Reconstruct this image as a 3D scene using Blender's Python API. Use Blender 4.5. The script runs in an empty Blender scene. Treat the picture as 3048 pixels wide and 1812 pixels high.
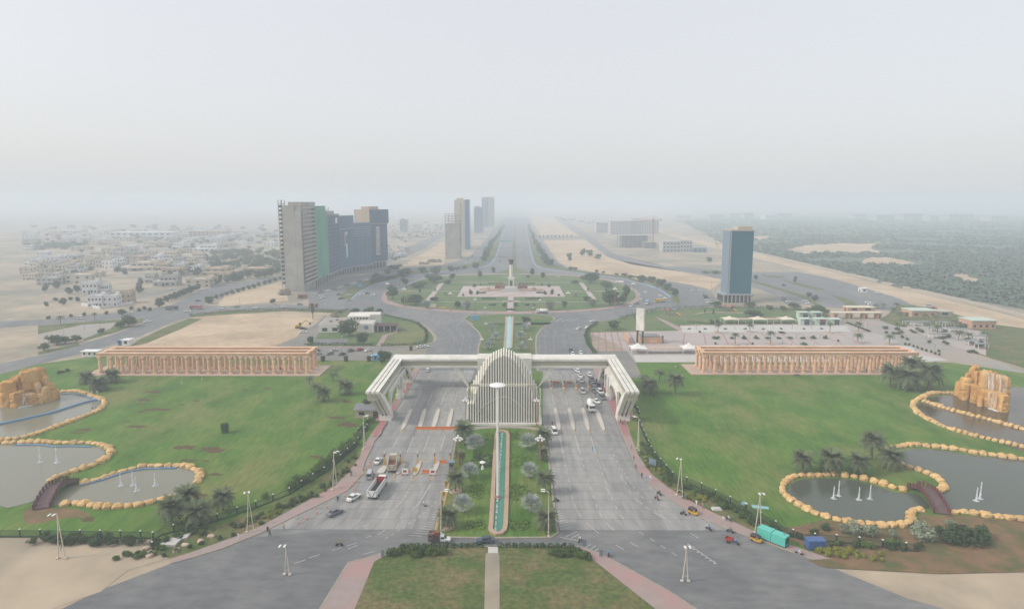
import bpy, bmesh, math, random
from mathutils import Vector, Matrix
rad = math.radians
SC = bpy.context.scene
COL = SC.collection

# ---------------------------------------------------------------- camera
PW, PH = 3048.0, 1812.0            # photograph size
FOC, CX, CY = 1880.0, 1524.0, 869.0
VPX, HZ = 1533.0, 602.0            # vanishing point of the avenue, horizon row
CAMH = 78.0
PITCH = math.atan((CY - HZ) / FOC)
YAW = math.atan((VPX - CX) * math.cos(PITCH) / FOC)
cam = bpy.data.cameras.new('camera'); cam_o = bpy.data.objects.new('camera', cam); COL.objects.link(cam_o)
cam.sensor_width = 36.0; cam.sensor_fit = 'HORIZONTAL'
cam.lens = FOC / PW * 36.0
cam.shift_y = -(PH / 2 - CY) / PW
cam.clip_start = 1.0; cam.clip_end = 40000.0
cam_o.location = (0, 0, CAMH)
cam_o.rotation_euler = (math.pi / 2 - PITCH, 0, YAW)
SC.camera = cam_o

# ---------------------------------------------------------------- sky and sun
SUN_EL, SUN_AZ = 38.0, -102.0       # azimuth from +Y, negative = left of the avenue
w = bpy.data.worlds.new('World'); SC.world = w; w.use_nodes = True
nt = w.node_tree; nt.nodes.clear()
out = nt.nodes.new('ShaderNodeOutputWorld'); bg = nt.nodes.new('ShaderNodeBackground')
sky = nt.nodes.new('ShaderNodeTexSky'); sky.sky_type = 'NISHITA'; sky.sun_disc = False
sky.sun_elevation = rad(SUN_EL); sky.sun_rotation = rad(SUN_AZ)
sky.air_density = 1.0; sky.dust_density = 5.0; sky.ozone_density = 1.5; sky.altitude = 20
hs = nt.nodes.new('ShaderNodeHueSaturation'); hs.inputs['Saturation'].default_value = 0.85
mx = nt.nodes.new('ShaderNodeMix'); mx.data_type = 'RGBA'
mx.inputs[0].default_value = 0.58                      # thin even cloud veil over the clear sky
mx.inputs[7].default_value = (9.0, 9.02, 9.1, 1)
nt.links.new(sky.outputs[0], hs.inputs['Color']); nt.links.new(hs.outputs[0], mx.inputs[6])
nt.links.new(mx.outputs[2], bg.inputs[0]); bg.inputs[1].default_value = 0.115
nt.links.new(bg.outputs[0], out.inputs[0])
sl = bpy.data.lights.new('sun', 'SUN'); sl.energy = 2.0; sl.angle = rad(8); sl.color = (1.0, 0.94, 0.85)
so = bpy.data.objects.new('sun', sl); COL.objects.link(so)
so.rotation_euler = (rad(90 - SUN_EL), 0, rad(-SUN_AZ + 180))
SC.view_settings.view_transform = 'Standard'; SC.view_settings.look = 'None'
SC.view_settings.exposure = 0.12; SC.view_settings.gamma = 1.0
SC.view_settings.use_curve_mapping = False
SC.render.engine = 'CYCLES'
SC.cycles.use_denoising = True
SC.cycles.max_bounces = 6; SC.cycles.diffuse_bounces = 2; SC.cycles.glossy_bounces = 2
SC.cycles.transmission_bounces = 3; SC.cycles.transparent_max_bounces = 6; SC.cycles.volume_bounces = 3
SC.cycles.caustics_reflective = False; SC.cycles.caustics_refractive = False

# ---------------------------------------------------------------- pixel -> ground
_rot = cam_o.rotation_euler.to_matrix()
def G(x, y, z=0.0):
    d = _rot @ Vector(((x - CX) / FOC, -(y - CY) / FOC, -1.0))
    t = (z - CAMH) / d.z
    return Vector((d.x * t, d.y * t, z))
def ppm(y, z=0.0):                  # photograph pixels per metre across, at that ground row
    return (y - HZ) / (CAMH - z) / math.cos(PITCH)
ZOOM = {'f': (0, 0, .81898), 'A': (1060, 960, 2.774), 'B': (100, 1000, 2.497), 'C': (100, 1280, 2.497),
        'D': (1000, 1260, 2.628), 'E': (1900, 1260, 2.401), 'F': (1850, 880, 2.291), 'G': (100, 560, 2.27),
        'H': (1100, 560, 2.903), 'I': (1850, 600, 2.291), 'J': (1370, 1020, 4.946), 'K': (1060, 1020, 5.3),
        'L': (1560, 1020, 5.3), 'M': (280, 1020, 3.672), 'N': (2030, 1020, 3.329), 'O': (820, 580, 4.639),
        'Q': (1120, 780, 3.121), 'R': (100, 1080, 3.71), 'S': (2600, 1050, 4.947), 'T': (1080, 1400, 5.707),
        'U': (1600, 1400, 4.994), 'V': (2050, 880, 5.549), 'W': (2450, 850, 5.096), 'X': (900, 880, 4.994),
        'Y': (110, 700, 4.947), 's': (0, 0, 1.0)}
def S(k, x, y):                     # note taken in an enlarged view -> photograph pixel
    a, b, s = ZOOM[k]; return (a + x / s, b + y / s)
def P(k, x, y, z=0.0): return G(*S(k, x, y), z)
def PS(spec, z=0.0):
    """'A 10,20 30,40 B 5,6' -> list of ground points"""
    k = None; r = []
    for t in spec.split():
        if len(t) == 1: k = t
        else:
            x, y = t.split(','); r.append(P(k, float(x), float(y), z))
    return r
def height(k, xb, yb, xt, yt):      # height of an upright thing from its base and top pixel
    b = S(k, xb, yb)[1]; t = S(k, xt, yt)[1]
    return CAMH * (1 - (t - HZ) / (b - HZ))

# ---------------------------------------------------------------- materials
MATS = {}
def _new(name):
    m = bpy.data.materials.new(name); m.use_nodes = True
    b = m.node_tree.nodes['Principled BSDF']; MATS[name] = m
    return m, m.node_tree, b
def lin(c): return tuple(((v / 12.92) if v <= .04045 else ((v + .055) / 1.055) ** 2.4) for v in c)
def pm(name, c1, c2=None, scale=1.0, rough=.8, bump=0.0, detail=4.0, c3=None, scale3=.05, world=True, rnd=0.0, spec=.3, metal=0.0, stretch=None, w3=(.45, .62), bscale=None, fine=None):
    m, t, b = _new(name)
    b.inputs['Roughness'].default_value = rough; b.inputs['Metallic'].default_value = metal
    b.inputs['Specular IOR Level'].default_value = spec
    if c2 is None: c2 = tuple(v * .85 for v in c1)
    n = t.nodes; L = t.links
    if world:
        g = n.new('ShaderNodeNewGeometry'); vec = g.outputs['Position']
    else:
        g = n.new('ShaderNodeTexCoord'); vec = g.outputs['Object']
    if stretch:
        mp = n.new('ShaderNodeMapping'); mp.inputs['Scale'].default_value = stretch[:3]
        if len(stretch) > 3: mp.inputs['Rotation'].default_value = (0, 0, rad(stretch[3]))
        L.new(vec, mp.inputs['Vector']); vec = mp.outputs[0]
    nz = n.new('ShaderNodeTexNoise'); nz.inputs['Scale'].default_value = scale; nz.inputs['Detail'].default_value = detail
    nz.inputs['Roughness'].default_value = .62
    L.new(vec, nz.inputs['Vector'])
    cr = n.new('ShaderNodeValToRGB'); cr.color_ramp.elements[0].position = .32; cr.color_ramp.elements[1].position = .68
    cr.color_ramp.elements[0].color = (*c1, 1); cr.color_ramp.elements[1].color = (*c2, 1)
    L.new(nz.outputs[0], cr.inputs[0]); col = cr.outputs[0]
    if c3:
        n3 = n.new('ShaderNodeTexNoise'); n3.inputs['Scale'].default_value = scale3; n3.inputs['Detail'].default_value = 6
        n3.inputs['Roughness'].default_value = .65
        L.new(vec, n3.inputs['Vector'])
        r3 = n.new('ShaderNodeMapRange'); r3.inputs[1].default_value = w3[0]; r3.inputs[2].default_value = w3[1]
        L.new(n3.outputs[0], r3.inputs[0])
        m3 = n.new('ShaderNodeMix'); m3.data_type = 'RGBA'; L.new(r3.outputs[0], m3.inputs[0])
        L.new(col, m3.inputs[6]); m3.inputs[7].default_value = (*c3, 1); col = m3.outputs[2]
    if fine:                        # close-range mottling: (scale, amount, mapping scale, rotation)
        mp2 = n.new('ShaderNodeMapping'); mp2.inputs['Scale'].default_value = fine[2]; mp2.inputs['Rotation'].default_value = (0, 0, rad(fine[3]))
        g2 = n.new('ShaderNodeNewGeometry'); L.new(g2.outputs['Position'], mp2.inputs['Vector'])
        n4 = n.new('ShaderNodeTexNoise'); n4.inputs['Scale'].default_value = fine[0]; n4.inputs['Detail'].default_value = 5; L.new(mp2.outputs[0], n4.inputs['Vector'])
        r4 = n.new('ShaderNodeMapRange'); r4.inputs[1].default_value = .3; r4.inputs[2].default_value = .7; r4.inputs[3].default_value = 1 - fine[1]; r4.inputs[4].default_value = 1 + fine[1]
        L.new(n4.outputs[0], r4.inputs[0]); h4 = n.new('ShaderNodeHueSaturation'); L.new(r4.outputs[0], h4.inputs['Value']); L.new(col, h4.inputs['Color']); col = h4.outputs[0]
    if rnd:
        oi = n.new('ShaderNodeObjectInfo'); h = n.new('ShaderNodeHueSaturation')
        mr = n.new('ShaderNodeMapRange'); mr.inputs[3].default_value = 1 - rnd; mr.inputs[4].default_value = 1 + rnd
        L.new(oi.outputs['Random'], mr.inputs[0]); L.new(mr.outputs[0], h.inputs['Value'])
        L.new(col, h.inputs['Color']); col = h.outputs[0]
    L.new(col, b.inputs['Base Color'])
    if bump:
        bm_ = n.new('ShaderNodeBump'); bm_.inputs['Strength'].default_value = bump; bm_.inputs['Distance'].default_value = .1
        src = nz.outputs[0]
        if bscale:
            nb = n.new('ShaderNodeTexNoise'); nb.inputs['Scale'].default_value = bscale; nb.inputs['Detail'].default_value = 5
            L.new(vec, nb.inputs['Vector']); src = nb.outputs[0]
        L.new(src, bm_.inputs['Height']); L.new(bm_.outputs[0], b.inputs['Normal'])
    return m
def flat(name, c, rough=.6, metal=0.0, spec=.4, emit=0):
    m, t, b = _new(name); b.inputs['Base Color'].default_value = (*c, 1)
    b.inputs['Roughness'].default_value = rough; b.inputs['Metallic'].default_value = metal
    b.inputs['Specular IOR Level'].default_value = spec
    if emit:
        b.inputs['Emission Color'].default_value = (*c, 1); b.inputs['Emission Strength'].default_value = emit
    return m

# ---------------------------------------------------------------- mesh helpers
class MB:
    def __init__(s): s.v = []; s.f = []; s.mi = []; s.m = 0; s.sm = []; s.smooth = False
    def _a(s, vs, fs):
        o = len(s.v); s.v += [tuple(p) for p in vs]
        for f in fs: s.f.append(tuple(i + o for i in f)); s.mi.append(s.m); s.sm.append(s.smooth)
    def box(s, c, d, rz=0.0, tz=None, top=(1, 1), off=(0, 0)):
        hx, hy, hz = d[0] / 2, d[1] / 2, d[2] / 2; vs = []
        ca, sa = math.cos(rz), math.sin(rz)
        for z in (-1, 1):
            tx, ty = top if z > 0 else (1, 1); ox, oy = off if z > 0 else (0, 0)
            for x, y in ((-1, -1), (1, -1), (1, 1), (-1, 1)):
                X, Y = x * hx * tx + ox, y * hy * ty + oy
                vs.append((c[0] + X * ca - Y * sa, c[1] + X * sa + Y * ca, c[2] + z * hz))
        s._a(vs, [(3, 2, 1, 0), (4, 5, 6, 7), (0, 1, 5, 4), (1, 2, 6, 5), (2, 3, 7, 6), (3, 0, 4, 7)]); return s
    def b2(s, x0, x1, y0, y1, z0, z1):
        return s.box(((x0 + x1) / 2, (y0 + y1) / 2, (z0 + z1) / 2), (x1 - x0, y1 - y0, z1 - z0))
    def tube(s, p0, p1, r0, r1=None, n=6, cap=True):
        r1 = r0 if r1 is None else r1; p0 = Vector(p0); p1 = Vector(p1); d = (p1 - p0)
        if d.length < 1e-6: return s
        d.normalize(); a = d.orthogonal().normalized(); b = d.cross(a); vs = []
        for p, r in ((p0, r0), (p1, r1)):
            for i in range(n):
                t = 2 * math.pi * i / n; vs.append(p + a * math.cos(t) * r + b * math.sin(t) * r)
        fs = [(i, (i + 1) % n, n + (i + 1) % n, n + i) for i in range(n)]
        if cap: fs += [tuple(range(n - 1, -1, -1)), tuple(range(n, 2 * n))]
        s._a(vs, fs); return s
    def path(s, pts, r, n=6):
        for i in range(len(pts) - 1):
            ra = r[i] if isinstance(r, (list, tuple)) else r; rb = r[i + 1] if isinstance(r, (list, tuple)) else r
            s.tube(pts[i], pts[i + 1], ra, rb, n)
        return s
    def lathe(s, prof, n=10, c=(0, 0, 0), sx=1, sy=1):
        vs = []; k = len(prof)
        for r, z in prof:
            for i in range(n):
                t = 2 * math.pi * i / n; vs.append((c[0] + r * sx * math.cos(t), c[1] + r * sy * math.sin(t), c[2] + z))
        fs = []
        for j in range(k - 1):
            for i in range(n): fs.append((j * n + i, j * n + (i + 1) % n, (j + 1) * n + (i + 1) % n, (j + 1) * n + i))
        fs += [tuple(range(n - 1, -1, -1)), tuple(range((k - 1) * n, k * n))]
        s._a(vs, fs); return s
    def prism(s, poly, z0, z1):
        n = len(poly); a = sum(poly[i][0] * poly[(i + 1) % n][1] - poly[(i + 1) % n][0] * poly[i][1] for i in range(n))
        if a < 0: poly = poly[::-1]
        vs = [(p[0], p[1], z0) for p in poly] + [(p[0], p[1], z1) for p in poly]
        s._a(vs, [tuple(range(n - 1, -1, -1)), tuple(range(n, 2 * n))] + [(i, (i + 1) % n, n + (i + 1) % n, n + i) for i in range(n)]); return s
    def extr(s, poly, axis, a0, a1):
        """poly in the two other axes, extruded along axis ('x' -> (y,z), 'y' -> (x,z))"""
        n = len(poly)
        mk = (lambda p, a: (a, p[0], p[1])) if axis == 'x' else (lambda p, a: (p[0], a, p[1]))
        vs = [mk(p, a0) for p in poly] + [mk(p, a1) for p in poly]
        s._a(vs, [tuple(range(n - 1, -1, -1)), tuple(range(n, 2 * n))] + [(i, (i + 1) % n, n + (i + 1) % n, n + i) for i in range(n)]); return s
    def face(s, vs): s._a(vs, [tuple(range(len(vs)))]); return s
    def mesh(s, name, mats, fix=True):
        me = bpy.data.meshes.new(name); me.from_pydata(s.v, [], s.f)
        for m in (mats if isinstance(mats, (list, tuple)) else [mats]): me.materials.append(MATS[m] if isinstance(m, str) else m)
        if len(set(s.mi)) > 1: me.polygons.foreach_set('material_index', s.mi)
        if any(s.sm): me.polygons.foreach_set('use_smooth', s.sm)
        if fix:
            b = bmesh.new(); b.from_mesh(me); bmesh.ops.recalc_face_normals(b, faces=b.faces); b.to_mesh(me); b.free()
        me.update(); return me
    def build(s, name, mats, parent=None, loc=(0, 0, 0), rz=0.0, fix=True):
        return link(name, s.mesh(name, mats, fix), parent, loc, rz)
def link(name, me, parent=None, loc=(0, 0, 0), rz=0.0, sc=None):
    o = bpy.data.objects.new(name, me); COL.objects.link(o); o.location = loc; o.rotation_euler = (0, 0, rz)
    if sc is not None: o.scale = sc if isinstance(sc, (tuple, list)) else (sc, sc, sc)
    if parent: o.parent = parent
    return o
def tag(o, label, cat, group=None, kind=None):
    o['label'] = label; o['category'] = cat
    if group: o['group'] = group
    if kind: o['kind'] = kind
    return o
def thing(name, label, cat, loc=(0, 0, 0), rz=0.0, group=None, sc=None):
    o = link(name, None, None, loc, rz, sc); o.empty_display_size = .5
    return tag(o, label, cat, group)
def place(proto, loc, rz=0.0, label=None, group=None, sc=None, mats=None):
    """proto = (name, category, [(part name, mesh, matrix or None, [subparts])]); meshes are shared"""
    name, cat, parts = proto
    if len(parts) == 1 and not parts[0][3] and parts[0][0] == name:
        o = link(name, parts[0][1], None, loc, rz, sc); tag(o, label, cat, group); _mats(o, mats); return o
    r = thing(name, label, cat, loc, rz, group, sc)
    for pn, me, mtx, subs in parts:
        o = link(pn, me, r)
        if mtx is not None: o.matrix_local = mtx
        _mats(o, mats)
        for sn, sme, smtx in subs:
            q = link(sn, sme, o)
            if smtx is not None: q.matrix_local = smtx
            _mats(q, mats)
    return r
def _mats(o, mats):
    if not mats: return
    for i, m in enumerate(o.data.materials):
        if m.name in mats:
            o.material_slots[i].link = 'OBJECT'; o.material_slots[i].material = MATS[mats[m.name]]
def T(x, y, z, rz=0.0, s=1.0): return Matrix.Translation((x, y, z)) @ Matrix.Rotation(rz, 4, 'Z') @ Matrix.Scale(s, 4)
def struct(name, mb, mats, parent=None, fix=True):
    o = mb.build(name, mats, parent, fix=fix)
    if not parent: o['kind'] = 'structure'
    return o
def smooth(pts, n=4, closed=False):
    """Catmull-Rom through points"""
    r = []; k = len(pts); rng = range(k) if closed else range(k - 1)
    for i in rng:
        p0 = pts[(i - 1) % k] if closed or i > 0 else pts[i]; p1 = pts[i]; p2 = pts[(i + 1) % k]
        p3 = pts[(i + 2) % k] if closed or i + 2 < k else p2
        for j in range(n):
            t = j / n
            r.append(.5 * ((2 * p1) + (p2 - p0) * t + (2 * p0 - 5 * p1 + 4 * p2 - p3) * t * t + (3 * p1 - p0 - 3 * p2 + p3) * t ** 3))
    if not closed: r.append(pts[-1])
    return r
def sheet(name, spec, z, mat, sm=0, thick=None):
    pts = PS(spec, 0.0) if isinstance(spec, str) else spec
    if sm: pts = smooth(pts, sm, True)
    b = MB()
    if thick: b.prism([(p.x, p.y) for p in pts], z - thick, z)
    else: b.face([(p.x, p.y, z) for p in pts])
    return struct(name, b, mat)
def strip_pts(pts, w):
    """left/right offset lines of a polyline (w = half width)"""
    l = []; r = []
    for i, p in enumerate(pts):
        a = pts[max(i - 1, 0)]; c = pts[min(i + 1, len(pts) - 1)]
        d = Vector((c.x - a.x, c.y - a.y, 0)).normalized(); nrm = Vector((-d.y, d.x, 0))
        ww = w[i] if isinstance(w, (list, tuple)) else w
        l.append(p + nrm * ww); r.append(p - nrm * ww)
    return l, r
def band(mb, pts, w, z0, z1=None):
    """ribbon along a polyline; with z1 a solid kerb from z0 to z1"""
    l, r = strip_pts(pts, w)
    for i in range(len(pts) - 1):
        q = [l[i], r[i], r[i + 1], l[i + 1]]
        if z1 is None: mb.face([(p.x, p.y, z0) for p in q])
        else: mb.prism([(p.x, p.y) for p in q], z0, z1)
    return mb
def resample(pts, step):
    r = [pts[0].copy()]; acc = 0.0
    for i in range(len(pts) - 1):
        a = pts[i]; b = pts[i + 1]; L = (b - a).length
        if L < 1e-6: continue
        d = step - acc
        while d <= L:
            r.append(a + (b - a) * (d / L)); d += step
        acc = L - (d - step)
    return r
def dash(mb, pts, w, z, on, off):
    r = resample(pts, .5); n = 0; k1 = max(1, int(on / .5)); k = int((on + off) / .5)
    while n + k1 < len(r):
        band(mb, [r[n], r[n + k1]] if on < 4 else r[n:n + k1 + 1:2] , w, z); n += k
    return mb
# ---------------------------------------------------------------- palette
pm('sand', (.44, .36, .265), (.37, .30, .215), .02, .95, c3=(.225, .21, .165), scale3=.012, w3=(.40, .58), fine=(.1, .12, (1, 1, 1), 0), bump=.15, bscale=.6)
pm('pale_sand', (.54, .42, .295), (.47, .36, .245), .05, .95, c3=(.38, .285, .19), scale3=.02, bump=.2, bscale=.8, fine=(.25, .1, (1, 1, 1), 0))
pm('earth', (.17, .10, .055), (.22, .14, .07), .25, .95, c3=(.09, .10, .035), scale3=.12, bump=.5, bscale=1.5)
pm('lawn_grass', (.050, .124, .012), (.105, .198, .023), .09, .9, c3=(.16, .175, .05), scale3=.045, bump=.5, bscale=3.0, detail=8, w3=(.47, .66), stretch=(1, .55, 1, 12), fine=(.9, .22, (1.6, .22, 1), 32))
pm('verge_grass', (.06, .105, .022), (.10, .125, .035), .3, .9, c3=(.16, .135, .06), scale3=.1, bump=.5, bscale=3.0, fine=(1.0, .3, (1, 1, 1), 0))
pm('park_grass', (.065, .13, .030), (.10, .155, .045), .06, .9, c3=(.13, .15, .06), scale3=.03, bump=.4, bscale=2.0, fine=(.5, .2, (1, 1, 1), 0))
pm('dry_grass', (.14, .16, .055), (.18, .18, .075), .1, .9, c3=(.10, .13, .045), scale3=.05, bump=.4, bscale=2.0)
pm('dead_grass', (.075, .045, .022), (.12, .085, .035), .8, .95, bump=.6, detail=8)
pm('concrete_road', (.315, .31, .295), (.27, .265, .255), .12, .85, c3=(.19, .19, .19), scale3=.10, rnd=.06, bump=.1, bscale=4.0, stretch=(1, .03, 1), w3=(.46, .66), fine=(.6, .12, (1, .25, 1), 0))
pm('joint', (.10, .10, .10), None, 1, .9)
pm('asphalt', (.145, .150, .158), (.178, .182, .187), .06, .9, c3=(.205, .205, .20), scale3=.02, bump=.1, bscale=5.0, stretch=(1, .3, 1), fine=(.35, .14, (1, .3, 1), 0))
pm('dark_asphalt', (.128, .132, .138), (.155, .158, .162), .1, .9, c3=(.19, .19, .187), scale3=.04, bump=.1, bscale=5.0, fine=(.5, .15, (.35, 1, 1), 25))
pm('old_asphalt', (.21, .205, .195), (.17, .17, .168), .05, .9, c3=(.25, .225, .19), scale3=.03)
pm('tyre_dark', (.125, .125, .125), (.165, .165, .165), .2, .85, stretch=(1, .2, 1))
pm('red_paver', (.40, .16, .16), (.33, .14, .14), .6, .85, c3=(.30, .21, .19), scale3=.1)
pm('pink_paver', (.34, .27, .25), (.29, .235, .22), .5, .85, c3=(.37, .23, .215), scale3=.07)
pm('kerb_stone', (.36, .31, .25), (.27, .24, .20), .7, .85)
pm('blue_kerb', (.20, .33, .50), (.30, .38, .48), .3, .7)
pm('yellow_paint', (.50, .34, .14), (.38, .29, .18), 1.2, .8)
pm('white_paint', (.56, .56, .54), (.36, .36, .36), 1.5, .8)
pm('hardstand', (.33, .31, .29), (.28, .265, .25), .1, .9, c3=(.36, .30, .25), scale3=.03)
pm('gate_white', (.76, .74, .68), (.70, .68, .62), .15, .6, c3=(.60, .58, .52), scale3=.12)
pm('gate_panel', (.43, .40, .31), (.38, .355, .28), .2, .7)
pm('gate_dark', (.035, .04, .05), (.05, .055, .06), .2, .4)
pm('fin_stone', (.80, .77, .69), (.71, .68, .60), .25, .6, rnd=.03)
pm('sandstone', (.72, .46, .295), (.64, .395, .245), .5, .8, c3=(.76, .53, .36), scale3=.3, rnd=.05, world=False)
pm('sandstone_roof', (.69, .43, .275), (.61, .37, .23), .3, .8, c3=(.74, .50, .34), scale3=.1)
pm('platform_stone', (.50, .38, .30), (.44, .335, .265), .3, .85)
pm('rock', (.62, .40, .17), (.48, .29, .105), .9, .85, bump=.8, c3=(.70, .50, .26), scale3=.6, rnd=.12, world=False, detail=8)
pm('cliff', (.56, .31, .09), (.40, .20, .055), .35, .85, bump=1.0, c3=(.66, .42, .17), scale3=.25, rnd=.10, detail=8, stretch=(1, 1, .35))
pm('dark_wood', (.075, .035, .035), (.11, .055, .05), .8, .7)
pm('deck_wood', (.16, .10, .10), (.12, .075, .075), .8, .8)
pm('pool_liner', (.12, .23, .38), (.16, .28, .42), .5, .5)
pm('terracotta_edge', (.46, .32, .23), (.38, .265, .19), .6, .8)
pm('metal_cream', (.60, .55, .45), (.55, .50, .42), 1, .4)
pm('metal_grey', (.22, .23, .24), (.18, .19, .20), 1, .45)
pm('metal_dark', (.035, .04, .04), (.05, .055, .055), 1, .5)
pm('lamp_bronze', (.36, .21, .08), (.28, .16, .06), 1, .45)
pm('lamp_white', (.80, .80, .78), (.74, .74, .72), 1, .4)
pm('fence_dark', (.03, .05, .04), (.045, .07, .055), 1, .6)
def leafmat(n, a, b, rnd=.18):
    return pm(n, a, b, 1.3, .7, rnd=rnd, world=False, detail=2, spec=.2)
leafmat('leaf_dark', (.030, .062, .022), (.065, .11, .036))
leafmat('leaf_mid', (.055, .105, .022), (.11, .17, .036))
leafmat('leaf_olive', (.060, .085, .040), (.10, .125, .060))
leafmat('leaf_yellow', (.26, .25, .03), (.15, .19, .03))
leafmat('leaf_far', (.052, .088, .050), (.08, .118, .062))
leafmat('leaf_palm', (.085, .115, .060), (.14, .165, .085))
leafmat('leaf_silver', (.22, .26, .25), (.33, .36, .34))
leafmat('leaf_scrub', (.085, .135, .095), (.105, .155, .105))
leafmat('leaf_bed', (.085, .165, .022), (.15, .25, .04))
leafmat('leaf_sage', (.17, .21, .14), (.25, .28, .19))
pm('bark', (.16, .12, .085), (.10, .075, .055), 3, .9, world=False)
pm('palm_bark', (.25, .20, .15), (.16, .125, .095), 3, .9, world=False)
def water(name, c, rough, bscale, bstr):
    m, t, b = _new(name); b.inputs['Base Color'].default_value = (*c, 1); b.inputs['Roughness'].default_value = rough
    b.inputs['Specular IOR Level'].default_value = .5; b.inputs['IOR'].default_value = 1.33
    g = t.nodes.new('ShaderNodeNewGeometry'); nz = t.nodes.new('ShaderNodeTexNoise'); nz.inputs['Scale'].default_value = bscale
    nz.inputs['Detail'].default_value = 3; t.links.new(g.outputs['Position'], nz.inputs['Vector'])
    bp = t.nodes.new('ShaderNodeBump'); bp.inputs['Strength'].default_value = bstr; bp.inputs['Distance'].default_value = .1
    t.links.new(nz.outputs[0], bp.inputs['Height']); t.links.new(bp.outputs[0], b.inputs['Normal'])
water('pond_water', (.20, .195, .145), .08, 1.6, .35)
water('pond_water_green', (.075, .09, .066), .07, 1.6, .35)
water('pond_water_brown', (.085, .07, .042), .08, 1.6, .3)
water('fountain_water', (.06, .22, .15), .1, 2.0, .3)
water('canal_water', (.30, .50, .50), .15, 2.0, .2)
def veil(name, c1, c2, sc, stz, lo, hi):
    m = pm(name, c1, c2, sc, .4, stretch=(1, 1, stz), detail=6); t = m.node_tree; b = t.nodes['Principled BSDF']
    r = t.nodes.new('ShaderNodeMapRange'); r.inputs[1].default_value = .38; r.inputs[2].default_value = .62; r.inputs[3].default_value = lo; r.inputs[4].default_value = hi
    t.links.new([n for n in t.nodes if n.type == 'TEX_NOISE'][0].outputs[0], r.inputs[0]); t.links.new(r.outputs[0], b.inputs['Alpha'])
veil('foam', (.85, .87, .90), (.75, .79, .84), 2.5, .6, .35, .9)
veil('falling_water', (.55, .38, .24), (.80, .76, .70), 1.6, .10, .05, .75)
flat('falls', (.62, .52, .42), .35)
flat('glass_dark', (.02, .025, .03), .12, 0, .6)
flat('rubber', (.02, .02, .02), .8)

# ---------------------------------------------------------------- ground
ZG = 0.0
b = MB()
GR = 9000
rings = [0, 150, 400, 900, 2000, 4500, GR]; ns = 32
vs = [(0, 300, 0)]; fs = []
for r in rings[1:]:
    for i in range(ns): t = 2 * math.pi * i / ns; vs.append((r * math.cos(t), 300 + r * math.sin(t), 0))
for i in range(ns): fs.append((0, 1 + i, 1 + (i + 1) % ns))
for k in range(len(rings) - 2):
    for i in range(ns):
        a = 1 + k * ns + i; c = 1 + k * ns + (i + 1) % ns; fs.append((a, a + ns, c + ns, c))
b._a(vs, fs); struct('ground', b, 'sand')
# ---------------------------------------------------------------- roads, lawns, pavements
L_KERB = 'C 1020,990 1150,955 1400,880 1700,760 1900,660 2150,540 2330,450 2440,330 D 215,320 300,140 400,0 K 370,1484 500,1215 600,1080 735,890 885,630 995,430 s 1268,1068'
L_OUT = 'C 1020,955 1200,900 1480,800 1700,710 2000,545 2230,420 2330,330 2430,190 D 200,200 335,0 K 250,1484 380,1240 480,1100 620,890 750,625 905,430 s 1250,1068'
R_KERB = 's 1768,1068 L 1100,440 1175,640 1310,900 1410,1150 1460,1250 1560,1484 U 1490,0 1600,150 1700,240 1900,390 2160,545 2497,735 E 600,740 900,850 1100,920 1250,975'
R_OUT = 's 1788,1068 L 1200,440 1300,640 1400,900 1560,1180 1640,1320 1690,1484 E 0,230 90,360 200,450 320,530 560,650 800,760 900,800 1060,860 1250,925 1380,970'
def rev(pts): return pts[::-1]
road = (PS('s 0,1900 300,1755') + PS(L_KERB) + PS('X 1850,740 1970,680 1980,610 1900,510 1740,410 1590,365 1225,280 '
    'G 2100,825 1700,815 1300,825 1060,860 1050,870 880,930 700,1010 480,1075 330,1115 30,1190 s -100,1140 -100,1105 '
    'G 30,1130 300,1060 560,980 750,905 735,875 620,880 300,905 30,925 s -100,985 -100,960 '
    'G 30,890 300,868 640,835 900,800 1000,760 1120,690 1300,650 1500,620 1690,588 1690,612 1400,680 1230,740 1150,790 1300,800 1700,785 1860,795 '
    'O 460,1440 420,1310 720,1190 1300,1095 1560,1062 1660,1040 H 250,700 640,665 850,600 1000,450 1100,330 1150,250 1380,250 1450,420 1640,650 1720,690 2000,742 2300,790 2497,850 '
    'I 150,520 330,545 480,570 600,610 650,660 620,690 F 600,75 250,95 0,160 H 2200,1115 2050,1161 A 1990,0 1900,50 1880,100 1900,180 1960,262')
    + PS(R_KERB) + PS('s 2700,1780 3060,1880'))
sheet('road', road, .04, 'asphalt')
sheet('junction_road', PS('s 0,1900 300,1755 C 1020,990 1400,880 1600,800 D 0,832 2497,832 E 600,740 900,850 1100,920 1250,975 s 2700,1780 3060,1880'), .05, 'dark_asphalt')
# street past the car park, left of the gate
sheet('car_park', PS('X 1860,742 1230,752 40,748 40,700 190,630 300,520 420,320 330,300 200,420 -180,640 -420,760 B 2090,178 2497,180 X 1210,955 1260,870 1480,810 1900,800'), .045, 'old_asphalt')
# far roads
sheet('far_avenue', PS('G 1690,588 2390,470 2400,440 H 160,585 420,470 560,410 640,370 660,400 480,520 300,600 150,650 G 2400,560 1690,625'), .03, 'asphalt')
sheet('right_avenue', PS('H 1560,240 1640,240 1890,400 2100,560 2300,625 2497,665 I 0,370 100,402 300,440 700,465 890,480 1200,480 1400,518 1700,598 1900,668 2060,738 2200,792 s 3200,1040 3200,1075 I 2050,800 1800,740 1560,730 1390,722 1330,702 1120,702 1050,640 880,572 700,532 420,478 150,437 0,402 H 2497,700 2250,655 2060,595 1860,440'), .03, 'asphalt')
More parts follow.
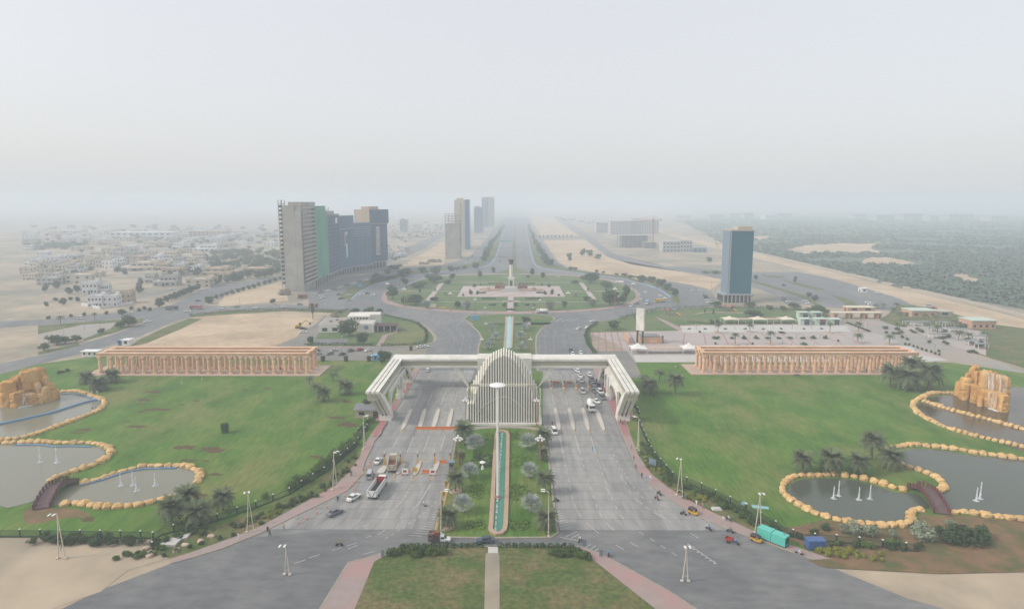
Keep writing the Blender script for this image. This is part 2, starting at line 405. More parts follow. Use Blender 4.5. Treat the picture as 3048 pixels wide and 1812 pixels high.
# medians on the right avenue
for sp in ('I 890,535 1000,565 1250,640 1370,715 1350,722 1230,655 1000,582 890,550', 'I 1100,535 1250,565 1390,600 1340,605 1200,572', 'I 1420,628 1560,672 1640,720 1560,722', 'I 960,500 1120,508 1080,520 980,512', 'I 560,470 700,478 700,495 590,490'):
    sheet('median_strip', PS(sp), .18, 'verge_grass', thick=.16)
# lawns
sheet('lawn', PS('s -90,1138 B 20,212 350,166 480,150 2090,180 2497,183 A 240,312 s 1250,1068') + rev(PS(L_OUT)) + PS('C 880,890 880,800 -420,798 s -90,1500'), .12, 'lawn_grass')
sheet('lawn', PS('F 95,455 2240,455 2497,492 s 3140,1125 3140,1700') + PS('E 2497,980') + rev(PS(R_OUT)) + PS('F 60,560 140,558'), .12, 'lawn_grass')
# bare earth under the shrubs beside the right pond, and at the left corner
sheet('bare_earth', PS('E 985,765 1150,735 1330,690 1520,720 1900,752 2020,650 2100,665 2240,655 2497,675 s 3140,1560 3140,1700 2460,1690 E 1250,920'), .14, 'earth', sm=2)
sheet('bare_earth', PS('s -90,1640 C 30,862 300,858 880,868 900,915 1020,950 700,1040 s 300,1760 -90,1900'), .06, 'sand')
sheet('bare_earth', PS('C -60,585 150,580 330,590 420,640 200,660 60,690 -60,690'), .13, 'earth', sm=3)
# verge planting strips
sheet('verge', PS('C 880,890 960,860 1300,740 1660,600 1930,490 2220,300 2390,140') + PS('C 2430,190 2330,330 2230,420 2000,545 1700,710 1480,800 1200,900 1020,955'), .135, 'verge_grass')
sheet('verge', PS('E 20,60 90,250 240,400 530,510 700,600 900,700 1060,800 1060,860 900,800 800,760 560,650 320,530 200,450 90,360 0,230'), .135, 'verge_grass')
# sidewalks
sheet('sidewalk', PS(L_KERB) + rev(PS(L_OUT)), .17, 'pink_paver', thick=.15)
sheet('sidewalk', PS(R_KERB) + rev(PS(R_OUT)), .17, 'pink_paver', thick=.15)
sheet('red_pavement', PS('K 372,1478 500,1215 600,1080 735,890 885,630 992,440 910,440 752,625 622,890 500,1090 300,1190 330,1240 380,1240 255,1478') , .185, 'red_paver')
sheet('red_pavement', PS('L 1185,650 1312,900 1412,1150 1465,1255 1558,1470 1685,1470 1600,1262 1705,1230 1720,1100 1560,900 1300,630'), .185, 'red_paver')
for sp in (L_KERB, R_KERB):
    struct('kerb', band(MB(), PS(sp), .18, .0, .2), 'kerb_stone')
# dead patches in the lawn
dead = [('R', 1320, 325, 130, 18), ('R', 1215, 415, 95, 16), ('R', 1190, 455, 60, 10), ('R', 1360, 515, 150, 18), ('R', 1190, 545, 60, 12), ('R', 1640, 465, 45, 9), ('R', 1795, 420, 45, 14),
        ('R', 1040, 650, 60, 9), ('R', 1150, 705, 150, 20), ('R', 560, 740, 100, 22), ('R', 470, 775, 90, 10), ('R', 1660, 930, 140, 30), ('R', 1960, 960, 160, 35), ('R', 1720, 1080, 110, 16), ('R', 1900, 1085, 60, 12), ('R', 2000, 1235, 100, 20),
        ('C', 400, 665, 70, 22), ('C', 1240, 490, 55, 35), ('C', 2110, 200, 60, 12), ('B', 2330, 490, 50, 14), ('B', 2340, 660, 90, 24), ('B', 2250, 610, 80, 14), ('B', 1570, 402, 30, 7), ('B', 1740, 392, 40, 7)]
R = random.Random(3)
for k, x, y, rx, ry in dead:
    c = S(k, x, y); s = ZOOM[k][2]; pts = []
    for i in range(16):
        t = i / 16 * 6.2832; q = R.uniform(.45, 1.15)
        pts.append(G(c[0] + math.cos(t) * rx / s * q, c[1] + math.sin(t) * ry / s * q))
    sheet('dead_grass_patch', pts, .145 + R.random() * .02, 'dead_grass', sm=3)

# roundabout island
isl = smooth(PS('H 105,940 130,990 320,1035 620,1065 900,1082 1215,1087 1550,1082 1850,1067 2150,1032 2310,985 2340,930 2310,885 2200,830 1990,775 1700,748 1215,738 720,748 480,775 300,828 150,885'), 3, True)
sheet('roundabout_pavement', isl, .2, 'pink_paver', thick=.18)
isl2 = smooth(PS('H 150,930 180,975 340,1020 640,1048 900,1062 1215,1066 1550,1062 1850,1049 2120,1018 2270,975 2300,930 2280,890 2180,838 1980,785 1700,757 1215,747 720,757 490,785 320,835 180,888'), 3, True)
sheet('roundabout_lawn', isl2, .24, 'park_grass')
sheet('monument_plaza', PS('Q 808,225 1700,225 1755,325 752,325'), .30, 'pale_paving' if 'pale_paving' in MATS else 'hardstand')
pm('pale_paving', (.50, .43, .40), (.44, .38, .355), .2, .8, c3=(.40, .30, .28), scale3=.08)
bpy.data.objects['monument_plaza'].data.materials[0] = MATS['pale_paving']
for sp, w_ in (('Q 490,371 1980,373', .9), ('Q 200,274 770,273', .9), ('Q 1745,271 2370,271', .9), ('Q 700,192 1830,192', 1.0), ('Q 480,360 610,195', 2.2), ('Q 2030,358 1900,193', 2.2), ('Q 1243,465 1250,325', 2.2), ('Q 470,272 620,272', 1.8), ('Q 1890,271 2040,271', 1.8), ('Q 1170,363 1330,363', 1.8), ('Q 1170,143 1350,143', 1.6)):
    struct('garden_path', band(MB(), PS(sp), w_, .27), 'pale_paving')
# median garden between gate and roundabout
up = PS('A 1005,300 1005,262 1010,200 1035,130 1020,90 960,30 910,0 f 1155,792 1130,778 1140,770 1200,766 1290,766 1345,770 1352,778 1335,792 A 1610,0 1530,50 1490,110 1483,180 1490,262 1500,400')
sheet('median_garden', up + PS('A 1010,400'), .2, 'park_grass', thick=.18)
struct('kerb', band(MB(), up, .5, .02, .23), 'kerb_stone')
# triangle at the start of the boulevard, boulevard central strip
tri = PS('H 1090,735 1240,690 1270,690 1400,735 1250,742')
sheet('traffic_island', tri, .2, 'park_grass', thick=.18)
sheet('median_strip', PS('H 1232,690 1270,690 1262,500 1258,380 1262,260 1252,260 1248,380 1235,500'), .2, 'verge_grass', thick=.18)
for sp in ('H 250,880 480,770 700,745', 'H 960,690 1040,660 1090,600 1130,480 1180,300', 'H 1340,260 1372,450 1402,590 1432,662 1500,692 1700,722 1900,747 2200,787 2497,872', 'H 0,850 200,800 480,740 750,710 960,690', 'I 150,552 262,602 330,652', 'O 1050,1440 1180,1330 1420,1230 1670,1175'):
    struct('kerb', band(MB(), smooth(PS(sp), 3), .7, .02, .25), 'blue_kerb')
# verges around the ring, tree strips
for sp in ('H 0,830 200,785 480,728 750,700 950,680 1030,645 1085,590 1125,470 1165,300 1140,300 1080,430 1000,560 930,640 750,680 480,705 200,750 0,800',
           'H 1350,262 1382,450 1412,590 1442,662 1500,683 1700,713 1900,738 2200,778 2497,862 2497,840 2200,760 1900,728 1720,700 1620,672 1480,600 1420,450',
           'I 0,500 160,535 280,590 345,645 350,690 400,690 380,620 300,555 160,510', 'O 860,1440 1040,1440 1170,1325 1420,1222 1670,1165 1670,1110 1350,1150 1000,1290'):
    sheet('tree_verge', PS(sp), .2, 'verge_grass', thick=.18)
# left avenue medians and green triangle
for sp in ('G 640,890 735,880 748,900 560,972 340,1030 330,1022 520,950 560,915', 'G 30,1110 300,1050 320,1060 30,1125', 'G 30,930 300,908 620,886 600,900 470,912 330,920 30,985'):
    sheet('median_strip', PS(sp), .2, 'verge_grass', thick=.18)
sheet('parking_bay', PS('G 30,990 330,922 470,915 560,905 520,950 330,1020 200,1050 30,1090'), .05, 'hardstand')
sheet('tree_verge', PS('G 1060,858 1300,830 1700,818 2090,828 2080,845 1700,830 1350,850 1060,872'), .2, 'verge_grass', thick=.18)
# building plot with levelled sand, left of the gate
sheet('building_plot', PS('G 1070,875 1400,852 1880,850 1900,870 1830,940 1610,1075 650,1085 860,985'), .06, 'pale_sand', sm=2)
sheet('plot_verge', PS('G 700,1030 880,945 1050,880 1140,882 1000,950 760,1050 660,1065'), .08, 'verge_grass')
# garden around the restaurant
sheet('restaurant_lawn', PS('X 1225,290 1590,375 1730,420 1880,520 1945,610 1935,680 1830,725 1600,745 1190,750 60,745 60,715 190,640 420,320 680,225'), .14, 'park_grass', thick=.12)
sheet('mown_lawn', PS('X 1270,600 1410,560 1410,470 1680,420 1830,520 1845,690 1600,735 1200,740'), .16, 'dry_grass')
sheet('garden_path', PS('X 1090,750 1180,750 1270,595 1410,545 1405,510 1340,475 1330,490 1380,525 1350,555 1200,590'), .17, 'pink_paver')
sheet('playground', PS('X 170,650 680,640 660,725 170,725'), .17, 'asphalt')
struct('kerb', band(MB(), PS('X 1225,280 1590,365 1740,410 1900,510 1980,610 1970,680 1850,742 1190,762 60,758'), .8, .02, .2), 'kerb_stone')

# ---- the plaza right of the gate
pm('plaza_paving', (.40, .365, .345), (.36, .325, .31), .08, .85, c3=(.43, .36, .33), scale3=.03)
pm('plaza_light', (.52, .50, .47), (.46, .445, .42), .1, .85, stretch=(1, .25, 1))
sheet('plaza', PS('A 1925,85 F 0,250 390,240 400,205 1530,192 1590,190 2240,445 1990,458 95,458 -30,330'), .09, 'plaza_paving')
sheet('plaza_strip', PS('F 400,208 1530,196 1560,245 420,252'), .11, 'plaza_light')
sheet('plaza_strip', PS('F 80,405 515,405 510,452 100,452'), .11, 'plaza_light')
sheet('plaza_strip', PS('F 560,340 1900,340 1990,352 2010,400 2230,440 2000,453 520,453 515,405 530,350'), .11, 'plaza_light')
sheet('apron', PS('A 1935,235 2235,235 2310,330 2362,460 2318,470 2150,440 1990,300'), .115, 'old_asphalt')
for i in range(7):
    struct('paving_band', band(MB(), PS('A %d,%d %d,%d' % (1955 + i * 50, 80, 1935 + i * 66, 235)), .35, .105), 'red_paver')
for i in range(4):
    struct('paving_band', band(MB(), PS('A 1930,%d %d,%d' % (105 + i * 38, 2250 + i * 8, 105 + i * 38)), .35, .107), 'red_paver')
for i in range(9):
    struct('paving_band', band(MB(), PS('F %d,255 %d,335' % (430 + i * 130, 420 + i * 155)), .3, .107), 'red_paver')
sheet('plaza_garden', PS('A 1900,180 1882,100 1905,50 1995,0 H 2200,1118 F 0,165 250,100 600,82 900,75 1400,100 1420,165 1200,190 690,195 400,200 385,238 0,243 A 1935,80 1960,258'), .13, 'park_grass')
sheet('garden_path', PS('F 230,145 290,165 420,225 385,238 270,172'), .15, 'pink_paver')
sheet('garden_path', PS('V 60,320 170,285 300,265 900,280 900,292 300,278 180,300'), .15, 'pink_paver')
sheet('access_road', PS('F 1560,190 1700,165 1760,170 2497,425 s 3150,1150 3150,1175 F 2497,480 2240,445'), .10, 'hardstand')
sheet('picnic_garden', PS('F 1760,168 1900,60 2120,80 2497,190 s 3150,990 3150,1125 F 2497,420'), .08, 'verge_grass')
sheet('picnic_paving', PS('W 1150,640 1330,560 2470,700 2470,1060 2000,930 1700,820 1450,730'), .095, 'plaza_paving')
# scrubland to the right, embankment
scrub = PS('I 430,150 720,300 900,343 1400,455 1900,585 2497,690 s 3250,950 4200,760 3900,660 2900,640 I 1500,100 700,110 350,130')
sheet('scrubland', scrub, .02, 'scrub_ground' if 'scrub_ground' in MATS else 'earth')
pm('scrub_ground', (.082, .125, .085), (.098, .14, .092), .02, .95, c3=(.33, .25, .16), scale3=.006, w3=(.62, .72))
for sp in ('G -60,712 330,695', 'G 680,745 1000,672 1160,640', 'G -60,605 500,588 1120,560', 'G -60,540 600,530 1180,500', 'G -60,490 1180,455', 'G 480,560 300,690', 'G 1000,545 880,660', 'G 760,430 560,560', 'G -60,440 1100,415', 'G 1180,500 1040,600'):
    struct('side_street', band(MB(), smooth(PS(sp), 3), 5, .025), 'old_asphalt')
bpy.data.objects['scrubland'].data.materials[0] = MATS['scrub_ground']
for sp in ('I 1120,330 1250,300 1500,285 1640,290 1760,280 1700,320 1780,345 1640,350 1500,345 1280,350 1260,370', 'I 1640,410 1700,380 1850,385 2010,425 1900,435 1700,430', 'I 2220,500 2350,490 2480,560 2470,580 2350,550', 'I 2030,455 2110,470 2060,480', 'I 900,240 1000,235 1010,250 920,262'):
    sheet('sand_clearing', PS(sp), .05, 'pale_sand', sm=3)
sheet('sand_track', PS('I 250,190 450,245 720,305 900,352 1400,470 1900,600 2497,735 s 3200,992 3200,1035 I 2200,788 1900,660 1400,512 1100,430 900,385 720,340 430,262 240,205'), .035, 'pale_sand')
pm('embankment_stone', (.42, .37, .30), (.36, .31, .25), .2, .9)
emb = PS('I 240,188 430,238 720,305 900,348 1400,464 1800,558 2150,640 2497,722 s 3200,985')
struct('embankment', band(MB(), emb, 2.6, 0, 1.6), 'embankment_stone')
# sandy lots along the boulevard, right side
sheet('building_plot', PS('H 1380,250 1590,250 1810,415 1490,420'), .02, 'pale_sand')
sheet('building_plot', PS('H 1500,450 1890,450 2060,600 2260,660 2497,700 I 420,480 700,535 610,600 480,565 150,515 H 2497,835 2000,735 1720,685 1640,640'), .022, 'pale_sand')
sheet('side_street', PS('H 1450,420 1880,412 1890,440 1480,445'), .05, 'old_asphalt')
sheet('building_plot', PS('H 200,700 330,640 640,460 700,400 640,660'), .021, 'pale_sand')
sheet('building_plot', PS('G 1240,790 1290,730 1690,625 1720,760 1300,795'), .021, 'pale_sand')

# ---- the central median garden
MED = PS('D 1040,62 945,70 930,170 900,330 880,470 820,690 775,840 790,885 900,893 1210,898 1680,893 1735,860 1725,780 1700,600 1670,330 1655,200 1640,60 1560,62')
sheet('median_garden', MED + PS('A 1540,860 1540,400 930,500 905,850'), .2, 'lawn_grass', thick=.18)
mk = PS('D 945,70 930,170 900,330 880,470 820,690 775,840 790,885 900,893 1210,898 1680,893 1735,860 1725,780 1700,600 1670,330 1655,200 1640,60')
struct('kerb', band(MB(), mk, .3, .02, .24), 'kerb_stone')
struct('yellow_kerb', band(MB(), PS('D 905,330 883,470 823,690 778,840'), .38, .02, .26), 'yellow_paint')
sheet('crescent_path', smooth(PS('D 1030,65 1120,48 1300,40 1480,46 1590,62'), 4) + rev(smooth(PS('D 1030,45 1120,27 1300,18 1480,24 1590,42'), 4)), .24, 'hardstand')
# nearer island at the lower edge
ISL = PS('s 900,1900 D 100,1090 250,1055 480,980 520,968 1200,966 1900,966 1960,985 2060,1020 2140,1062 s 1990,1760 2200,1900')
sheet('lower_island', ISL, .2, 'verge_grass', thick=.18)
sheet('sidewalk', PS('s 900,1900 D 100,1090 250,1055 480,980 520,972 500,985 380,1040 300,1085 s 1020,1900'), .23, 'pink_paver')
sheet('sidewalk', PS('D 1880,972 1960,985 2060,1020 2140,1062 s 1990,1760 2200,1900 2060,1900 D 2000,1062 1930,1010'), .23, 'pink_paver')
struct('kerb', band(MB(), ISL, .22, .02, .27), 'kerb_stone')
sheet('paving_slab', PS('D 1190,965 1268,965 1268,1020 1190,1020'), .27, 'plaza_light')
sheet('bare_earth', PS('D 1175,1020 1275,1020 1280,1062 s 1487,1900 1440,1900 D 1168,1062'), .25, 'sand')

# ---------------------------------------------------------------- concrete slabs of the toll plaza
def edge(spec):
    p = PS(spec); p.sort(key=lambda q: q.y)
    def f(Y):
        if Y <= p[0].y: return p[0].x
        for a, c in zip(p, p[1:]):
            if Y <= c.y: return a.x + (c.x - a.x) * (Y - a.y) / max(c.y - a.y, 1e-6)
        return p[-1].x
    return f
eL0 = edge(L_KERB); eL1 = edge('A 990,390 930,560 910,850 D 945,70 930,170 900,330 880,470 820,690 775,840')
eR0 = edge('A 1500,390 1520,600 1530,860 D 1640,60 1655,200 1670,330 1700,600 1725,780 1740,850'); eR1 = edge(R_KERB)
Y0, Y1 = P('D', 1000, 832).y, P('A', 1000, 395).y
nrow = int((Y1 - Y0) / 5.1); st = (Y1 - Y0) / nrow; slabmesh = {}
slabs = link('concrete_carriageway', None); slabs['kind'] = 'structure'
slabs2 = link('concrete_carriageway', None); slabs2['kind'] = 'structure'
for r_ in range(nrow):
    ya, yb = Y0 + r_ * st, Y0 + (r_ + 1) * st; g = .05
    for par, ea, eb, io, oo in ((slabs, eL0, eL1, .35, .45), (slabs2, eR0, eR1, .45, .35)):
        a0, b0, a1, b1 = ea(ya) + io, eb(ya) - oo, ea(yb) + io, eb(yb) - oo
        n = max(4, round((b0 - a0 + b1 - a1) / 2 / 5.0))
        for c in range(n):
            u, v = c / n, (c + 1) / n
            q = [(a0 + (b0 - a0) * u + g, ya + g), (a0 + (b0 - a0) * v - g, ya + g), (a1 + (b1 - a1) * v - g, yb - g), (a1 + (b1 - a1) * u + g, yb - g)]
            cx, cy = sum(p[0] for p in q) / 4, sum(p[1] for p in q) / 4
            MB().prism([(p[0] - cx, p[1] - cy) for p in q], 0, .03).build('slab', 'concrete_road', par, (cx, cy, .052))
# ---------------------------------------------------------------- painted markings
mk = MB(); ZM = .095
def seg(spec, w=.10):
    p = PS(spec)
    for i in range(0, len(p) - 1, 2): band(mk, [p[i], p[i + 1]], w, ZM)
def dl(spec, on=2.0, off=3.4, w=.09): dash(mk, smooth(PS(spec), 4), w, ZM, on, off)
seg('D 1750,105 1775,235 1870,100 1912,238 1993,100 2032,238 A 630,580 590,680 738,572 695,680 838,572 805,680 540,545 475,690 475,945 422,1070 605,935 555,1065 735,930 693,1060 345,960 300,1035 1620,595 1637,680 1730,600 1747,680 1835,600 1860,670 1690,430 1698,470 1785,430 1795,470')
dl('D 1780,270 1805,390 1835,520 1858,600 1888,675 1940,755 2030,840')
dl('D 1922,270 1958,395 1998,525 2022,600 2048,670 2088,740 2145,815')
dl('D 2045,280 2085,395 2133,530 2195,665 2240,735 2297,790')
dl('D 2145,190 2185,270 2230,390 2300,540 2370,615 2470,685')
dl('D 2200,290 2280,430 2400,580 U 1800,500 2030,620', 1.2, 2.2)
dl('U 820,865 1040,1030 1280,1175 1400,1240', 2.5, 6); dl('U 1060,820 1230,970 1460,1115 1640,1220', 2.5, 6)
dl('U 1510,915 1720,1040 1950,1190 2110,1290', 1.6, 2); dl('U 1880,710 2100,830 2400,1010', 2.5, 6); dl('U 1480,440 1660,580 1880,710', 2.5, 5)
dl('T 830,250 700,465 625,565 545,640 440,715 380,750', 1.2, 1.0); dl('T 1240,530 1165,610 1085,685 990,755 850,860 660,990 480,1100 340,1180', 1.2, 1.2)
seg('T 1145,240 1000,490 1000,490 930,590 930,590 845,660 735,740 655,800 220,1075 105,1130 0,525 300,522 100,915 0,955', .09)
dl('D 300,1000 0,1080 ', 2.5, 6); dl('D 160,935 -300,1080', 2.5, 6); dl('D 310,865 0,985 -400,1120', 2.5, 6); dl('D 550,710 280,900 -100,1060', 2.5, 6)
seg('U 285,640 320,600 295,660 350,630 300,690 370,665 305,720 390,700 305,760 420,730 305,800 455,765 315,840 490,798 330,880 510,838 410,990 590,908 500,1000 620,950 720,1140 790,1100 790,1170 860,1120 850,1200 905,1160 330,990 640,1050', .09)
seg('T 1100,875 1220,880 1060,905 1215,915 1015,945 1205,960 975,985 1180,1010 905,1020 1150,1050 850,1060 1110,1080 790,1100 1000,1118 1150,835 1240,835 1170,790 1250,800 1190,745 1255,755 1210,710 1262,715', .08)
for i in range(7):   # chevrons beside the right kerb
    x, y = 2230 + i * 62, 1090 + i * 42
    seg('U %d,%d %d,%d %d,%d %d,%d' % (x, y, x + 55, y + 38, x + 55, y + 38, x + 10, y + 44), .12)
for sp in ('A 1590,0 1565,60 1555,110 1558,170 1568,260', 'A 1650,60 1632,130 1635,190 1645,262', 'A 1725,50 1715,120 1725,200 1735,260', 'A 905,60 940,100 950,150 945,200 935,260', 'A 830,20 870,90 885,140 870,200 855,262', 'A 640,470 655,440', 'A 785,440 760,520', 'A 690,440 640,520', 'X 2090,400 2260,470 2370,590 2385,660 2340,830', 'X 2110,440 2210,520 2255,600 2240,730', 'X 2300,430 2450,540 2497,620'):
    dl(sp, 1.6, 3.2)
for sp in ('H 1215,300 1205,480 1160,640', 'H 1300,300 1320,480 1370,640', 'H 1282,300 1290,480 1310,640', 'G 30,1160 480,1040 900,900'): dl(sp, 5, 9, .12)
seg('H 690,1135 760,1150 740,1130 820,1150 790,1125 880,1148 1600,1150 1680,1125 1660,1152 1740,1128 1720,1150 1800,1128', .25)
struct('lane_markings', mk, 'white_paint')['kind'] = 'structure'
# worn yellow kerb paint round the toll islands
for sp in ('A 470,880 500,960', ):
    pass
# ---------------------------------------------------------------- the gate
ZT = 13.0
def gate_arm(side):
    s = side                                     # -1 left, +1 right of the ribbed arch
    if s < 0:
        xo = (P('A', 75, 570, ZT).x + P('A', 320, 262, ZT).x) / 2; yf, yb = P('A', 75, 570, ZT).y, P('A', 320, 262, ZT).y
        xc = P('A', 1000, 312, ZT).x; lab = 'cream concrete gate arm spanning the carriageway with the dump trucks'
        xb0, xb1 = P('K', 392, 1190).x, P('K', 580, 1150).x
    else:
        xo = (P('A', 2340, 570, ZT).x + P('A', 2140, 262, ZT).x) / 2; yf, yb = P('A', 2340, 570, ZT).y, P('A', 2140, 262, ZT).y
        xc = P('A', 1450, 312, ZT).x; lab = 'cream concrete gate arm spanning the carriageway packed with queueing cars'
        xb0, xb1 = P('L', 1640, 1190).x, P('L', 1445, 1150).x
    ycf = P('A', 600, 300, ZT).y; zb = 9.2; yfr = yf
    yb = max(yb, ycf + 6.5)
    r = thing('gate_arm', lab, 'gate', ((xo + xc) / 2, (yf + yb) / 2, 0)); off = Vector(r.location)
    def pb(n, mb, m):
        mb.v = [(v[0] - off.x, v[1] - off.y, v[2]) for v in mb.v]; return mb.build(n, m, r)
    W = 4.7; X = lambda d: xo - s * d           # d metres from the outer edge towards the road
    def bx(mb, d0, d1, y0, y1, z0, z1): return mb.b2(min(X(d0), X(d1)), max(X(d0), X(d1)), y0, y1, z0, z1)
    # side beam: core, upper and lower strip, recessed panel
    core = MB(); bx(core, .35, W - .7, yf + 1.2, yb - .2, zb + .1, 12.5); pb('beam_core', core, 'gate_panel')
    up_ = MB(); bx(up_, W - .9, W, yf + 1.0, ycf, 12.0, 12.75); pb('upper_strip', up_, 'gate_white')
    lo = MB(); bx(lo, .2, W + .1, yf + 5.0, ycf, zb - .15, zb + .8); pb('lower_strip', lo, 'gate_white')
    for k in range(3):                           # the three ribbons along the top, folding down into the front leg
        d0, d1 = k * W / 3 + (.0 if k == 0 else .22), (k + 1) * W / 3 - (.22 if k < 2 else 0)
        t = MB(); bx(t, d0, d1, yf + .35, yb - k * (yb - ycf) / 3, 12.3, ZT)
        # rounded fold
        bx(t, d0 + .02, d1 - .02, yf + .1, yf + .36, 12.2, ZT - .1)
        pb('ribbon', t, 'gate_white')
        lg = MB(); u0, u1 = d0 / W, d1 / W
        bxa = lambda u: xb0 + (xb1 - xb0) * u
        yb0 = P('K', 430, 1215).y
        for (ty, tz, by, bz) in ((yf + .1, 12.9, yb0 - .6, 2.0),):
            top = [(X(d0), ty, tz), (X(d1), ty, tz), (X(d1), ty + 2.2, 12.3), (X(d0), ty + 2.2, 12.3)]
            bot = [(bxa(u0), by, bz), (bxa(u1), by, bz), (bxa(u1), by + 2.0, bz), (bxa(u0), by + 2.0, bz)]
            lg._a(top + bot, [(0, 1, 2, 3), (4, 5, 6, 7), (0, 1, 5, 4), (1, 2, 6, 5), (2, 3, 7, 6), (3, 0, 4, 7)])
        pb('leg_ribbon', lg, 'gate_white')
        far = MB(); yo = P('K', 820, 622).y - yb0
        top = [(X(d0), yf + 3 + yo, 10), (X(d1), yf + 3 + yo, 10), (X(d1), yf + 5 + yo, 10), (X(d0), yf + 5 + yo, 10)]
        bot = [(bxa(u0), yb0 - .6 + yo, 2.0), (bxa(u1), yb0 - .6 + yo, 2.0), (bxa(u1), yb0 + 1.4 + yo, 2.0), (bxa(u0), yb0 + 1.4 + yo, 2.0)]
        far._a(top + bot, [(0, 1, 2, 3), (4, 5, 6, 7), (0, 1, 5, 4), (1, 2, 6, 5), (2, 3, 7, 6), (3, 0, 4, 7)])
        pb('leg_ribbon', far, 'gate_white')
    yb0 = P('K', 430, 1215).y; yo = P('K', 820, 622).y - yb0
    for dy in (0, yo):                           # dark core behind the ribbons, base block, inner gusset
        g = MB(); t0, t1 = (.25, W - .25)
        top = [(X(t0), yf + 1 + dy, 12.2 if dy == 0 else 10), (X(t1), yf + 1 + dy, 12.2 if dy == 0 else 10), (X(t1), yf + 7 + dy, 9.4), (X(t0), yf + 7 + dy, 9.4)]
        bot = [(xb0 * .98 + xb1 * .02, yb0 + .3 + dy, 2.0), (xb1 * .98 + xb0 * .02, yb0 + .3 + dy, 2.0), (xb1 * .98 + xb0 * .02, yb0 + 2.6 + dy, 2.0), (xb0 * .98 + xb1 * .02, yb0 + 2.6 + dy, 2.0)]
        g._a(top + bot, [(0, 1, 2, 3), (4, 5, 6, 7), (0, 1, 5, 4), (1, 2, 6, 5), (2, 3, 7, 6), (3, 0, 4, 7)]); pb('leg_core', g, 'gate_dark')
        h = MB()
        pr = [(yf + .4 + dy, 12.3 if dy == 0 else 9.8), (yf + 8 + dy, 9.3), (yb0 + 3.2 + dy, 2.0), (yb0 - .4 + dy, 2.0)]
        xi_t, xi_b = X(W - .05), xb1
        f1 = [(xi_t, pr[0][0], pr[0][1]), (xi_t, pr[1][0], pr[1][1]), (xi_b, pr[2][0], pr[2][1]), (xi_b, pr[3][0], pr[3][1])]
        f2 = [(a - s * .35, b_, c_) for a, b_, c_ in f1]
        h._a(f1 + f2, [(0, 1, 2, 3), (7, 6, 5, 4), (0, 1, 5, 4), (1, 2, 6, 5), (2, 3, 7, 6), (3, 0, 4, 7)]); pb('leg_gusset', h, 'gate_white')
        bb = MB(); bb.box(((xb0 + xb1) / 2 - s * .1, yb0 + 1.2 + dy, 1.15), (abs(xb1 - xb0) + .7, 4.6, 2.3), top=(.9, .85)); pb('leg_base', bb, 'gate_white')
        for q in (1, 2):
            nt_ = MB(); xx = xb0 + (xb1 - xb0) * q / 3; nt_.box((xx, yb0 - .72 + dy, 2.35), (.42, .5, .9)); pb('groove_stop', nt_, 'gate_dark')
    # arcade between the legs
    ym0 = P('K', 700, 875).y
    xw = X(W - .1) * .5 + xb1 * .5
    for (a0, a1) in ((yb0 + 5.0, ym0 - 1.2), (ym0 + 1.6, ycf - .5)):
        wl = MB(); n = 10; c = (a0 + a1) / 2; hw = (a1 - a0) / 2 - .9; spring = 4.6; rise = 3.4
        xs0, xs1 = xw - .45, xw + .45
        wl.b2(xs0, xs1, a0, c - hw, .1, zb); wl.b2(xs0, xs1, c + hw, a1, .1, zb)
        for i in range(n):
            ya, yb_ = c - hw + 2 * hw * i / n, c - hw + 2 * hw * (i + 1) / n
            za = spring + rise * math.sqrt(max(0, 1 - ((ya - c) / hw) ** 2)); zb_ = spring + rise * math.sqrt(max(0, 1 - ((yb_ - c) / hw) ** 2))
            wl.extr([(ya, za), (yb_, zb_), (yb_, zb), (ya, zb)], 'x', xs0, xs1)
        pb('arch_wall', wl, 'gate_white')
    pm_ = MB(); pm_.box((xw, ym0 + .2, zb / 2), (2.2, 2.2, zb)); pm_.box((xw, ym0 + .2, .9), (3.0, 3.4, 1.8)); pb('pier', pm_, 'gate_white')
    # cross span
    xa, xe = sorted((X(W - .3), xc)); e = .0
    t = MB(); t.b2(min(X(0.05), xc), max(X(.05), xc), ycf, yb - .02, 12.1, ZT - .03); pb('span_cap', t, 'gate_white')
    t = MB(); t.b2(xa, xe, ycf + .7, yb - .6, zb + .2, 12.2); pb('span_panel', t, 'gate_panel')
    t = MB(); t.b2(xa, xe, ycf + .1, yb - .1, zb - .05, zb + .75); pb('span_sill', t, 'gate_white')
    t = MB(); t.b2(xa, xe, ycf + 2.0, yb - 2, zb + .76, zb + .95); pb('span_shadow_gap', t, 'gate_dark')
    # block against the ribbed arch with posts
    x2 = P('A', 1062 if s < 0 else 1368, 300, ZT).x; x0_, x1_ = sorted((xc, x2 + (-s) * 3.0))
    t = MB(); t.b2(x0_, x1_, ycf - .6, yb + .2, 6.6, 13.4); pb('end_block', t, 'gate_white')
    for q in (.06, .5):
        t = MB(); xx = xc + (x2 - xc) * q; t.b2(xx - .25, xx + .25, ycf - .3, ycf + .5, 0, 6.7); pb('post', t, 'gate_white')
    # diagonal strut
    if s < 0: q = [P('A', 795, 396), P('A', 862, 396), P('A', 935, 552), P('A', 918, 560)]
    else: q = [P('A', 1652, 396), P('A', 1590, 396), P('A', 1505, 545), P('A', 1512, 570)]
    ys = ycf + 1.2
    def onplane(p_): f = ys / p_.y; return (p_.x * f, CAMH + (0 - CAMH) * f)
    pts = [onplane(p_) for p_ in q]; pts[2] = (pts[2][0], max(0.0, pts[2][1])); pts[3] = (pts[3][0], max(0.0, pts[3][1]))
    ext = [(pts[2][0] + (pts[2][0] - pts[1][0]) * .12, 0.0), (pts[3][0] + (pts[3][0] - pts[0][0]) * .12, 0.0)]
    t = MB(); t.extr([(pts[0][0], zb), (pts[1][0], zb), ext[0], ext[1]], 'y', ys - .6, ys + .6); pb('strut', t, 'gate_white')
    return r
gate_arm(-1); gate_arm(1)

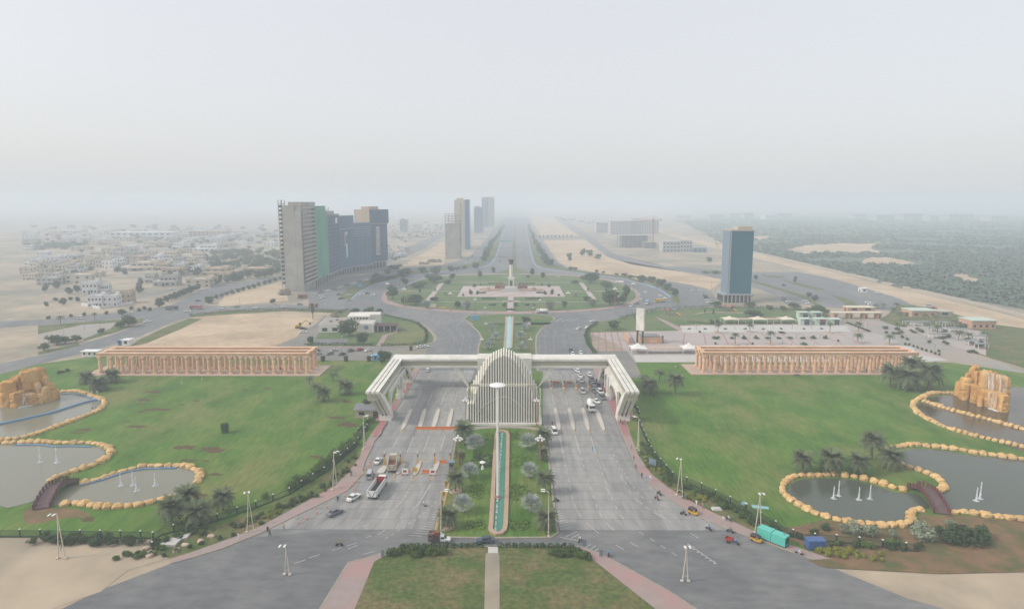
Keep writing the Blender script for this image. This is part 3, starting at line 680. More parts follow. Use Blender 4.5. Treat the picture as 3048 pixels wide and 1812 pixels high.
# ribbed arch
yf = P('A', 1200, 846).y; xl, xr = P('A', 925, 846).x, P('A', 1512, 846).x
cxr = (xl + xr) / 2; hw = (xr - xl) / 2
arch = thing('ribbed_arch', 'tall pointed arch of cream vertical fins at the centre of the gate', 'archway', (cxr, yf, 0))
OUTL = [(0, 28.0), (.19, 27.2), (.37, 26.0), (.47, 25.0), (.58, 23.0), (.70, 20.2), (.825, 17.3), (.92, 15.0), (.97, 12.8), (1.01, 10.0)]
def outl(u):
    for (a, z0), (c, z1) in zip(OUTL, OUTL[1:]):
        if u <= c: return z0 + (z1 - z0) * (u - a) / (c - a)
    return OUTL[-1][1]
NF = 29
for i in range(NF):
    u = -1 + 2 * i / (NF - 1); ho = 78 - (78 - outl(abs(u))) * (yf + 5.6) / yf; hi = max(outl(min(1, abs(u) * 1.16 + .02)) - 3.0, 6.0); x = u * hw
    if hi > 15.5: pr = [(0, .7), (0, 14.4), (1.5, 14.7), (1.5, hi), (5.6, ho), (6.6, ho - .5), (4.4, hi - 1.5), (4.4, .7)]
    else: pr = [(0, .7), (0, min(hi, 14.2)), (2.0, min(hi + .6, 14.6)), (5.6, ho), (6.6, ho - .5), (4.4, .7)]
    MB().extr(pr, 'x', -.25, .25).build('fin', 'fin_stone', arch, (x, 0, 0))
rp = MB(); us = [i / 24 * 2 - 1 for i in range(25)]
hi_ = lambda u: max(outl(min(1, abs(u) * 1.16 + .02)) - 3.6, 5.4); ho_ = lambda u: 78 - (78 - outl(abs(u))) * (yf + 5.6) / yf - .9
for a_, c_ in zip(us, us[1:]):
    rp.face([(a_ * hw, 1.9, hi_(a_)), (c_ * hw, 1.9, hi_(c_)), (c_ * hw, 5.5, ho_(c_)), (a_ * hw, 5.5, ho_(a_))])
rp.build('rim_panel', 'gate_panel', arch)
MB().b2(-hw * .93, hw * .93, .35, 1.35, 14.05, 14.65).build('ledge', 'gate_panel', arch)
back = [(-hw, .3)] + [(u / 12 * hw, max(outl(min(1, abs(u / 12) * 1.16 + .02)) - 3.1, 6)) for u in range(-12, 13)] + [(hw, .3)]
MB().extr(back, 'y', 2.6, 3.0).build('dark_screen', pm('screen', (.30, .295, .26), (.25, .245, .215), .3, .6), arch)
MB().b2(-hw - .7, hw + .7, -.9, 5.5, 0, .85).build('plinth', 'gate_white', arch)
for s in (-1, 1):
    b = MB(); b.box((s * (hw + .55), 2.6, 3.2), (.9, 5.6, 6.2), top=(.55, .8), off=(-s * .3, 0)); b.build('side_buttress', 'gate_white', arch)
    b = MB(); b.box((s * (hw + .35), 3.4, 9.0), (.35, 3.2, 6.4)); b.build('side_panel', 'gate_white', arch)
tp = [Vector(((x - 640) / 515 * hw, -.08, CAMH * (1 - (1020 + y / 4.946 - HZ) / (1020 + 1215 / 4.946 - HZ)))) for x, y in ((250, 1050), (330, 935), (450, 850), (560, 800), (640, 780), (720, 792), (830, 860), (920, 940), (1010, 1050))]
MB().path(smooth(tp, 3), .07, 4).build('light_string', 'lamp_white', arch)

# floodlight mast
p = P('D', 1267, 588); hm = height('D', 1267, 588, 1267, (1132 - 1260) * 2.628)
mast = thing('floodlight_mast', 'tall white mast with a round disc top rising from the fountain pool', 'mast', p)
MB().tube((0, 0, 0), (0, 0, hm), .42, .22, 12).build('pole', 'lamp_white', mast)
MB().lathe([(.2, hm - .5), (1.2, hm - .35), (2.05, hm - .1), (2.1, hm + .1), (1.4, hm + .35), (.3, hm + .45)], 24).build('disc', 'lamp_white', mast)
MB().lathe([(1.0, .0), (1.0, .5), (.6, .6), (.55, 1.0)], 10).build('base', 'red_paver', mast)

# ---------------------------------------------------------------- colonnades
shaft = MB(); shaft.smooth = True; shaft.lathe([(.90, .9), (.84, 1.6), (.74, 5.6), (.68, 6.4)], 12); shaft_m = shaft.mesh('shaft', 'sandstone')
cb = MB(); cb.box((0, 0, .25), (2.0, 2.0, .5)); cb.smooth = True; cb.lathe([(.98, .5), (1.0, .7), (.8, .92)], 12); base_m = cb.mesh('column_base', 'sandstone')
cc = MB(); cc.smooth = True; cc.lathe([(.68, 6.4), (.84, 6.55), (.76, 6.8), (1.0, 7.5), (1.12, 7.8)], 12); cc.smooth = False; cc.box((0, 0, 8.05), (2.05, 2.05, .5)); cap_m = cc.mesh('capital', 'sandstone')
def colonnade(k, xa, xb, yf_, yb_, pf, label, n=20):
    a = P(k, xa, yf_); e = P(k, xb, yf_); Yb = P(k, (xa + xb) / 2, yb_).y; Y = a.y
    r = thing('colonnade', label, 'colonnade', ((a.x + e.x) / 2, (Y + Yb) / 2, 0)); off = Vector(r.location)
    dep = Yb - Y; hwid = (e.x - a.x) / 2; pz = .45
    MB().b2(-hwid - 6.5, hwid + 6.5, -dep / 2 - 3.2, dep / 2 + 3.5, .1, pz).build('platform', 'platform_stone', r)
    for j, yy in enumerate((-dep / 2, 0, dep / 2)):
        for i in range(n):
            x = -hwid + 2 * hwid * i / (n - 1)
            o = link('column', shaft_m, r, (x, yy, pz - .1)); link('column_base', base_m, o); link('capital', cap_m, o)
        MB().b2(-hwid - 1.1, hwid + 1.1, yy - .8, yy + .8, 8.65, 10.0).build('long_beam', 'sandstone_roof', r)
        MB().b2(-hwid - 1.25, hwid + 1.25, yy - .98, yy + .98, 9.75, 10.15).build('cornice', 'sandstone_roof', r)
    for i in (0, n - 1):
        x = -hwid + 2 * hwid * i / (n - 1)
        MB().b2(x - .75, x + .75, -dep / 2 + 1.0, -1.0, 8.7, 10.08).build('end_beam', 'sandstone_roof', r)
        MB().b2(x - .75, x + .75, 1.0, dep / 2 - 1.0, 8.7, 10.08).build('end_beam', 'sandstone_roof', r)
    return r
colonnade('M', 80, 2335, 345, 272, 385, 'long sandstone colonnade beside the levelled sand plot and car park')
colonnade('N', 215, 2290, 303, 240, 350, 'long sandstone colonnade in front of the paved plaza with tent canopies')

# ---------------------------------------------------------------- towers
flat('glass_navy', (.024, .066, .14), .25, 0, .2); flat('glass_blue', (.045, .13, .24), .25, 0, .25); flat('glass_teal', (.008, .115, .165), .35, 0, .1)
flat('band_blue', (.16, .22, .29), .4); flat('steel', (.30, .32, .35), .4)
pm('bare_concrete', (.42, .40, .36), (.36, .345, .31), .2, .9, c3=(.31, .295, .265), scale3=.08)
pm('tan_cladding', (.42, .33, .23), (.38, .30, .21), .1, .8)
pm('green_net', (.09, .33, .22), (.12, .38, .26), .15, .9, c3=(.075, .27, .19), scale3=.06, stretch=(1, 1, .3))
pm('beige_wall', (.48, .42, .34), (.42, .37, .30), .1, .85)
def frame(p, q):                                  # local frame of a facade p->q (pixels on the ground): origin p, x along, y into the building
    d = (q - p); L = d.length; ang = math.atan2(d.y, d.x); return L, ang
def floors(mb, x0, x1, y0, y1, z0, z1, st, t=.35, e=.08):
    z = z0
    while z < z1: mb.b2(x0 - e, x1 + e, y0 - e, y1 + e, z, z + t); z += st
    return mb
# 1 concrete tower still under construction, with green netting. The street front runs along x of the local frame.
p = P('O', 415, 1335); q = P('O', 720, 1190); L, ang = frame(p, q)
t1 = thing('unfinished_tower', 'bare concrete tower block with green safety net on half its street front', 'tower', p, ang)
D = 18.0; L1 = L * .50; H1 = 75.0
MB().b2(.6, L1, .8, D - .8, 0, H1).build('core_wall', 'bare_concrete', t1)
MB().b2(-.2, .59, 6.5, D - 1.2, 0, H1 + .3).build('end_wall', 'bare_concrete', t1)
MB().b2(-.45, .55, 1.0, 6.3, 0, H1 - 4).build('end_wall', 'bare_concrete', t1)
for k in range(19):
    z = 6 + k * 3.7
    MB().b2(.2, L1 + 2, -1.5, .9, z, z + .45).build('floor_slab', 'bare_concrete', t1)
    MB().b2(.9, L1 + 1.5, -.6, -.3, z + .46, z + 1.5).build('balcony_wall', 'beige_wall', t1)
    MB().b2(1.2, L1 + 1, .68, .84, z + .5, z + 3.5).build('window', 'glass_dark', t1)
    MB().b2(-.6, .25, D - 1.1, D + 2.3, z, z + .4).build('floor_slab', 'bare_concrete', t1)
    MB().b2(-.25, .18, D - .9, D + 1.6, z + .9, z + 2.9).build('window', 'glass_dark', t1)
    MB().b2(-.62, -.2, D + 1.6, D + 2.3, z + .4, z + 3.7).build('pier', 'bare_concrete', t1)
for xx, yy in ((.4, D + 2.2), (8, D + 2.2), (.4, D - .9), (8, D - .9)):
    MB().b2(xx - .3, xx + .3, yy - .3, yy + .3, 0, 80).build('pier', 'bare_concrete', t1)
MB().b2(.1, 8.3, D - 1.2, D + 2.4, 76.4, 77.0).build('roof_frame', 'bare_concrete', t1)
MB().b2(-.3, L1 + 6, .5, 11.5, H1, 78.2).build('plant_room', 'bare_concrete', t1)
MB().b2(L1, L, -.6, D - 2, 6, H1 - .5).build('safety_net', 'green_net', t1)
MB().b2(L, L + 7, -.5, D - 3, 6, H1 - 8.5).build('safety_net', 'green_net', t1)
for k in range(9): MB().b2(L1 * .2 + k * 7, L1 * .2 + k * 7 + .7, -1.4, -.7, 0, 6.0).build('pier', 'bare_concrete', t1)
MB().b2(L1, L + 7, 0, D - 2, 0, 6).build('ground_floor', 'glass_dark', t1)
# 2..5 glass towers on the same street front
def glass_tower(pk, qk, Hh, D, glass, label, podium=6.5, extra=None, st=3.8, bandm='band_blue', cap=None):
    p = P('O', *pk); q = P('O', *qk); L, ang = frame(p, q)
    t = thing('glass_tower', label, 'tower', p, ang)
    MB().b2(0, L, 0, D, podium, Hh).build('curtain_wall', glass, t)
    f = floors(MB(), 0, L, 0, D, podium, Hh, st, .22, .05); o = f.build('floor_bands', bandm, t)
    v = MB(); n = max(4, int(L / 2.6))
    for i in range(n + 1): v.b2(L * i / n - .06, L * i / n + .06, -.1, -.02, podium, Hh)
    for i in range(9): v.b2(-.1, -.02, D * i / 8 - .06, D * i / 8 + .06, podium, Hh)
    v.build('mullions', bandm, t)
    MB().b2(1.0, L - 1, 1.5, D - 1, 0, podium).build('ground_floor', 'glass_dark', t)
    MB().b2(-.3, L + .3, -1.2, 1.4, podium - .9, podium - .05).build('canopy', 'steel', t)
    for i in range(max(3, int(L / 6))): MB().b2(i * 6 + .2, i * 6 + .9, -1, -.3, 0, podium - .9).build('column', 'steel', t)
    MB().b2(-.15, L + .15, -.15, D + .15, Hh, Hh + 1.0).build('parapet', bandm, t)
    if extra: extra(t, L, D)
    return t
def e2(t, L, D):
    MB().b2(-.2, -.05, D * .45, D * .5, 6.5, 64).build('seam', 'glass_dark', t)
    MB().b2(L * .7, L * .85, -.35, -.12, 56, 62).build('sign_panel', 'lamp_white', t)
    MB().b2(3, L - 8, 3, D - 4, 66, 69).build('plant_room', 'bare_concrete', t)
    for i in range(6): MB().b2(4 + i * 5, 4.5 + i * 5, 4, 4.5, 69, 71 + i % 3).build('roof_column', 'bare_concrete', t)
glass_tower((722, 1188), (905, 1105), 64.8, 20, 'glass_navy', 'dark navy glass tower with a small white roof sign beside the netted tower', extra=e2)
def e3(t, L, D):
    MB().b2(0, L, -.3, -.08, 49, 49.8).build('sky_band', 'steel', t)
    MB().b2(-.3, -.08, 0, D, 62, 64).build('crown_band', 'steel', t)
    MB().b2(L * .42, L * .5, -.3, -.08, 18, 33).build('light_fin', 'lamp_white', t); MB().b2(L * .42, L * .5, -.3, -.08, 42, 46).build('light_fin', 'lamp_white', t)
    MB().b2(L * .3, L * .4, -.28, -.08, 30, 46).build('bronze_fin', 'tan_cladding', t)
glass_tower((905, 1105), (1102, 1060), 62.5, 20, 'glass_blue', 'steel blue glass tower with a thin white light strip up its front', extra=e3, bandm='glass_blue')
def e4(t, L, D):
    for i in range(5): MB().b2(0, L, -.4, -.06, 40 + i * 2.4, 40.6 + i * 2.4).build('louvre', 'steel', t)
    for i in range(3): MB().b2(L * (.2 + .25 * i), L * (.2 + .25 * i) + .5, -.3, -.06, 10, 38).build('pier', 'steel', t)
glass_tower((1102, 1060), (1335, 1025), 54, 22, 'glass_blue', 'lower glass tower with horizontal louvres below the tan topped tower', extra=e4)
def e5(t, L, D):
    MB().b2(L * .28, L * .5, -.5, -.08, 16, 49).build('white_strip', 'gate_white', t)
    for i in range(3): MB().b2(L * (.30 + .07 * i), L * (.33 + .07 * i), -.6, -.5, 17, 48).build('slot', 'glass_dark', t)
    MB().b2(-3.5, L + 1, -1.8, D + 1, 53.4, 69.5).build('cap_block', 'glass_navy', t)
    MB().b2(-3.7, -3.5, -1.2, D, 53.8, 69.7).build('tan_face', 'tan_cladding', t)
    MB().b2(2, L * .6, 3, D - 5, 69.5, 73).build('plant_room', 'tan_cladding', t)
    MB().b2(-3.2, L + .6, -1.5, D, 52.6, 53.3).build('cap_base', 'steel', t)
glass_tower((1335, 1022), (1556, 990), 52.5, 20, 'glass_navy', 'dark glass tower with an overhanging tan and navy top block', extra=e5, podium=8)
# glass slab tower on the right
pl = P('I', 700, 690); pr_ = P('I', 885, 690); W2 = (pr_ - pl).length
t = thing('glass_tower', 'teal glass slab tower standing alone beside the sandy lot', 'tower', pl, math.atan2(pr_.y - pl.y, pr_.x - pl.x))
MB().b2(3.2, W2 - .4, 1, 19, 7.0, 56).build('curtain_wall', 'glass_teal', t)
floors(MB(), 3.2, W2 - .4, 1, 19, 7, 56, 3.6, .12, .04).build('floor_bands', 'glass_teal', t)
v = MB()
for i in range(9): v.b2(3.3 + (W2 - 4) * i / 8, 3.38 + (W2 - 4) * i / 8, .93, .99, 7, 56)
v.build('mullions', 'glass_blue', t)
MB().b2(3.1, 3.8, .8, 1.1, 7, 57).build('corner_fin', 'bare_concrete', t); MB().b2(2.95, 3.19, 2.2, 19, 7, 57).build('side_wall', 'band_blue', t)
MB().b2(W2 - .5, W2 - .2, 1.4, 19, 7, 56.6).build('side_wall', 'bare_concrete', t)
MB().b2(W2 * .42, W2 - 1, 3, 14, 56.2, 59.3).build('plant_room', 'beige_wall', t)
MB().b2(2.8, W2, .8, 19.2, 56, 57).build('parapet', 'beige_wall', t)
MB().b2(-1.5, W2 + .8, -1.5, 20, 6.0, 7.0).build('podium_roof', 'steel', t); MB().b2(.5, W2 - .5, 1, 19, 0, 6).build('ground_floor', 'glass_dark', t)
for i in range(8): MB().b2(-1 + i * (W2 + .6) / 7, -.3 + i * (W2 + .6) / 7, -1, -.3, 0, 6).build('column', 'bare_concrete', t)
# far towers along the boulevard
def far_tower(k, x0, x1, yb_, yt, dep, mat, label, wins=None, st=3.6, roof=True):
    a = P(k, x0, yb_); c = P(k, x1, yb_); Wd = c.x - a.x; Hh = height(k, x0, yb_, x0, yt)
    t = thing('tower_block', label, 'tower', a)
    MB().b2(0, Wd, 0, dep, 0, Hh).build('wall', mat, t)
    if wins: wins(t, Wd, dep, Hh)
    if roof: MB().b2(Wd * .15, Wd * .55, 3, dep - 3, Hh, Hh + 3).build('plant_room', mat, t)
    return t
def w_uc(t, W_, D_, H_):
    for k in range(4):
        z = H_ + k * 3.4
        MB().b2(-.2, W_ + 2, -.2, D_, z + 3.0, z + 3.4).build('floor_slab', 'bare_concrete', t)
        for i in range(5): MB().b2(W_ * i / 4.2, W_ * i / 4.2 + .8, .2, 1.0, z, z + 3.0).build('column', 'bare_concrete', t)
    for k in range(int(H_ / 3.4)): MB().b2(W_, W_ + 1.6, .5, D_, k * 3.4 + 3, k * 3.4 + 3.4).build('floor_slab', 'bare_concrete', t)
far_tower('H', 655, 780, 610, 305, 22, 'bare_concrete', 'grey unfinished tower block with open columned floors on top', w_uc, roof=False)
def w_bg(t, W_, D_, H_):
    MB().b2(W_ * .72, W_ + .3, -.4, D_, 0, H_ + .5).build('glass_wall', 'glass_blue', t)
    for k in range(18):
        MB().b2(W_ * .40, W_ * .47, -.2, .1, 6 + k * 4, 8 + k * 4).build('window', 'glass_dark', t)
        MB().b2(-.8, .1, 2, 8, 4 + k * 4, 5.2 + k * 4).build('balcony', 'beige_wall', t)
far_tower('H', 737, 862, 530, 102, 26, 'beige_wall', 'tall beige and blue tower block behind the unfinished tower', w_bg)
def w_bl(t, W_, D_, H_):
    for i in range(5): MB().b2(W_ * (.1 + .18 * i), W_ * (.16 + .18 * i), -.3, .1, 4, H_ - 4).build('window_strip', 'glass_navy', t)
far_tower('H', 903, 985, 390, 165, 26, 'band_blue', 'blue grey tower block with dark window strips along the boulevard', w_bl)
far_tower('H', 970, 1032, 342, 78, 30, 'band_blue', 'tall slender blue tower at the far end of the row', w_bl, roof=False)
far_tower('H', 1033, 1078, 342, 75, 30, 'beige_wall', 'pale slender tower joined to the tall blue one', w_bl, roof=False)
far_tower('H', 262, 328, 375, 272, 20, 'band_blue', 'lone grey blue block among the low houses behind the glass towers', w_bl)

# ---------------------------------------------------------------- monument on the roundabout
c = P('Q', 1253, 270)
mon = thing('monument_column', 'tall white column on a stepped plinth in the middle of the roundabout', 'monument', c)
hcol = height('H', 1225, 870, 1225, 600)
for k, (w_, z) in enumerate(((9, .9), (7.4, 1.8), (6.2, 2.8), (5.4, 3.6))):
    MB().b2(-w_, w_, -w_, w_, z - .9 if k else .3, z).build('step', 'plaza_light', mon)
MB().b2(-2.3, 2.3, -2.3, 2.3, 3.6, 11).build('plinth', 'gate_white', mon); MB().b2(-2.9, 2.9, -2.9, 2.9, 11, 12).build('plinth_cornice', 'gate_white', mon)
MB().b2(-1.3, 1.3, -2.36, -2.2, 5, 9.6).build('plaque', 'gate_dark', mon)
b = MB(); b.smooth = True; b.lathe([(1.5, 12), (1.75, 12.8), (1.55, 14), (1.4, hcol - 5), (1.55, hcol - 4.5)], 14); b.build('shaft', 'gate_white', mon)
b = MB(); b.lathe([(1.5, hcol - 4.6), (1.9, hcol - 3.4), (1.5, hcol - 2.6), (2.2, hcol - 1.5), (2.4, hcol)], 12); b.build('capital', 'dark_wood', mon)
for s in (-1, 1):
    cc_ = P('Q', 1253 + s * 105, 268); bt = thing('statue_group', 'red brown statue group on a grey block beside the roundabout column', 'statue', cc_, 0, 'statue groups beside the column')
    MB().b2(-7, 7, -4, 4, .3, 2.2).build('pedestal', 'platform_stone', bt)
    b = MB()
    for i in range(9):
        x = -4 + i; b.box((x, (i % 3 - 1) * 1.2, 3.6 + (i * 7 % 4) * .35), (1.3, 1.1, 3 + (i * 5 % 3) * .7), rz=i * .6, top=(.5, .5), off=(.3, 0))
    b.build('figures', pm('red_stone', (.33, .13, .08), (.25, .10, .06), .5, .8) if 'red_stone' not in MATS else 'red_stone', bt)
    fb = P('Q', 1253 + s * 215, 262); o = MB().lathe([(8.0, .3), (8.2, 1.0), (7.6, 1.05), (7.5, .6)], 24).lathe([(1.5, .6), (1.0, 1.6), (2.0, 2.0), (.3, 3.2)], 12).build('fountain_basin', 'terracotta_edge', None, fb)
    tag(o, 'round low fountain basin on the pale paving beside a red statue group', 'fountain', 'fountain basins on the roundabout')
# ---------------------------------------------------------------- foliage prototypes
def leaves(mb, R, lobes, n, size, flat_=.5):
    """n small leaf-clump quads spread through lobes [(x,y,z,rx,ry,rz)], mostly near their surface"""
    tot = sum(l[3] * l[4] for l in lobes)
    for l in lobes:
        k = max(6, int(n * l[3] * l[4] / tot))
        for _ in range(k):
            v = Vector((R.gauss(0, 1), R.gauss(0, 1), R.gauss(0, 1)))
            if v.length < .01: continue
            v.normalize(); rr = R.uniform(.25, 1.08) ** .45
            c = Vector((l[0] + v.x * l[3] * rr, l[1] + v.y * l[4] * rr, l[2] + v.z * l[5] * rr))
            nrm = (v + Vector((R.uniform(-1, 1), R.uniform(-1, 1), R.uniform(-.3, 1.2))) * .8).normalized()
            a = nrm.orthogonal().normalized(); b_ = nrm.cross(a); t = R.uniform(0, 6.28)
            a2 = a * math.cos(t) + b_ * math.sin(t); b2 = nrm.cross(a2); s1 = size * R.uniform(.6, 1.35); s2 = s1 * R.uniform(.5, .9)
            mb.face([c - a2 * s1 - b2 * s2 * .4, c + b2 * s2 * -.9, c + a2 * s1 + b2 * s2 * .3, c + b2 * s2])
    return mb
def tree_proto(seed, mat, name='tree', h=1.0, tall=.5, n=1100, size=.05, wide=.5):
    """unit tree: height 1, crown width ~1"""
    R = random.Random(seed); lobes = []
    for i in range(9):
        a = R.uniform(0, 6.28); d = R.uniform(.05, .30) * wide / .5; z = R.uniform(.24, .78)
        r = R.uniform(.17, .28) * wide / .5
        lobes.append((math.cos(a) * d, math.sin(a) * d, z, r, r, r * R.uniform(.6, .85) * tall / .5))
    lobes.append((0, 0, .5, .33 * wide / .5, .33 * wide / .5, .36))
    cr = leaves(MB(), R, lobes, n, size).mesh('crown', mat, fix=False)
    t = MB(); t.tube((0, 0, -.02), (R.uniform(-.02, .02), 0, .38), .035, .022, 6)
    for i in range(4):
        l = lobes[i]; t.tube((0, 0, .28), (l[0] * .8, l[1] * .8, l[2]), .018, .006, 4)
    return (name, 'tree', [('trunk', t.mesh('trunk', 'bark'), None, []), ('crown', cr, None, [])])
TREES = [tree_proto(i, 'leaf_dark') for i in range(4)]
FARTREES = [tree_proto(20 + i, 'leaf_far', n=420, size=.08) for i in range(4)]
OLIVE = [tree_proto(40 + i, 'leaf_olive', n=380) for i in range(2)]
def bush_proto(seed, mat, name='shrub', n=620, size=.06):
    R = random.Random(seed); lobes = []
    for i in range(7):
        a = R.uniform(0, 6.28); d = R.uniform(.05, .32); r = R.uniform(.17, .27)
        lobes.append((math.cos(a) * d, math.sin(a) * d, R.uniform(.25, .6), r, r, r * 1.1))
    lobes.append((0, 0, .3, .4, .4, .3))
    me = leaves(MB(), R, lobes, n, size).mesh(name, mat, fix=False)
    st = MB()
    for i in range(4): st.tube((0, 0, -.03), (lobes[i][0] * .7, lobes[i][1] * .7, lobes[i][2]), .03, .012, 4)
    return (name, 'shrub', [('stem', st.mesh('stem', 'bark'), None, []), ('foliage', me, None, [])])
BUSH = [bush_proto(60 + i, 'leaf_mid') for i in range(3)]; DBUSH = [bush_proto(70 + i, 'leaf_dark') for i in range(3)]
YBUSH = [bush_proto(80 + i, 'leaf_yellow') for i in range(2)]; SAGE = [bush_proto(90 + i, 'leaf_sage', n=900, size=.045) for i in range(3)]
RV = random.Random(11)
def pick(l): return l[RV.randrange(len(l))]
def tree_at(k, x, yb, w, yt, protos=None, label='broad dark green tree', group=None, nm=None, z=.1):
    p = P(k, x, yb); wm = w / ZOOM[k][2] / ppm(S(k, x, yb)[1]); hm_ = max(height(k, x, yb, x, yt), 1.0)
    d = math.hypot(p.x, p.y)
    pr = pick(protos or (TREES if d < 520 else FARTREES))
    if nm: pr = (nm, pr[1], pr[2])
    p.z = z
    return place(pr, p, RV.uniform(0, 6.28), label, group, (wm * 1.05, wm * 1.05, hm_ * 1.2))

# palms
def frond_mesh(seed, L, droop, mat, n=9, w=.7):
    R = random.Random(seed); mb = MB(); pts = []
    for i in range(n + 1):
        t = i / n; pts.append(Vector((L * (t - .12 * t * t * droop), 0, L * (.42 * t - droop * .62 * t * t))))
    for i in range(n):
        a, c = pts[i], pts[i + 1]; d = (c - a).normalized(); ww = w * math.sin(min(1, (i + 1.2) / n) * 2.6 + .35) + .06
        for s in (-1, 1):
            tip = (a + c) / 2 + d * .28 * L / 3 + Vector((0, s * ww, -.20 * ww - .06)); mb.face([a, c, tip + d * .05, tip - d * .10 * L / 3])
    for i in range(n): mb.tube(pts[i], pts[i + 1], .03, .02, 3, False)
    return mb.mesh('frond', mat, fix=False)
FRONDS = [frond_mesh(i, 2.9, dr, 'leaf_palm') for i, dr in enumerate((.75, 1.05, 1.35, 1.75))]
def trunk_mesh(h, r, mat='palm_bark'):
    mb = MB(); n = 7
    for i in range(n):
        z0, z1 = h * i / n, h * (i + 1) / n; mb.tube((0, 0, z0 - .1), (0, 0, z1), r * (1.05 - .2 * i / n), r * (1.16 - .2 * i / n), 8)
    return mb.mesh('trunk', mat)
PTRUNK = {h: trunk_mesh(h, .26) for h in (2.4, 3.2, 4.2, 5.5)}
def palm(p, h, r, label, group=None, nfr=44, seed=0, full=True):
    R = random.Random(seed); th = min(PTRUNK, key=lambda q: abs(q - (h - r * .75)))
    t = thing('palm_tree', label, 'palm tree', p, R.uniform(0, 6.28), group)
    o = link('trunk', PTRUNK[th], t); o.scale = (r / 2.6, r / 2.6, max(1.2, h - r * .75) / th); zt = max(1.2, h - r * .75)
    for i in range(nfr):
        k = i / nfr; f = link('frond', FRONDS[min(3, int(k * 4))], t, (0, 0, zt - .1), 2.399 * i + R.uniform(-.2, .2), r / 1.8)
        f.rotation_euler = (R.uniform(-.15, .15), -(.85 - 1.05 * k) + R.uniform(-.12, .12), f.rotation_euler[2])
    return t
_cr = {}
def far_palm(p, h, r, label, group=None, seed=0, mat='leaf_palm'):
    key = (seed % 3, mat)
    if key not in _cr:
        R = random.Random(seed); mb = MB()
        for i in range(26):
            a = 2.399 * i; k = i / 26; up = .85 - 1.25 * k; L = 1.0
            d = Vector((math.cos(a), math.sin(a), 0)); prev = Vector((0, 0, 0)); side = Vector((-d.y, d.x, 0))
            for j in range(1, 5):
                t = j / 4; q = d * (L * t * math.cos(up * .5)) + Vector((0, 0, L * (math.sin(up) * t - .55 * t * t)))
                w_ = .13 * math.sin(t * 2.4 + .4) + .02
                mb.face([prev - side * w_ * 1.0 - Vector((0, 0, .05)), prev, q, q - side * w_ - Vector((0, 0, .05))]); mb.face([prev, prev + side * w_ - Vector((0, 0, .05)), q + side * w_ - Vector((0, 0, .05)), q]); prev = q
        _cr[key] = mb.mesh('crown', mat, fix=False)
    t = thing('palm_tree', label, 'palm tree', p, seed * 1.7, group); th = max(1.0, h - r * .6)
    o = link('trunk', PTRUNK[3.2], t); o.scale = (.75, .75, th / 3.2); link('crown', _cr[key], t, (0, 0, th - .1), 0, r)
    return t
def palm_at(k, x, yb, yt, wpx, label, group=None, full=True, seed=0, z=.12):
    p = P(k, x, yb); p.z = z; h = height(k, x, yb, x, yt); r = wpx / 2 / ZOOM[k][2] / ppm(S(k, x, yb)[1])
    return palm(p, h, r, label, group, seed=seed) if full else far_palm(p, h, r, label, group, seed=seed)
# silver fan palms
def fan_mesh(seed):
    mb = MB(); n = 13; R = random.Random(seed); c0 = Vector((.75, 0, .30))
    for i in range(n):
        a0 = (i / n - .5) * 4.6; a1 = ((i + .55) / n - .5) * 4.6; r = .72 + .28 * R.random()
        f = lambda a, rr: c0 + Vector((math.cos(a) * rr * .75, math.sin(a) * rr, -.15 * rr + .25 * math.cos(a) * rr))
        mb.face([c0, f(a0, r * .62), f((a0 + a1) / 2, r), f(a1, r * .62)])
    mb.tube((0, 0, 0), c0, .035, .025, 4); return mb.mesh('fan_leaf', 'leaf_silver', fix=False)
FANS = [fan_mesh(i) for i in range(3)]
def fan_palm(p, h, r, label, group, n=20, seed=0):
    R = random.Random(seed); t = thing('fan_palm', label, 'palm tree', p, R.uniform(0, 6), group); th = max(.8, h * .38)
    o = link('trunk', PTRUNK[2.4], t); o.scale = (1.2, 1.2, th / 2.4)
    for i in range(n):
        k = i / n; f = link('fan_leaf', FANS[i % 3], t, (0, 0, th), 2.399 * i, r / 1.2)
        f.rotation_euler = (R.uniform(-.2, .2), -(1.0 - 1.5 * k) + R.uniform(-.15, .15), 2.399 * i)
    return t

# ---------------------------------------------------------------- near palms
for i, (x, yb, yt, w_, l) in enumerate(((1030, 700, 505, 165, 'date palm with a ringed trunk nearest the fence corner by the small pond'), (1145, 570, 425, 150, 'date palm overhanging the rock edge of the small pond'), (1220, 705, 540, 165, 'date palm between the pond and the dark fence, second of three'), (1410, 600, 440, 130, 'date palm standing apart on the lawn near the small pond'))):
    palm_at('C', x, yb, yt, w_, l, 'date palms by the pond', seed=i)
for i, (x, yb, yt, w_, l) in enumerate(((1170, 355, 200, 125, 'date palm at the start of the row behind the round pond'), (1375, 350, 195, 150, 'date palm above the middle of the round pond rim'), (1570, 365, 222, 125, 'date palm behind the round pond, before the taller palm'), (1665, 258, 65, 135, 'tallest date palm on the lawn beside the ponds'), (1800, 320, 180, 140, 'date palm at the rock rim between the two ponds'))):
    palm_at('E', x, yb, yt, w_, l, 'date palms behind the round pond', seed=10 + i)
for i, (x, yb, yt, w_) in enumerate(((395, 352, 272, 95), (490, 405, 308, 110), (585, 345, 252, 100))):
    palm_at('B', x, yb, yt, w_, 'date palm in the trio at the end of the colonnade by the rock waterfall', 'date palms by the colonnade end', seed=20 + i)
for i, (x, yb, yt, w_) in enumerate(((2050, 360, 280, 80), (2095, 415, 335, 90), (2152, 485, 378, 95), (2230, 335, 252, 85), (2318, 435, 335, 95), (2290, 372, 298, 80))):
    palm_at('B', x, yb, yt, w_, 'date palm in the loose clump between colonnade and gate', 'date palms between colonnade and gate', seed=30 + i, full=i in (2, 4))
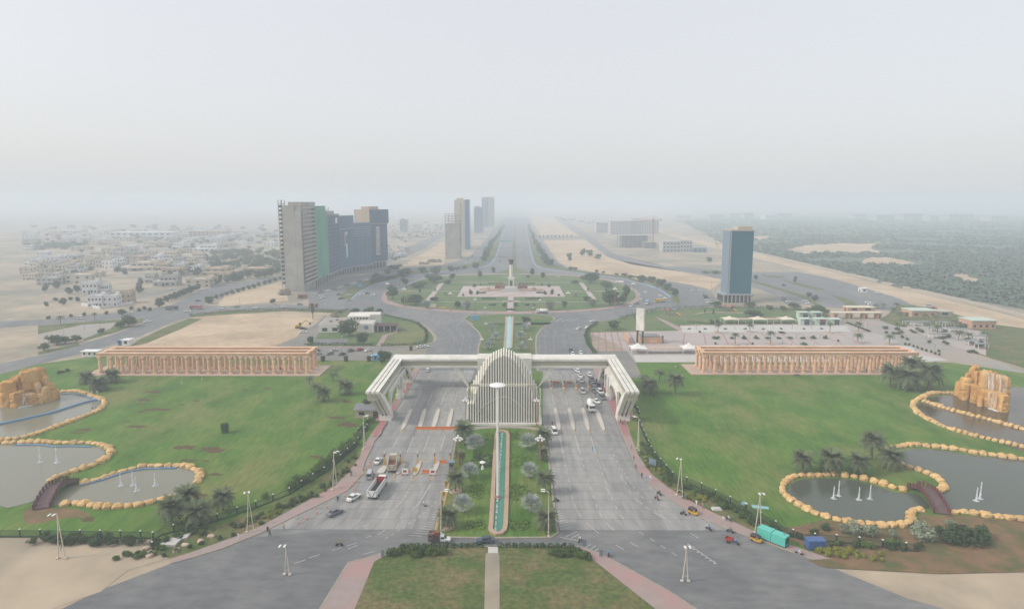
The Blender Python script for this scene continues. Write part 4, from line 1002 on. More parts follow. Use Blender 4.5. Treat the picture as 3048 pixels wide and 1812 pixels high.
for i, (x, yb, yt, w_) in enumerate(((155, 600, 520, 85), (190, 668, 568, 95), (258, 582, 485, 90), (365, 678, 535, 95))):
    palm_at('F', x, yb, yt, w_, 'dense dark date palm on the lawn beside the queueing carriageway gate arm', 'date palms beside the gate arm', seed=40 + i, full=i in (1, 3))
for i, (x, yb, yt, w_, l) in enumerate(((1830, 622, 475, 115, 'date palm with clear trunk in front of the colonnade end'), (1945, 645, 500, 135, 'date palm with pale clear trunk standing forward of the colonnade'), (2095, 635, 465, 140, 'broad date palm between colonnade and rock waterfall'), (1975, 560, 425, 130, 'date palm hiding the last columns of the colonnade'))):
    palm_at('F', x, yb, yt, w_, l, 'date palms by the plaza colonnade', seed=50 + i, z=.12)
for i, (x, yb, yt, w_, l) in enumerate(((1003, 172, -8, 130, 'date palm at the top of the median garden beside the ribbed arch'), (968, 318, 215, 80, 'small date palm at the median edge beside the globe lamp post'), (935, 535, 380, 115, 'date palm in a stone ring at the median edge by the toll lanes'), (872, 815, 665, 130, 'date palm in a white stone ring near the double street lamp'), (1622, 175, 50, 110, 'date palm at the upper median corner facing the open lanes'), (1615, 295, 190, 90, 'small dense palm on the median rim facing the open lanes'), (1635, 545, 380, 120, 'date palm with drooping skirt on the median rim'), (1645, 830, 680, 140, 'palm at the median corner beside the curved street lamp'))):
    palm_at('D', x, yb, yt, w_, l, 'date palms of the median garden', seed=60 + i, z=.2)
for i, (x, yb, yt, w_) in enumerate(((1085, 212, 72, 150), (1045, 435, 282, 140), (990, 698, 535, 160), (1500, 205, 55, 140), (1515, 430, 288, 140), (1527, 692, 540, 160))):
    p = P('D', x, yb); p.z = .2
    fan_palm(p, height('D', x, yb, x, yt), w_ / 2 / 2.628 / ppm(S('D', x, yb)[1]), 'silver fan palm in the median, ' + ('closest to the arch', 'middle of its row', 'closest to the junction')[i % 3] + (', toll barrier side' if i < 3 else ', open lane side'), 'silver fan palms of the median garden', seed=i)
for i, (x, yb, w_) in enumerate(((1125, 90, 70), (1150, 145, 80), (1090, 225, 90), (1120, 185, 70), (1390, 70, 80), (1360, 140, 90), (1365, 235, 95), (1395, 190, 60), (1105, 50, 60), (1420, 45, 60))):
    p = P('A', x, yb); p.z = .2
    fan_palm(p, 4.5, w_ / 2 / 2.774 / ppm(S('A', x, yb)[1]), 'silver fan palm beside the narrow canal behind the gate', 'silver fan palms along the canal', n=16, seed=20 + i)
# stone rings
for k, x, y in (('D', 870, 818), ('D', 935, 535)):
    o = MB().lathe([(1.75, .1), (1.75, .5), (1.45, .5), (1.45, .2)], 18).build('planter_ring', 'platform_stone', None, P(k, x, y, 0) + Vector((0, 0, .12)))
    tag(o, 'low round stone planter ring under a median palm', 'planter', 'stone rings under palms')

# ---------------------------------------------------------------- ponds
def rock_mesh(seed):
    # boulders: faceted, blocky
    R = random.Random(seed); bm_ = bmesh.new(); bmesh.ops.create_icosphere(bm_, subdivisions=2, radius=1)
    for v in bm_.verts:
        c = v.co; m_ = max(abs(c.x), abs(c.y), abs(c.z)); v.co = c * (.55 + .40 / m_) * R.uniform(.86, 1.10); v.co.z *= 1.0 if v.co.z < .2 else R.uniform(.75, 1.05)
    me = bpy.data.meshes.new('rock'); bm_.to_mesh(me); bm_.free(); me.materials.append(MATS['rock'])
    return me
ROCKS = [rock_mesh(i) for i in range(6)]
RP = random.Random(5)
def rocks(par, pts, step=2.6, w_=1.15, h=1.0, z=.35):
    off = Vector(par.location); r = resample(smooth(pts, 5), step)
    for a, c in zip(r, r[1:]):
        m_ = (a + c) / 2; L = step * RP.uniform(.46, .60); s = RP.uniform(.75, 1.25)
        o = link('rock', pick(ROCKS), par, (m_.x - off.x + RP.uniform(-.15, .15), m_.y - off.y + RP.uniform(-.15, .15), z), math.atan2(c.y - a.y, c.x - a.x) + RP.uniform(-.15, .15))
        o.scale = (L, w_ * s, h * s)
def pond(label, wspec, rim, wmat, liner=False, step=2.5, extra=None):
    wp = PS(wspec); c = sum(wp, Vector()) / len(wp)
    r = thing('pond', label, 'pond', (c.x, c.y, 0))
    b = MB(); b.face([(p.x - c.x, p.y - c.y, .2) for p in smooth(wp, 3, True)]); b.build('water', wmat, r)
    for sp in rim: rocks(r, PS(sp), step)
    if liner:
        b = MB(); band(b, [p - c for p in smooth(PS(liner), 4)], .3, .05, .5); b.build('blue_liner', 'pool_liner', r)
    return r
p1_ = pond('small curved pond with yellow rock rim, fountain jets and a wooden footbridge',
     'C 330,412 410,398 500,372 600,340 650,322 740,300 840,288 950,285 1060,282 1150,288 1205,315 1232,342 1195,400 1160,428 1050,488 890,543 770,563 690,571 600,575 520,573 450,560 330,545 150,565 120,560 250,430',
     ['C 335,408 410,392 500,368 600,330 650,315 740,290 840,275 950,272 1060,268 1150,275 1215,305 1245,340 1210,400 1165,432', 'C 1060,490 980,518 890,540 770,562 690,572 600,578 520,578 450,568 330,548 260,556 140,570'], 'pond_water', 'C 340,418 500,378 650,328 740,306 840,293 950,290 1060,287')
p2_ = pond('wide pond with yellow rock rim running out past the footbridge beside the lawn',
     'R 50,905 230,925 360,920 520,922 640,925 740,940 795,975 785,1010 735,1060 600,1130 460,1180 330,1230 250,1260 200,1300 170,1360 150,1420 90,1500 -450,1560 -450,900',
     ['R -440,895 -200,890 50,878 230,895 360,890 520,890 640,892 730,910 820,940 860,980 840,1025 780,1080 650,1140 500,1190 390,1222 270,1262 200,1300 175,1350'], 'pond_water', 'R -200,915 50,912 230,932 360,927 520,929 640,932')
p3_ = pond('cascade pool under the rock waterfall with a blue dividing wall',
     'R 290,340 430,335 560,358 650,390 735,420 760,445 742,490 685,528 585,572 455,622 325,672 175,722 50,770 -150,830 -450,860 -450,430 0,470',
     ['R 290,325 430,318 560,340 650,375 745,405 785,440 765,495 700,540 590,585 460,635 330,685 180,735 50,785 -150,840 -440,870'], 'pond_water', 'R 300,352 430,347 560,370 650,402 730,432', step=2.2)
b = MB(); band(b, [q for q in smooth(PS('R -440,700 50,595 200,558 440,482 600,435 735,415'), 4)], .55, .05, .8)
o = b.build('divider_wall', 'pool_liner', None); o.parent = p3_; o.location = -Vector(p3_.location)
p4_ = pond('round pond with yellow rock rim, four fountain jets and a red footbridge',
     'E 1075,452 1105,428 1160,406 1250,398 1390,394 1530,408 1610,428 1690,448 1760,468 1830,496 1920,500 2000,510 2075,590 2060,612 1960,617 1925,642 1922,690 1860,712 1760,720 1600,708 1450,688 1300,643 1180,592 1095,540 1062,490',
     ['E 1930,487 1890,478 1820,465 1760,440 1690,420 1610,403 1540,388 1470,376 1390,370 1310,375 1230,380 1160,378 1090,395 1045,425 1030,470 1050,520 1100,558 1160,595 1220,628 1300,658 1380,683 1450,702 1540,715 1650,728 1760,738 1860,732 1920,715 1955,690 1935,655 1970,628 2020,632 2085,622'], 'pond_water_green')
p5_ = pond('wide pond beyond the red footbridge with yellow rocks and twin fountain jets',
     'E 1855,218 1900,195 2030,184 2180,198 2330,222 2480,242 2900,285 2900,690 2420,640 2230,630 2150,560 2100,505 2175,470 2180,430 2130,398 2060,364 1980,334 1900,308 1862,285',
     ['E 1760,215 1800,185 1880,168 1950,158 2030,162 2110,172 2180,180 2250,187 2330,202 2410,217 2480,225 2700,255 2900,285', 'E 1850,285 1920,312 2000,338 2080,368 2140,400 2185,440 2175,478 2110,492', 'E 2225,645 2350,640 2420,652 2497,666 2700,685 2900,700'], 'pond_water_green')
p6_ = pond('brown cascade pool below the yellow rock waterfall with a stone divider',
     'S 1190,630 1000,635 880,655 780,695 705,735 655,790 685,868 765,938 865,998 1000,1058 1150,1108 1330,1168 1500,1218 1700,1258 2400,1420 2400,560 1500,560',
     ['S 1190,610 1040,600 930,605 830,615 750,650 660,695 600,745 585,800 620,860 700,930 800,985 900,1035 1060,1105 1200,1148 1330,1188 1440,1218 1560,1248 1700,1280 2000,1350 2350,1430', 'S 720,715 900,772 1100,842 1300,892 1500,948 1700,995 2000,1080 2300,1160'], 'pond_water_brown', step=1.7)
# jets
jm = MB(); jm.smooth = True; jm.lathe([(.34, 0), (.22, .12), (.15, .4), (.11, .7), (.13, .85), (.05, 1.0)], 7); jet_m = jm.mesh('jet', 'foam')
fm = MB()
for i in range(14): a = i * 2.4; fm.lathe([(.30, 0), (.22, .07), (.02, .1)], 6, (math.cos(a) * .28 * math.sqrt(i), math.sin(a) * .28 * math.sqrt(i), 0))
foam_m = fm.mesh('splash', 'foam')
jets = [('C', 650, 415, 325, 'small pond'), ('C', 740, 412, 303, 'small pond'), ('C', 765, 452, 340, 'small pond'), ('C', 905, 415, 318, 'small pond'), ('R', 75, 1098, 915, 'pond beside the lawn'), ('R', 260, 1105, 920, 'pond beside the lawn'), ('E', 1395, 538, 448, 'round pond'), ('E', 1430, 520, 402, 'round pond'), ('E', 1575, 548, 452, 'round pond'), ('E', 1655, 542, 432, 'round pond'), ('E', 2415, 556, 452, 'wide pond past the red bridge'), ('E', 2442, 541, 412, 'wide pond past the red bridge')]
for k, x, yb, yt, wh in jets:
    p = P(k, x, yb); p.z = .2; h = height(k, x, yb, x, yt)
    j = thing('fountain_jet', 'white fountain jet rising from the ' + wh, 'fountain', p, RV.uniform(0, 6), 'fountain jets in the ' + wh)
    o = link('water_column', jet_m, j); o.scale = (1.25, 1.25, h); link('splash', foam_m, j, (0, 0, 0), 0, .7)
# rock waterfalls
def crag(seed):
    R = random.Random(seed); mb = MB(); n = 11; vs = []
    rings = [(1.1, 0), (1.02, .16), (1.08, .19), (.98, .38), (1.04, .42), (.92, .62), (1.0, .66), (.94, .86), (.84, .95), (.45, 1.0)]
    ph = [R.uniform(.74, 1.16) for _ in range(n)]
    for r, z in rings:
        sx, sy = R.uniform(-.06, .06), R.uniform(-.06, .06)
        for i in range(n):
            t = 2 * math.pi * i / n + R.uniform(-.07, .07); q = r * ph[i] * R.uniform(.9, 1.08); vs.append((q * math.cos(t) + sx, q * math.sin(t) + sy, z + (R.uniform(-.04, .04) if 0 < z else 0)))
    k = len(rings); fs = [(j * n + i, j * n + (i + 1) % n, (j + 1) * n + (i + 1) % n, (j + 1) * n + i) for j in range(k - 1) for i in range(n)]
    mb._a(vs, fs + [tuple(range((k - 1) * n, k * n))]); return mb.mesh('boulder', 'cliff')
CRAG = [crag(i) for i in range(6)]
def cliff(label, k, items, falls):
    c = P(k, items[0][0], items[0][1]); r = thing('rock_waterfall', label, 'waterfall', c)
    for x, yb, w_, yt in items:
        p = P(k, x, yb); s = w_ / 2 / ZOOM[k][2] / ppm(S(k, x, yb)[1]); h = height(k, x, yb, x, yt)
        o = link('boulder', pick(CRAG), r, (p.x - c.x, p.y - c.y, -.1), RV.uniform(0, 6)); o.scale = (s * 1.05, s * .95, h)
    for x0, x1, yb, yt, yb2 in falls:           # sheet of water hanging in front of the rock
        a, e = P(k, x0, yb), P(k, x1, yb2); zt = height(k, x0, yb, x0, yt); n = 8; mb = MB(); g = []
        for j in range(5):
            row = []
            for i in range(n + 1):
                t = i / n; q = a + (e - a) * t; d = -.9 - .5 * (j / 4) + .22 * math.sin(i * 2.1 + j * .7)
                row.append((q.x - c.x, q.y + d - c.y, .15 + (zt - .15) * (1 - j / 4)))
            g.append(row)
        for j in range(4):
            for i in range(n): mb.face([g[j][i], g[j][i + 1], g[j + 1][i + 1], g[j + 1][i]])
        mb.smooth = True; mb.build('water_sheet', 'falling_water', r)
        f = MB()
        for i in range(16):
            q = a + (e - a) * RV.random(); f.lathe([(.5, 0), (.35, .2), (.05, .3)], 6, (q.x - c.x, q.y - c.y - 1.8 + RV.uniform(-.5, .4), .2))
        f.build('splash', 'foam', r)
    return r
cliff('stepped yellow rock waterfall at the head of the brown cascade pool', 'S',
      [(1445, 640, 150, 165), (1365, 640, 100, 280), (1320, 650, 170, 345), (1240, 630, 90, 412), (1340, 690, 120, 435), (1480, 660, 130, 250), (1430, 700, 110, 450), (1500, 730, 130, 470), (1600, 760, 130, 520), (1680, 790, 130, 540), (1600, 690, 140, 240), (1700, 700, 160, 250), (1800, 720, 160, 300), (1800, 830, 150, 560), (1900, 860, 150, 600), (1900, 740, 150, 330), (1560, 790, 60, 640), (1270, 660, 60, 560)],
      [(1395, 1530, 700, 465, 740), (1560, 1900, 690, 245, 770), (1640, 1760, 800, 545, 840)])
cliff('stepped yellow rock waterfall above the pool with the blue dividing wall', 'R',
      [(60, 400, 200, 42), (140, 400, 100, 135), (160, 395, 90, 205), (215, 390, 90, 215), (250, 375, 80, 285), (80, 440, 90, 330), (150, 425, 90, 250), (230, 400, 90, 300), (-40, 420, 160, 60), (-140, 430, 160, 120), (-40, 460, 140, 330), (-160, 480, 140, 300), (-260, 470, 160, 180), (60, 430, 80, 200)],
      [(60, 130, 445, 240, 420), (-120, 20, 480, 330, 460)])
# footbridges
def bridge(label, k, path, wd, mat_r='dark_wood'):
    pts = smooth(PS(path), 4); n = len(pts); L, Rr = strip_pts(pts, wd / 2); c = pts[n // 2]
    r = thing('footbridge', label, 'bridge', (c.x, c.y, 0)); zz = lambda i: .45 + 1.3 * math.sin(math.pi * i / (n - 1))
    for i in range(n - 1):
        mb = MB(); q = [L[i], Rr[i], Rr[i + 1] * .96 + Rr[i] * .04, L[i + 1] * .96 + L[i] * .04]
        z0, z1 = zz(i), zz(i + 1)
        vs = [(q[0].x - c.x, q[0].y - c.y, z0), (q[1].x - c.x, q[1].y - c.y, z0), (q[2].x - c.x, q[2].y - c.y, z1), (q[3].x - c.x, q[3].y - c.y, z1)]
        vs += [(a, b_, d - .2) for a, b_, d in vs]
        mb._a(vs, [(0, 1, 2, 3), (7, 6, 5, 4), (0, 1, 5, 4), (1, 2, 6, 5), (2, 3, 7, 6), (3, 0, 4, 7)]); mb.build('deck_plank', 'deck_wood', r)
    for side in (L, Rr):
        rail = MB()
        for i in range(n - 1):
            a = Vector((side[i].x - c.x, side[i].y - c.y, zz(i))); e = Vector((side[i + 1].x - c.x, side[i + 1].y - c.y, zz(i + 1)))
            u = Vector((0, 0, 1.15)); rail.tube(a + u, e + u, .1, None, 5); rail.tube(a + u * .12, e + u, .07, None, 4); rail.tube(a + u, e + u * .12, .07, None, 4); rail.tube(a + u * .12, e + u * .12, .09, None, 4)
        rail.build('railing', mat_r, r)
        for i in range(0, n):
            MB().box((side[i].x - c.x, side[i].y - c.y, zz(i) + .62), (.26, .26, 1.5)).build('rail_post', mat_r, r)
    return r
bridge('arched dark wooden footbridge with crossed railings at the small curved pond', 'C', 'C 300,392 215,432 135,490 62,590', 3.6)
pm('red_wood', (.16, .055, .05), (.12, .04, .04), .8, .7)
bridge('arched red brown footbridge with crossed railings between the two ponds', 'E', 'E 1958,460 2045,505 2105,572 2168,652', 3.6, 'red_wood')

# ---------------------------------------------------------------- fountain pool and canal of the median
pool = PS('D 1213,800 1225,600 1240,300 1255,100 1262,78 1300,66 1335,75 1346,100 1342,300 1335,600 1327,800 1318,845 1290,870 1255,875 1222,860 1208,835')
cpl = sum(pool, Vector()) / len(pool)
fp = thing('fountain_pool', 'long narrow green fountain pool with terracotta rim down the median garden', 'pool', (cpl.x, cpl.y, .2))
b = MB(); b.face([(p.x - cpl.x, p.y - cpl.y, .12) for p in pool]); b.build('water', 'fountain_water', fp)
ring = pool + [pool[0]]; b = MB(); band(b, [p - cpl for p in ring], .55, 0, .5); b.build('rim', 'terracotta_edge', fp)
rows = [80, 105, 132, 160, 188, 215, 243, 272, 305, 340, 372, 405, 440, 480, 520, 560, 605, 650, 692, 740, 790, 838]
jm2 = MB(); jm2.lathe([(.34, 0), (.22, .3), (.12, .8), (.03, 1.1)], 6); jm2 = jm2.mesh('jet', 'foam')
for y in rows:
    x = 1300 - (y - 80) * (1300 - 1248) / 758; p = P('D', x, y + 10); link('jet', jm2, fp, (p.x - cpl.x, p.y - cpl.y, .1), y, RV.uniform(.75, 1.1))
can = PS('A 1240,-45 1296,-45 1290,100 1283,215 1223,215 1232,100'); cc_ = sum(can, Vector()) / len(can)
cn = thing('canal', 'narrow pale turquoise canal running from the gate towards the roundabout', 'canal', (cc_.x, cc_.y, .2))
b = MB(); b.face([(p.x - cc_.x, p.y - cc_.y, .08) for p in can]); b.build('water', 'canal_water', cn)
b = MB(); band(b, [can[0] - cc_, can[5] - cc_, can[4] - cc_], .5, 0, .4); band(b, [can[1] - cc_, can[2] - cc_, can[3] - cc_], .5, 0, .4); b.build('rim', 'terracotta_edge', cn)
b = MB()
for i in range(26):
    t = i / 25; q = (can[0] + can[1]) / 2 * (1 - t) + (can[3] + can[4]) / 2 * t - cc_; b.lathe([(.3, 0), (.1, .7), (.02, .9)], 5, (q.x, q.y, .1))
b.build('jets', 'foam', cn)
# ---------------------------------------------------------------- trees, hedges, shrubs
def at_list(k, items, label, group, protos=None, nm=None, z=.1):
    for it in items: tree_at(k, it[0], it[1], it[2], it[3], protos, label, group, nm, z)
at_list('X', [(700, 600, 370, 375)], 'large spreading tree in front of the white restaurant', None)
at_list('X', [(905, 722, 210, 555)], 'round tree on the grass below the white restaurant', None)
at_list('X', [(780, 310, 210, 195), (980, 300, 190, 170), (1150, 300, 160, 185)], 'broad dark tree in the row behind the white restaurant', 'trees behind the restaurant')
at_list('X', [(120, 712, 140, 612)], 'bushy tree at the playground corner by the car park', None)
at_list('A', [(215, 350, 100, 235), (255, 320, 90, 240)], 'leafy tree beside the outer corner of the gate arm', 'trees by the gate corner')
at_list('K', [(180, 1130, 190, 895)], 'dark tree growing against the small guard house', None)
at_list('Q', [(540, 195, 190, 115), (1990, 195, 195, 100), (370, 400, 200, 300), (2170, 405, 215, 275), (150, 345, 120, 230), (390, 240, 180, 185), (2130, 240, 150, 180)], 'wide rounded tree in the roundabout garden', 'big trees of the roundabout', TREES, z=.2)
at_list('Q', [(545, 365, 110, 322), (1955, 365, 105, 322), (750, 428, 85, 366), (700, 165, 70, 112), (960, 148, 60, 82), (1545, 152, 60, 98), (1745, 424, 65, 366), (660, 205, 80, 165), (1840, 205, 80, 172), (1085, 108, 45, 50), (1445, 128, 60, 60), (270, 215, 90, 150), (1410, 152, 40, 122), (2330, 330, 90, 210), (250, 395, 70, 320), (2290, 395, 90, 290)], 'small rounded tree in the roundabout garden', 'small trees of the roundabout', TREES, z=.2)
at_list('Q', [(840, 445, 95, 370), (2010, 415, 105, 345), (1620, 445, 120, 370), (470, 435, 90, 366), (1440, 440, 50, 395), (1850, 322, 50, 282), (648, 312, 45, 285), (160, 300, 60, 255), (2250, 390, 80, 330)], 'pale silver foliage tree in the roundabout garden', 'silver trees of the roundabout', [tree_proto(110, 'leaf_silver'), tree_proto(111, 'leaf_sage')], z=.2)
at_list('Q', [(878, 305, 42, 245), (1632, 305, 42, 245), (938, 305, 34, 262), (1568, 305, 34, 262), (805, 318, 30, 292), (1695, 318, 30, 292), (1188, 415, 40, 370), (1297, 415, 40, 370), (910, 235, 45, 200), (1605, 235, 45, 195), (545, 268, 20, 235), (1965, 265, 22, 232), (405, 282, 26, 245), (2135, 275, 26, 245), (970, 215, 26, 198), (1540, 215, 26, 195)], 'clipped dark shrub in a planter on the monument paving', 'clipped shrubs around the monument', DBUSH, 'shrub', z=.3)
for x, y, w_ in ((1050, 347, 120), (1455, 347, 120), (1105, 205, 120), (1400, 205, 130), (985, 293, 60), (1520, 292, 60), (1250, 450, 70), (1080, 405, 60), (1430, 405, 80), (1110, 268, 0)):
    if not w_: continue
    p = P('Q', x, y); L = w_ / 3.121 / ppm(S('Q', x, y)[1]); b = MB(); leaves(b, RV, [(i * L / 8 - L / 2, 0, .7, L / 12 + .5, .9, .8) for i in range(9)], 260, .4)
    tag(b.build('hedge', 'leaf_dark', None, (p.x, p.y, .2), fix=False), 'low clipped hedge strip in the roundabout lawn', 'hedge', 'hedge strips of the roundabout')
at_list('H', [(220, 712, 140, 658), (300, 765, 150, 698), (460, 745, 95, 684), (560, 742, 130, 678), (700, 718, 75, 672), (760, 712, 55, 678), (820, 700, 60, 672), (915, 695, 95, 638), (60, 790, 120, 735), (150, 745, 80, 700)], 'rounded street tree along the ring road before the glass towers', 'street trees before the towers')
for i in range(16):
    t = i / 15; x, y = 985 + (1170 - 985) * t, 640 - (640 - 330) * t ** .8; w_ = 75 - 55 * t
    tree_at('H', x + RV.uniform(-8, 8), y, w_, y - w_ * .75, None, 'roadside tree in the belt left open along the boulevard tower side', 'boulevard trees, tower side')
for i in range(16):
    t = i / 15; x, y = 1560 - (1560 - 1372) * t ** .7, 672 - (672 - 330) * t; w_ = 85 - 62 * t
    tree_at('H', x + RV.uniform(-8, 8), y, w_, y - w_ * .7, None, 'roadside tree in the belt along the boulevard sand lot side', 'boulevard trees, sand lot side')
at_list('H', [(1740, 705, 60, 678), (1775, 703, 50, 682), (1960, 728, 45, 706), (2020, 735, 40, 718), (2130, 752, 50, 735), (2200, 757, 55, 733), (2350, 795, 85, 752), (2440, 805, 75, 763)], 'roadside bush on the outer verge of the ring', 'bushes on the ring verge')
at_list('I', [(20, 508, 50, 488), (140, 545, 75, 505), (200, 550, 70, 512), (270, 575, 85, 528), (310, 605, 75, 558), (360, 645, 65, 588), (60, 520, 50, 500)], 'dense tree in the planted strip between ring road and parking', 'trees between ring and parking')
at_list('H', [(1725, 635, 52, 562), (1842, 592, 58, 522), (1900, 592, 72, 535), (1975, 615, 70, 570)], 'lone dark tree standing on the bare sand lot', 'trees on the sand lot')
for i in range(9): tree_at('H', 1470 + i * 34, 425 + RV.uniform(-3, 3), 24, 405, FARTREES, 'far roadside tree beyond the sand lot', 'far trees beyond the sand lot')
at_list('V', [(460, 185, 210, 90), (1020, 200, 200, 100), (1740, 210, 220, 120)], 'big round tree in the hedge of the play park', 'trees in the play park hedge')
at_list('V', [(1070, 352, 330, 235)], 'very wide dense tree behind the tent canopies', None)
at_list('V', [(1330, 240, 150, 160), (1560, 260, 130, 170), (480, 470, 90, 400), (380, 480, 90, 400), (720, 235, 60, 170), (265, 300, 30, 220), (410, 320, 40, 215), (2150, 330, 330, 170), (2030, 280, 200, 190)], 'leafy park tree on the grass beside the plaza', 'park trees beside the plaza')
at_list('A', [(2130, 60, 130, -10), (1410, 5, 90, -45)], 'bushy park tree near the ring road corner', 'bushy trees near the ring corner')
at_list('I', [(915, 535, 45, 498), (1185, 550, 30, 508), (1275, 648, 50, 620), (1318, 675, 50, 638), (600, 415, 50, 380), (1105, 578, 30, 562), (640, 490, 90, 470), (570, 488, 60, 474)], 'small tree on the wide road junction', 'trees on the wide junction')
# left side of town
at_list('G', [(850, 805, 80, 742), (600, 862, 65, 818), (640, 935, 115, 858), (590, 942, 80, 902), (160, 1055, 135, 995), (215, 1050, 80, 1002), (290, 1040, 75, 998), (70, 1095, 85, 1052), (462, 985, 58, 944), (1180, 780, 72, 732), (1620, 782, 50, 745), (300, 770, 36, 735), (200, 790, 50, 740), (85, 800, 34, 765), (2050, 905, 60, 860)], 'roadside tree at the junction by the white houses', 'trees at the junction')
for i in range(9): tree_at('G', 905 + i * 26, 768 - i * 10 + RV.uniform(-3, 3), 52, 768 - i * 10 - 44, None, 'hedge like tree in the row along the avenue past the white houses', 'tree row along the avenue')
for i in range(14): tree_at('G', 1200 + i * 36, 757 - i * 10.5 + RV.uniform(-2, 2), 40, 757 - i * 10.5 - 26, None, 'small tree on the avenue median', 'avenue median trees')
for i, (x, y) in enumerate(((1170, 660), (1215, 655), (1255, 640), (1310, 640), (1350, 628), (1400, 618), (1445, 605), (1520, 610), (1560, 600), (1600, 590), (1650, 578), (1680, 570), (1040, 580), (1110, 590), (1060, 560))):
    tree_at('G', x, y, 75, y - 52, FARTREES, 'dark tree between avenue and the beige houses', 'trees before the beige houses')
for x, y in ((100, 885), (255, 872), (340, 863), (490, 853), (715, 832), (750, 820), (785, 828), (150, 760), (250, 755), (660, 820), (430, 755)):
    tree_at('G', x, y, 34, y - 26, DBUSH, 'small clipped roadside bush on the sandy verge', 'clipped bushes on the sandy verge', 'shrub')
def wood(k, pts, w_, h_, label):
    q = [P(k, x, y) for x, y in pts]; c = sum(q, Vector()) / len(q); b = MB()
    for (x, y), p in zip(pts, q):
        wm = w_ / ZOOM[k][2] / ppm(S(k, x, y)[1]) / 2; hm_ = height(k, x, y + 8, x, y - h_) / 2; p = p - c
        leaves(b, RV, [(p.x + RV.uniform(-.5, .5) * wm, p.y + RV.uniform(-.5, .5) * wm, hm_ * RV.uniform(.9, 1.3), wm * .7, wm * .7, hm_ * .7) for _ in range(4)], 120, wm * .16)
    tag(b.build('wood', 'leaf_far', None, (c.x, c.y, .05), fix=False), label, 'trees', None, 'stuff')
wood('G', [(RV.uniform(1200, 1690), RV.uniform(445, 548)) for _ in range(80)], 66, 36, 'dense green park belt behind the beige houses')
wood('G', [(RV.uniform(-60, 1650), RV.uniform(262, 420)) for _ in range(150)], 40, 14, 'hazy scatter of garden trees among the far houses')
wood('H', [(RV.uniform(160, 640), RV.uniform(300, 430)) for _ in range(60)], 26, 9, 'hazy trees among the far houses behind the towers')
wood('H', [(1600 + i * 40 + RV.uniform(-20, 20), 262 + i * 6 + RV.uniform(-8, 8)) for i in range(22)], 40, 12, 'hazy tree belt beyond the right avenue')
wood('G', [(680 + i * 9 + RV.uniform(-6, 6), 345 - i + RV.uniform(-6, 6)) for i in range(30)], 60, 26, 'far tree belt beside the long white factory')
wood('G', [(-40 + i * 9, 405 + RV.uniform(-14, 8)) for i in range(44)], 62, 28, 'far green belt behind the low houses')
for i in range(62):
    y = RV.uniform(330, 720); x = RV.uniform(-60, 1180); s = .35 + (y - 300) / 500
    if 300 < x < 680 and y > 590: continue
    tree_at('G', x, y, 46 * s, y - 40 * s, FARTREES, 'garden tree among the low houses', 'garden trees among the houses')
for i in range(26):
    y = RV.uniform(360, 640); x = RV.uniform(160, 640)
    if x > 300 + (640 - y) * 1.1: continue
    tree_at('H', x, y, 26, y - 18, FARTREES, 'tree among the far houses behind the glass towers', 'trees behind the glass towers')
# palms of plaza, picnic garden, avenue
for i, (k, x, yb, yt, w_) in enumerate((('V', 480, 612, 425, 130), ('V', 1010, 602, 435, 130), ('V', 765, 805, 580, 150), ('V', 1345, 802, 545, 170), ('V', 2330, 612, 415, 120), ('W', 530, 700, 515, 150), ('W', 525, 872, 685, 170), ('W', 1000, 893, 700, 170))):
    palm_at(k, x, yb, yt, w_, 'palm in a round planter on the paved plaza', 'plaza palms', full=False, seed=i, z=.1)
    p = P(k, x, yb); o = MB().lathe([(2.3, .05), (2.3, .5), (1.9, .5), (1.8, .3)], 14).build('planter', 'platform_stone', None, p); tag(o, 'round stone planter at the foot of a plaza palm', 'planter', 'plaza palm planters')
for i, (x, yb, yt, w_) in enumerate(((800, 345, 255, 100), (905, 340, 245, 110), (1110, 335, 230, 120), (1180, 525, 360, 160), (1250, 410, 305, 130), (1060, 400, 300, 120), (1550, 545, 400, 130), (1700, 570, 415, 130), (1590, 655, 540, 130), (1730, 720, 555, 150), (1980, 650, 485, 140), (2055, 825, 640, 170), (2205, 810, 680, 150), (2110, 650, 560, 120), (2440, 760, 660, 150), (1460, 700, 630, 90), (1850, 720, 640, 100), (2480, 640, 540, 120))):
    palm_at('W', x, yb, yt, w_, 'palm of the picnic garden beside the access road', 'picnic garden palms', full=False, seed=i, z=.1)
for i, (x, yb, yt, w_) in enumerate(((185, 925, 848, 62), (415, 893, 832, 42))):
    palm_at('G', x, yb, yt, w_, 'street palm beside the side road by the white houses', 'street palms', full=False, seed=i)
# plaza bushes
for x in (5, 270, 605, 930, 1230, 1525, 1905, 2195): tree_at('V', x, 556, 62, 530, DBUSH, 'low dark bush on the pale plaza strip', 'bushes on the pale plaza strip', 'shrub')
for x, y, w_ in ((440, 712, 150), (720, 712, 110), (915, 712, 115), (1120, 712, 105), (1300, 712, 110), (1490, 712, 110), (1680, 712, 120), (1880, 712, 110), (2060, 712, 130), (2260, 712, 110), (1540, 618, 140), (1900, 812, 150)):
    tree_at('V', x, y, w_, y - 38, DBUSH, 'dark planted mound in the row across the plaza', 'planted mounds on the plaza', 'shrub')
for x, y in ((185, 615), (440, 805), (1055, 805), (490, 700), (915, 690), (1110, 690), (2060, 690), (2260, 690), (2470, 760)): tree_at('V', x, y, 52, y - 42, DBUSH, 'clipped round bush on the plaza paving', 'round bushes on the plaza', 'shrub')
for x, y in ((1245, 905), (1300, 910), (1368, 935), (1435, 955), (1500, 978), (1565, 1000), (1640, 1020), (1700, 1045), (1760, 1060), (1755, 1010)):
    tree_at('W', x, y, 48, y - 48, DBUSH, 'round topiary ball beside the access road', 'topiary balls by the access road', 'topiary')
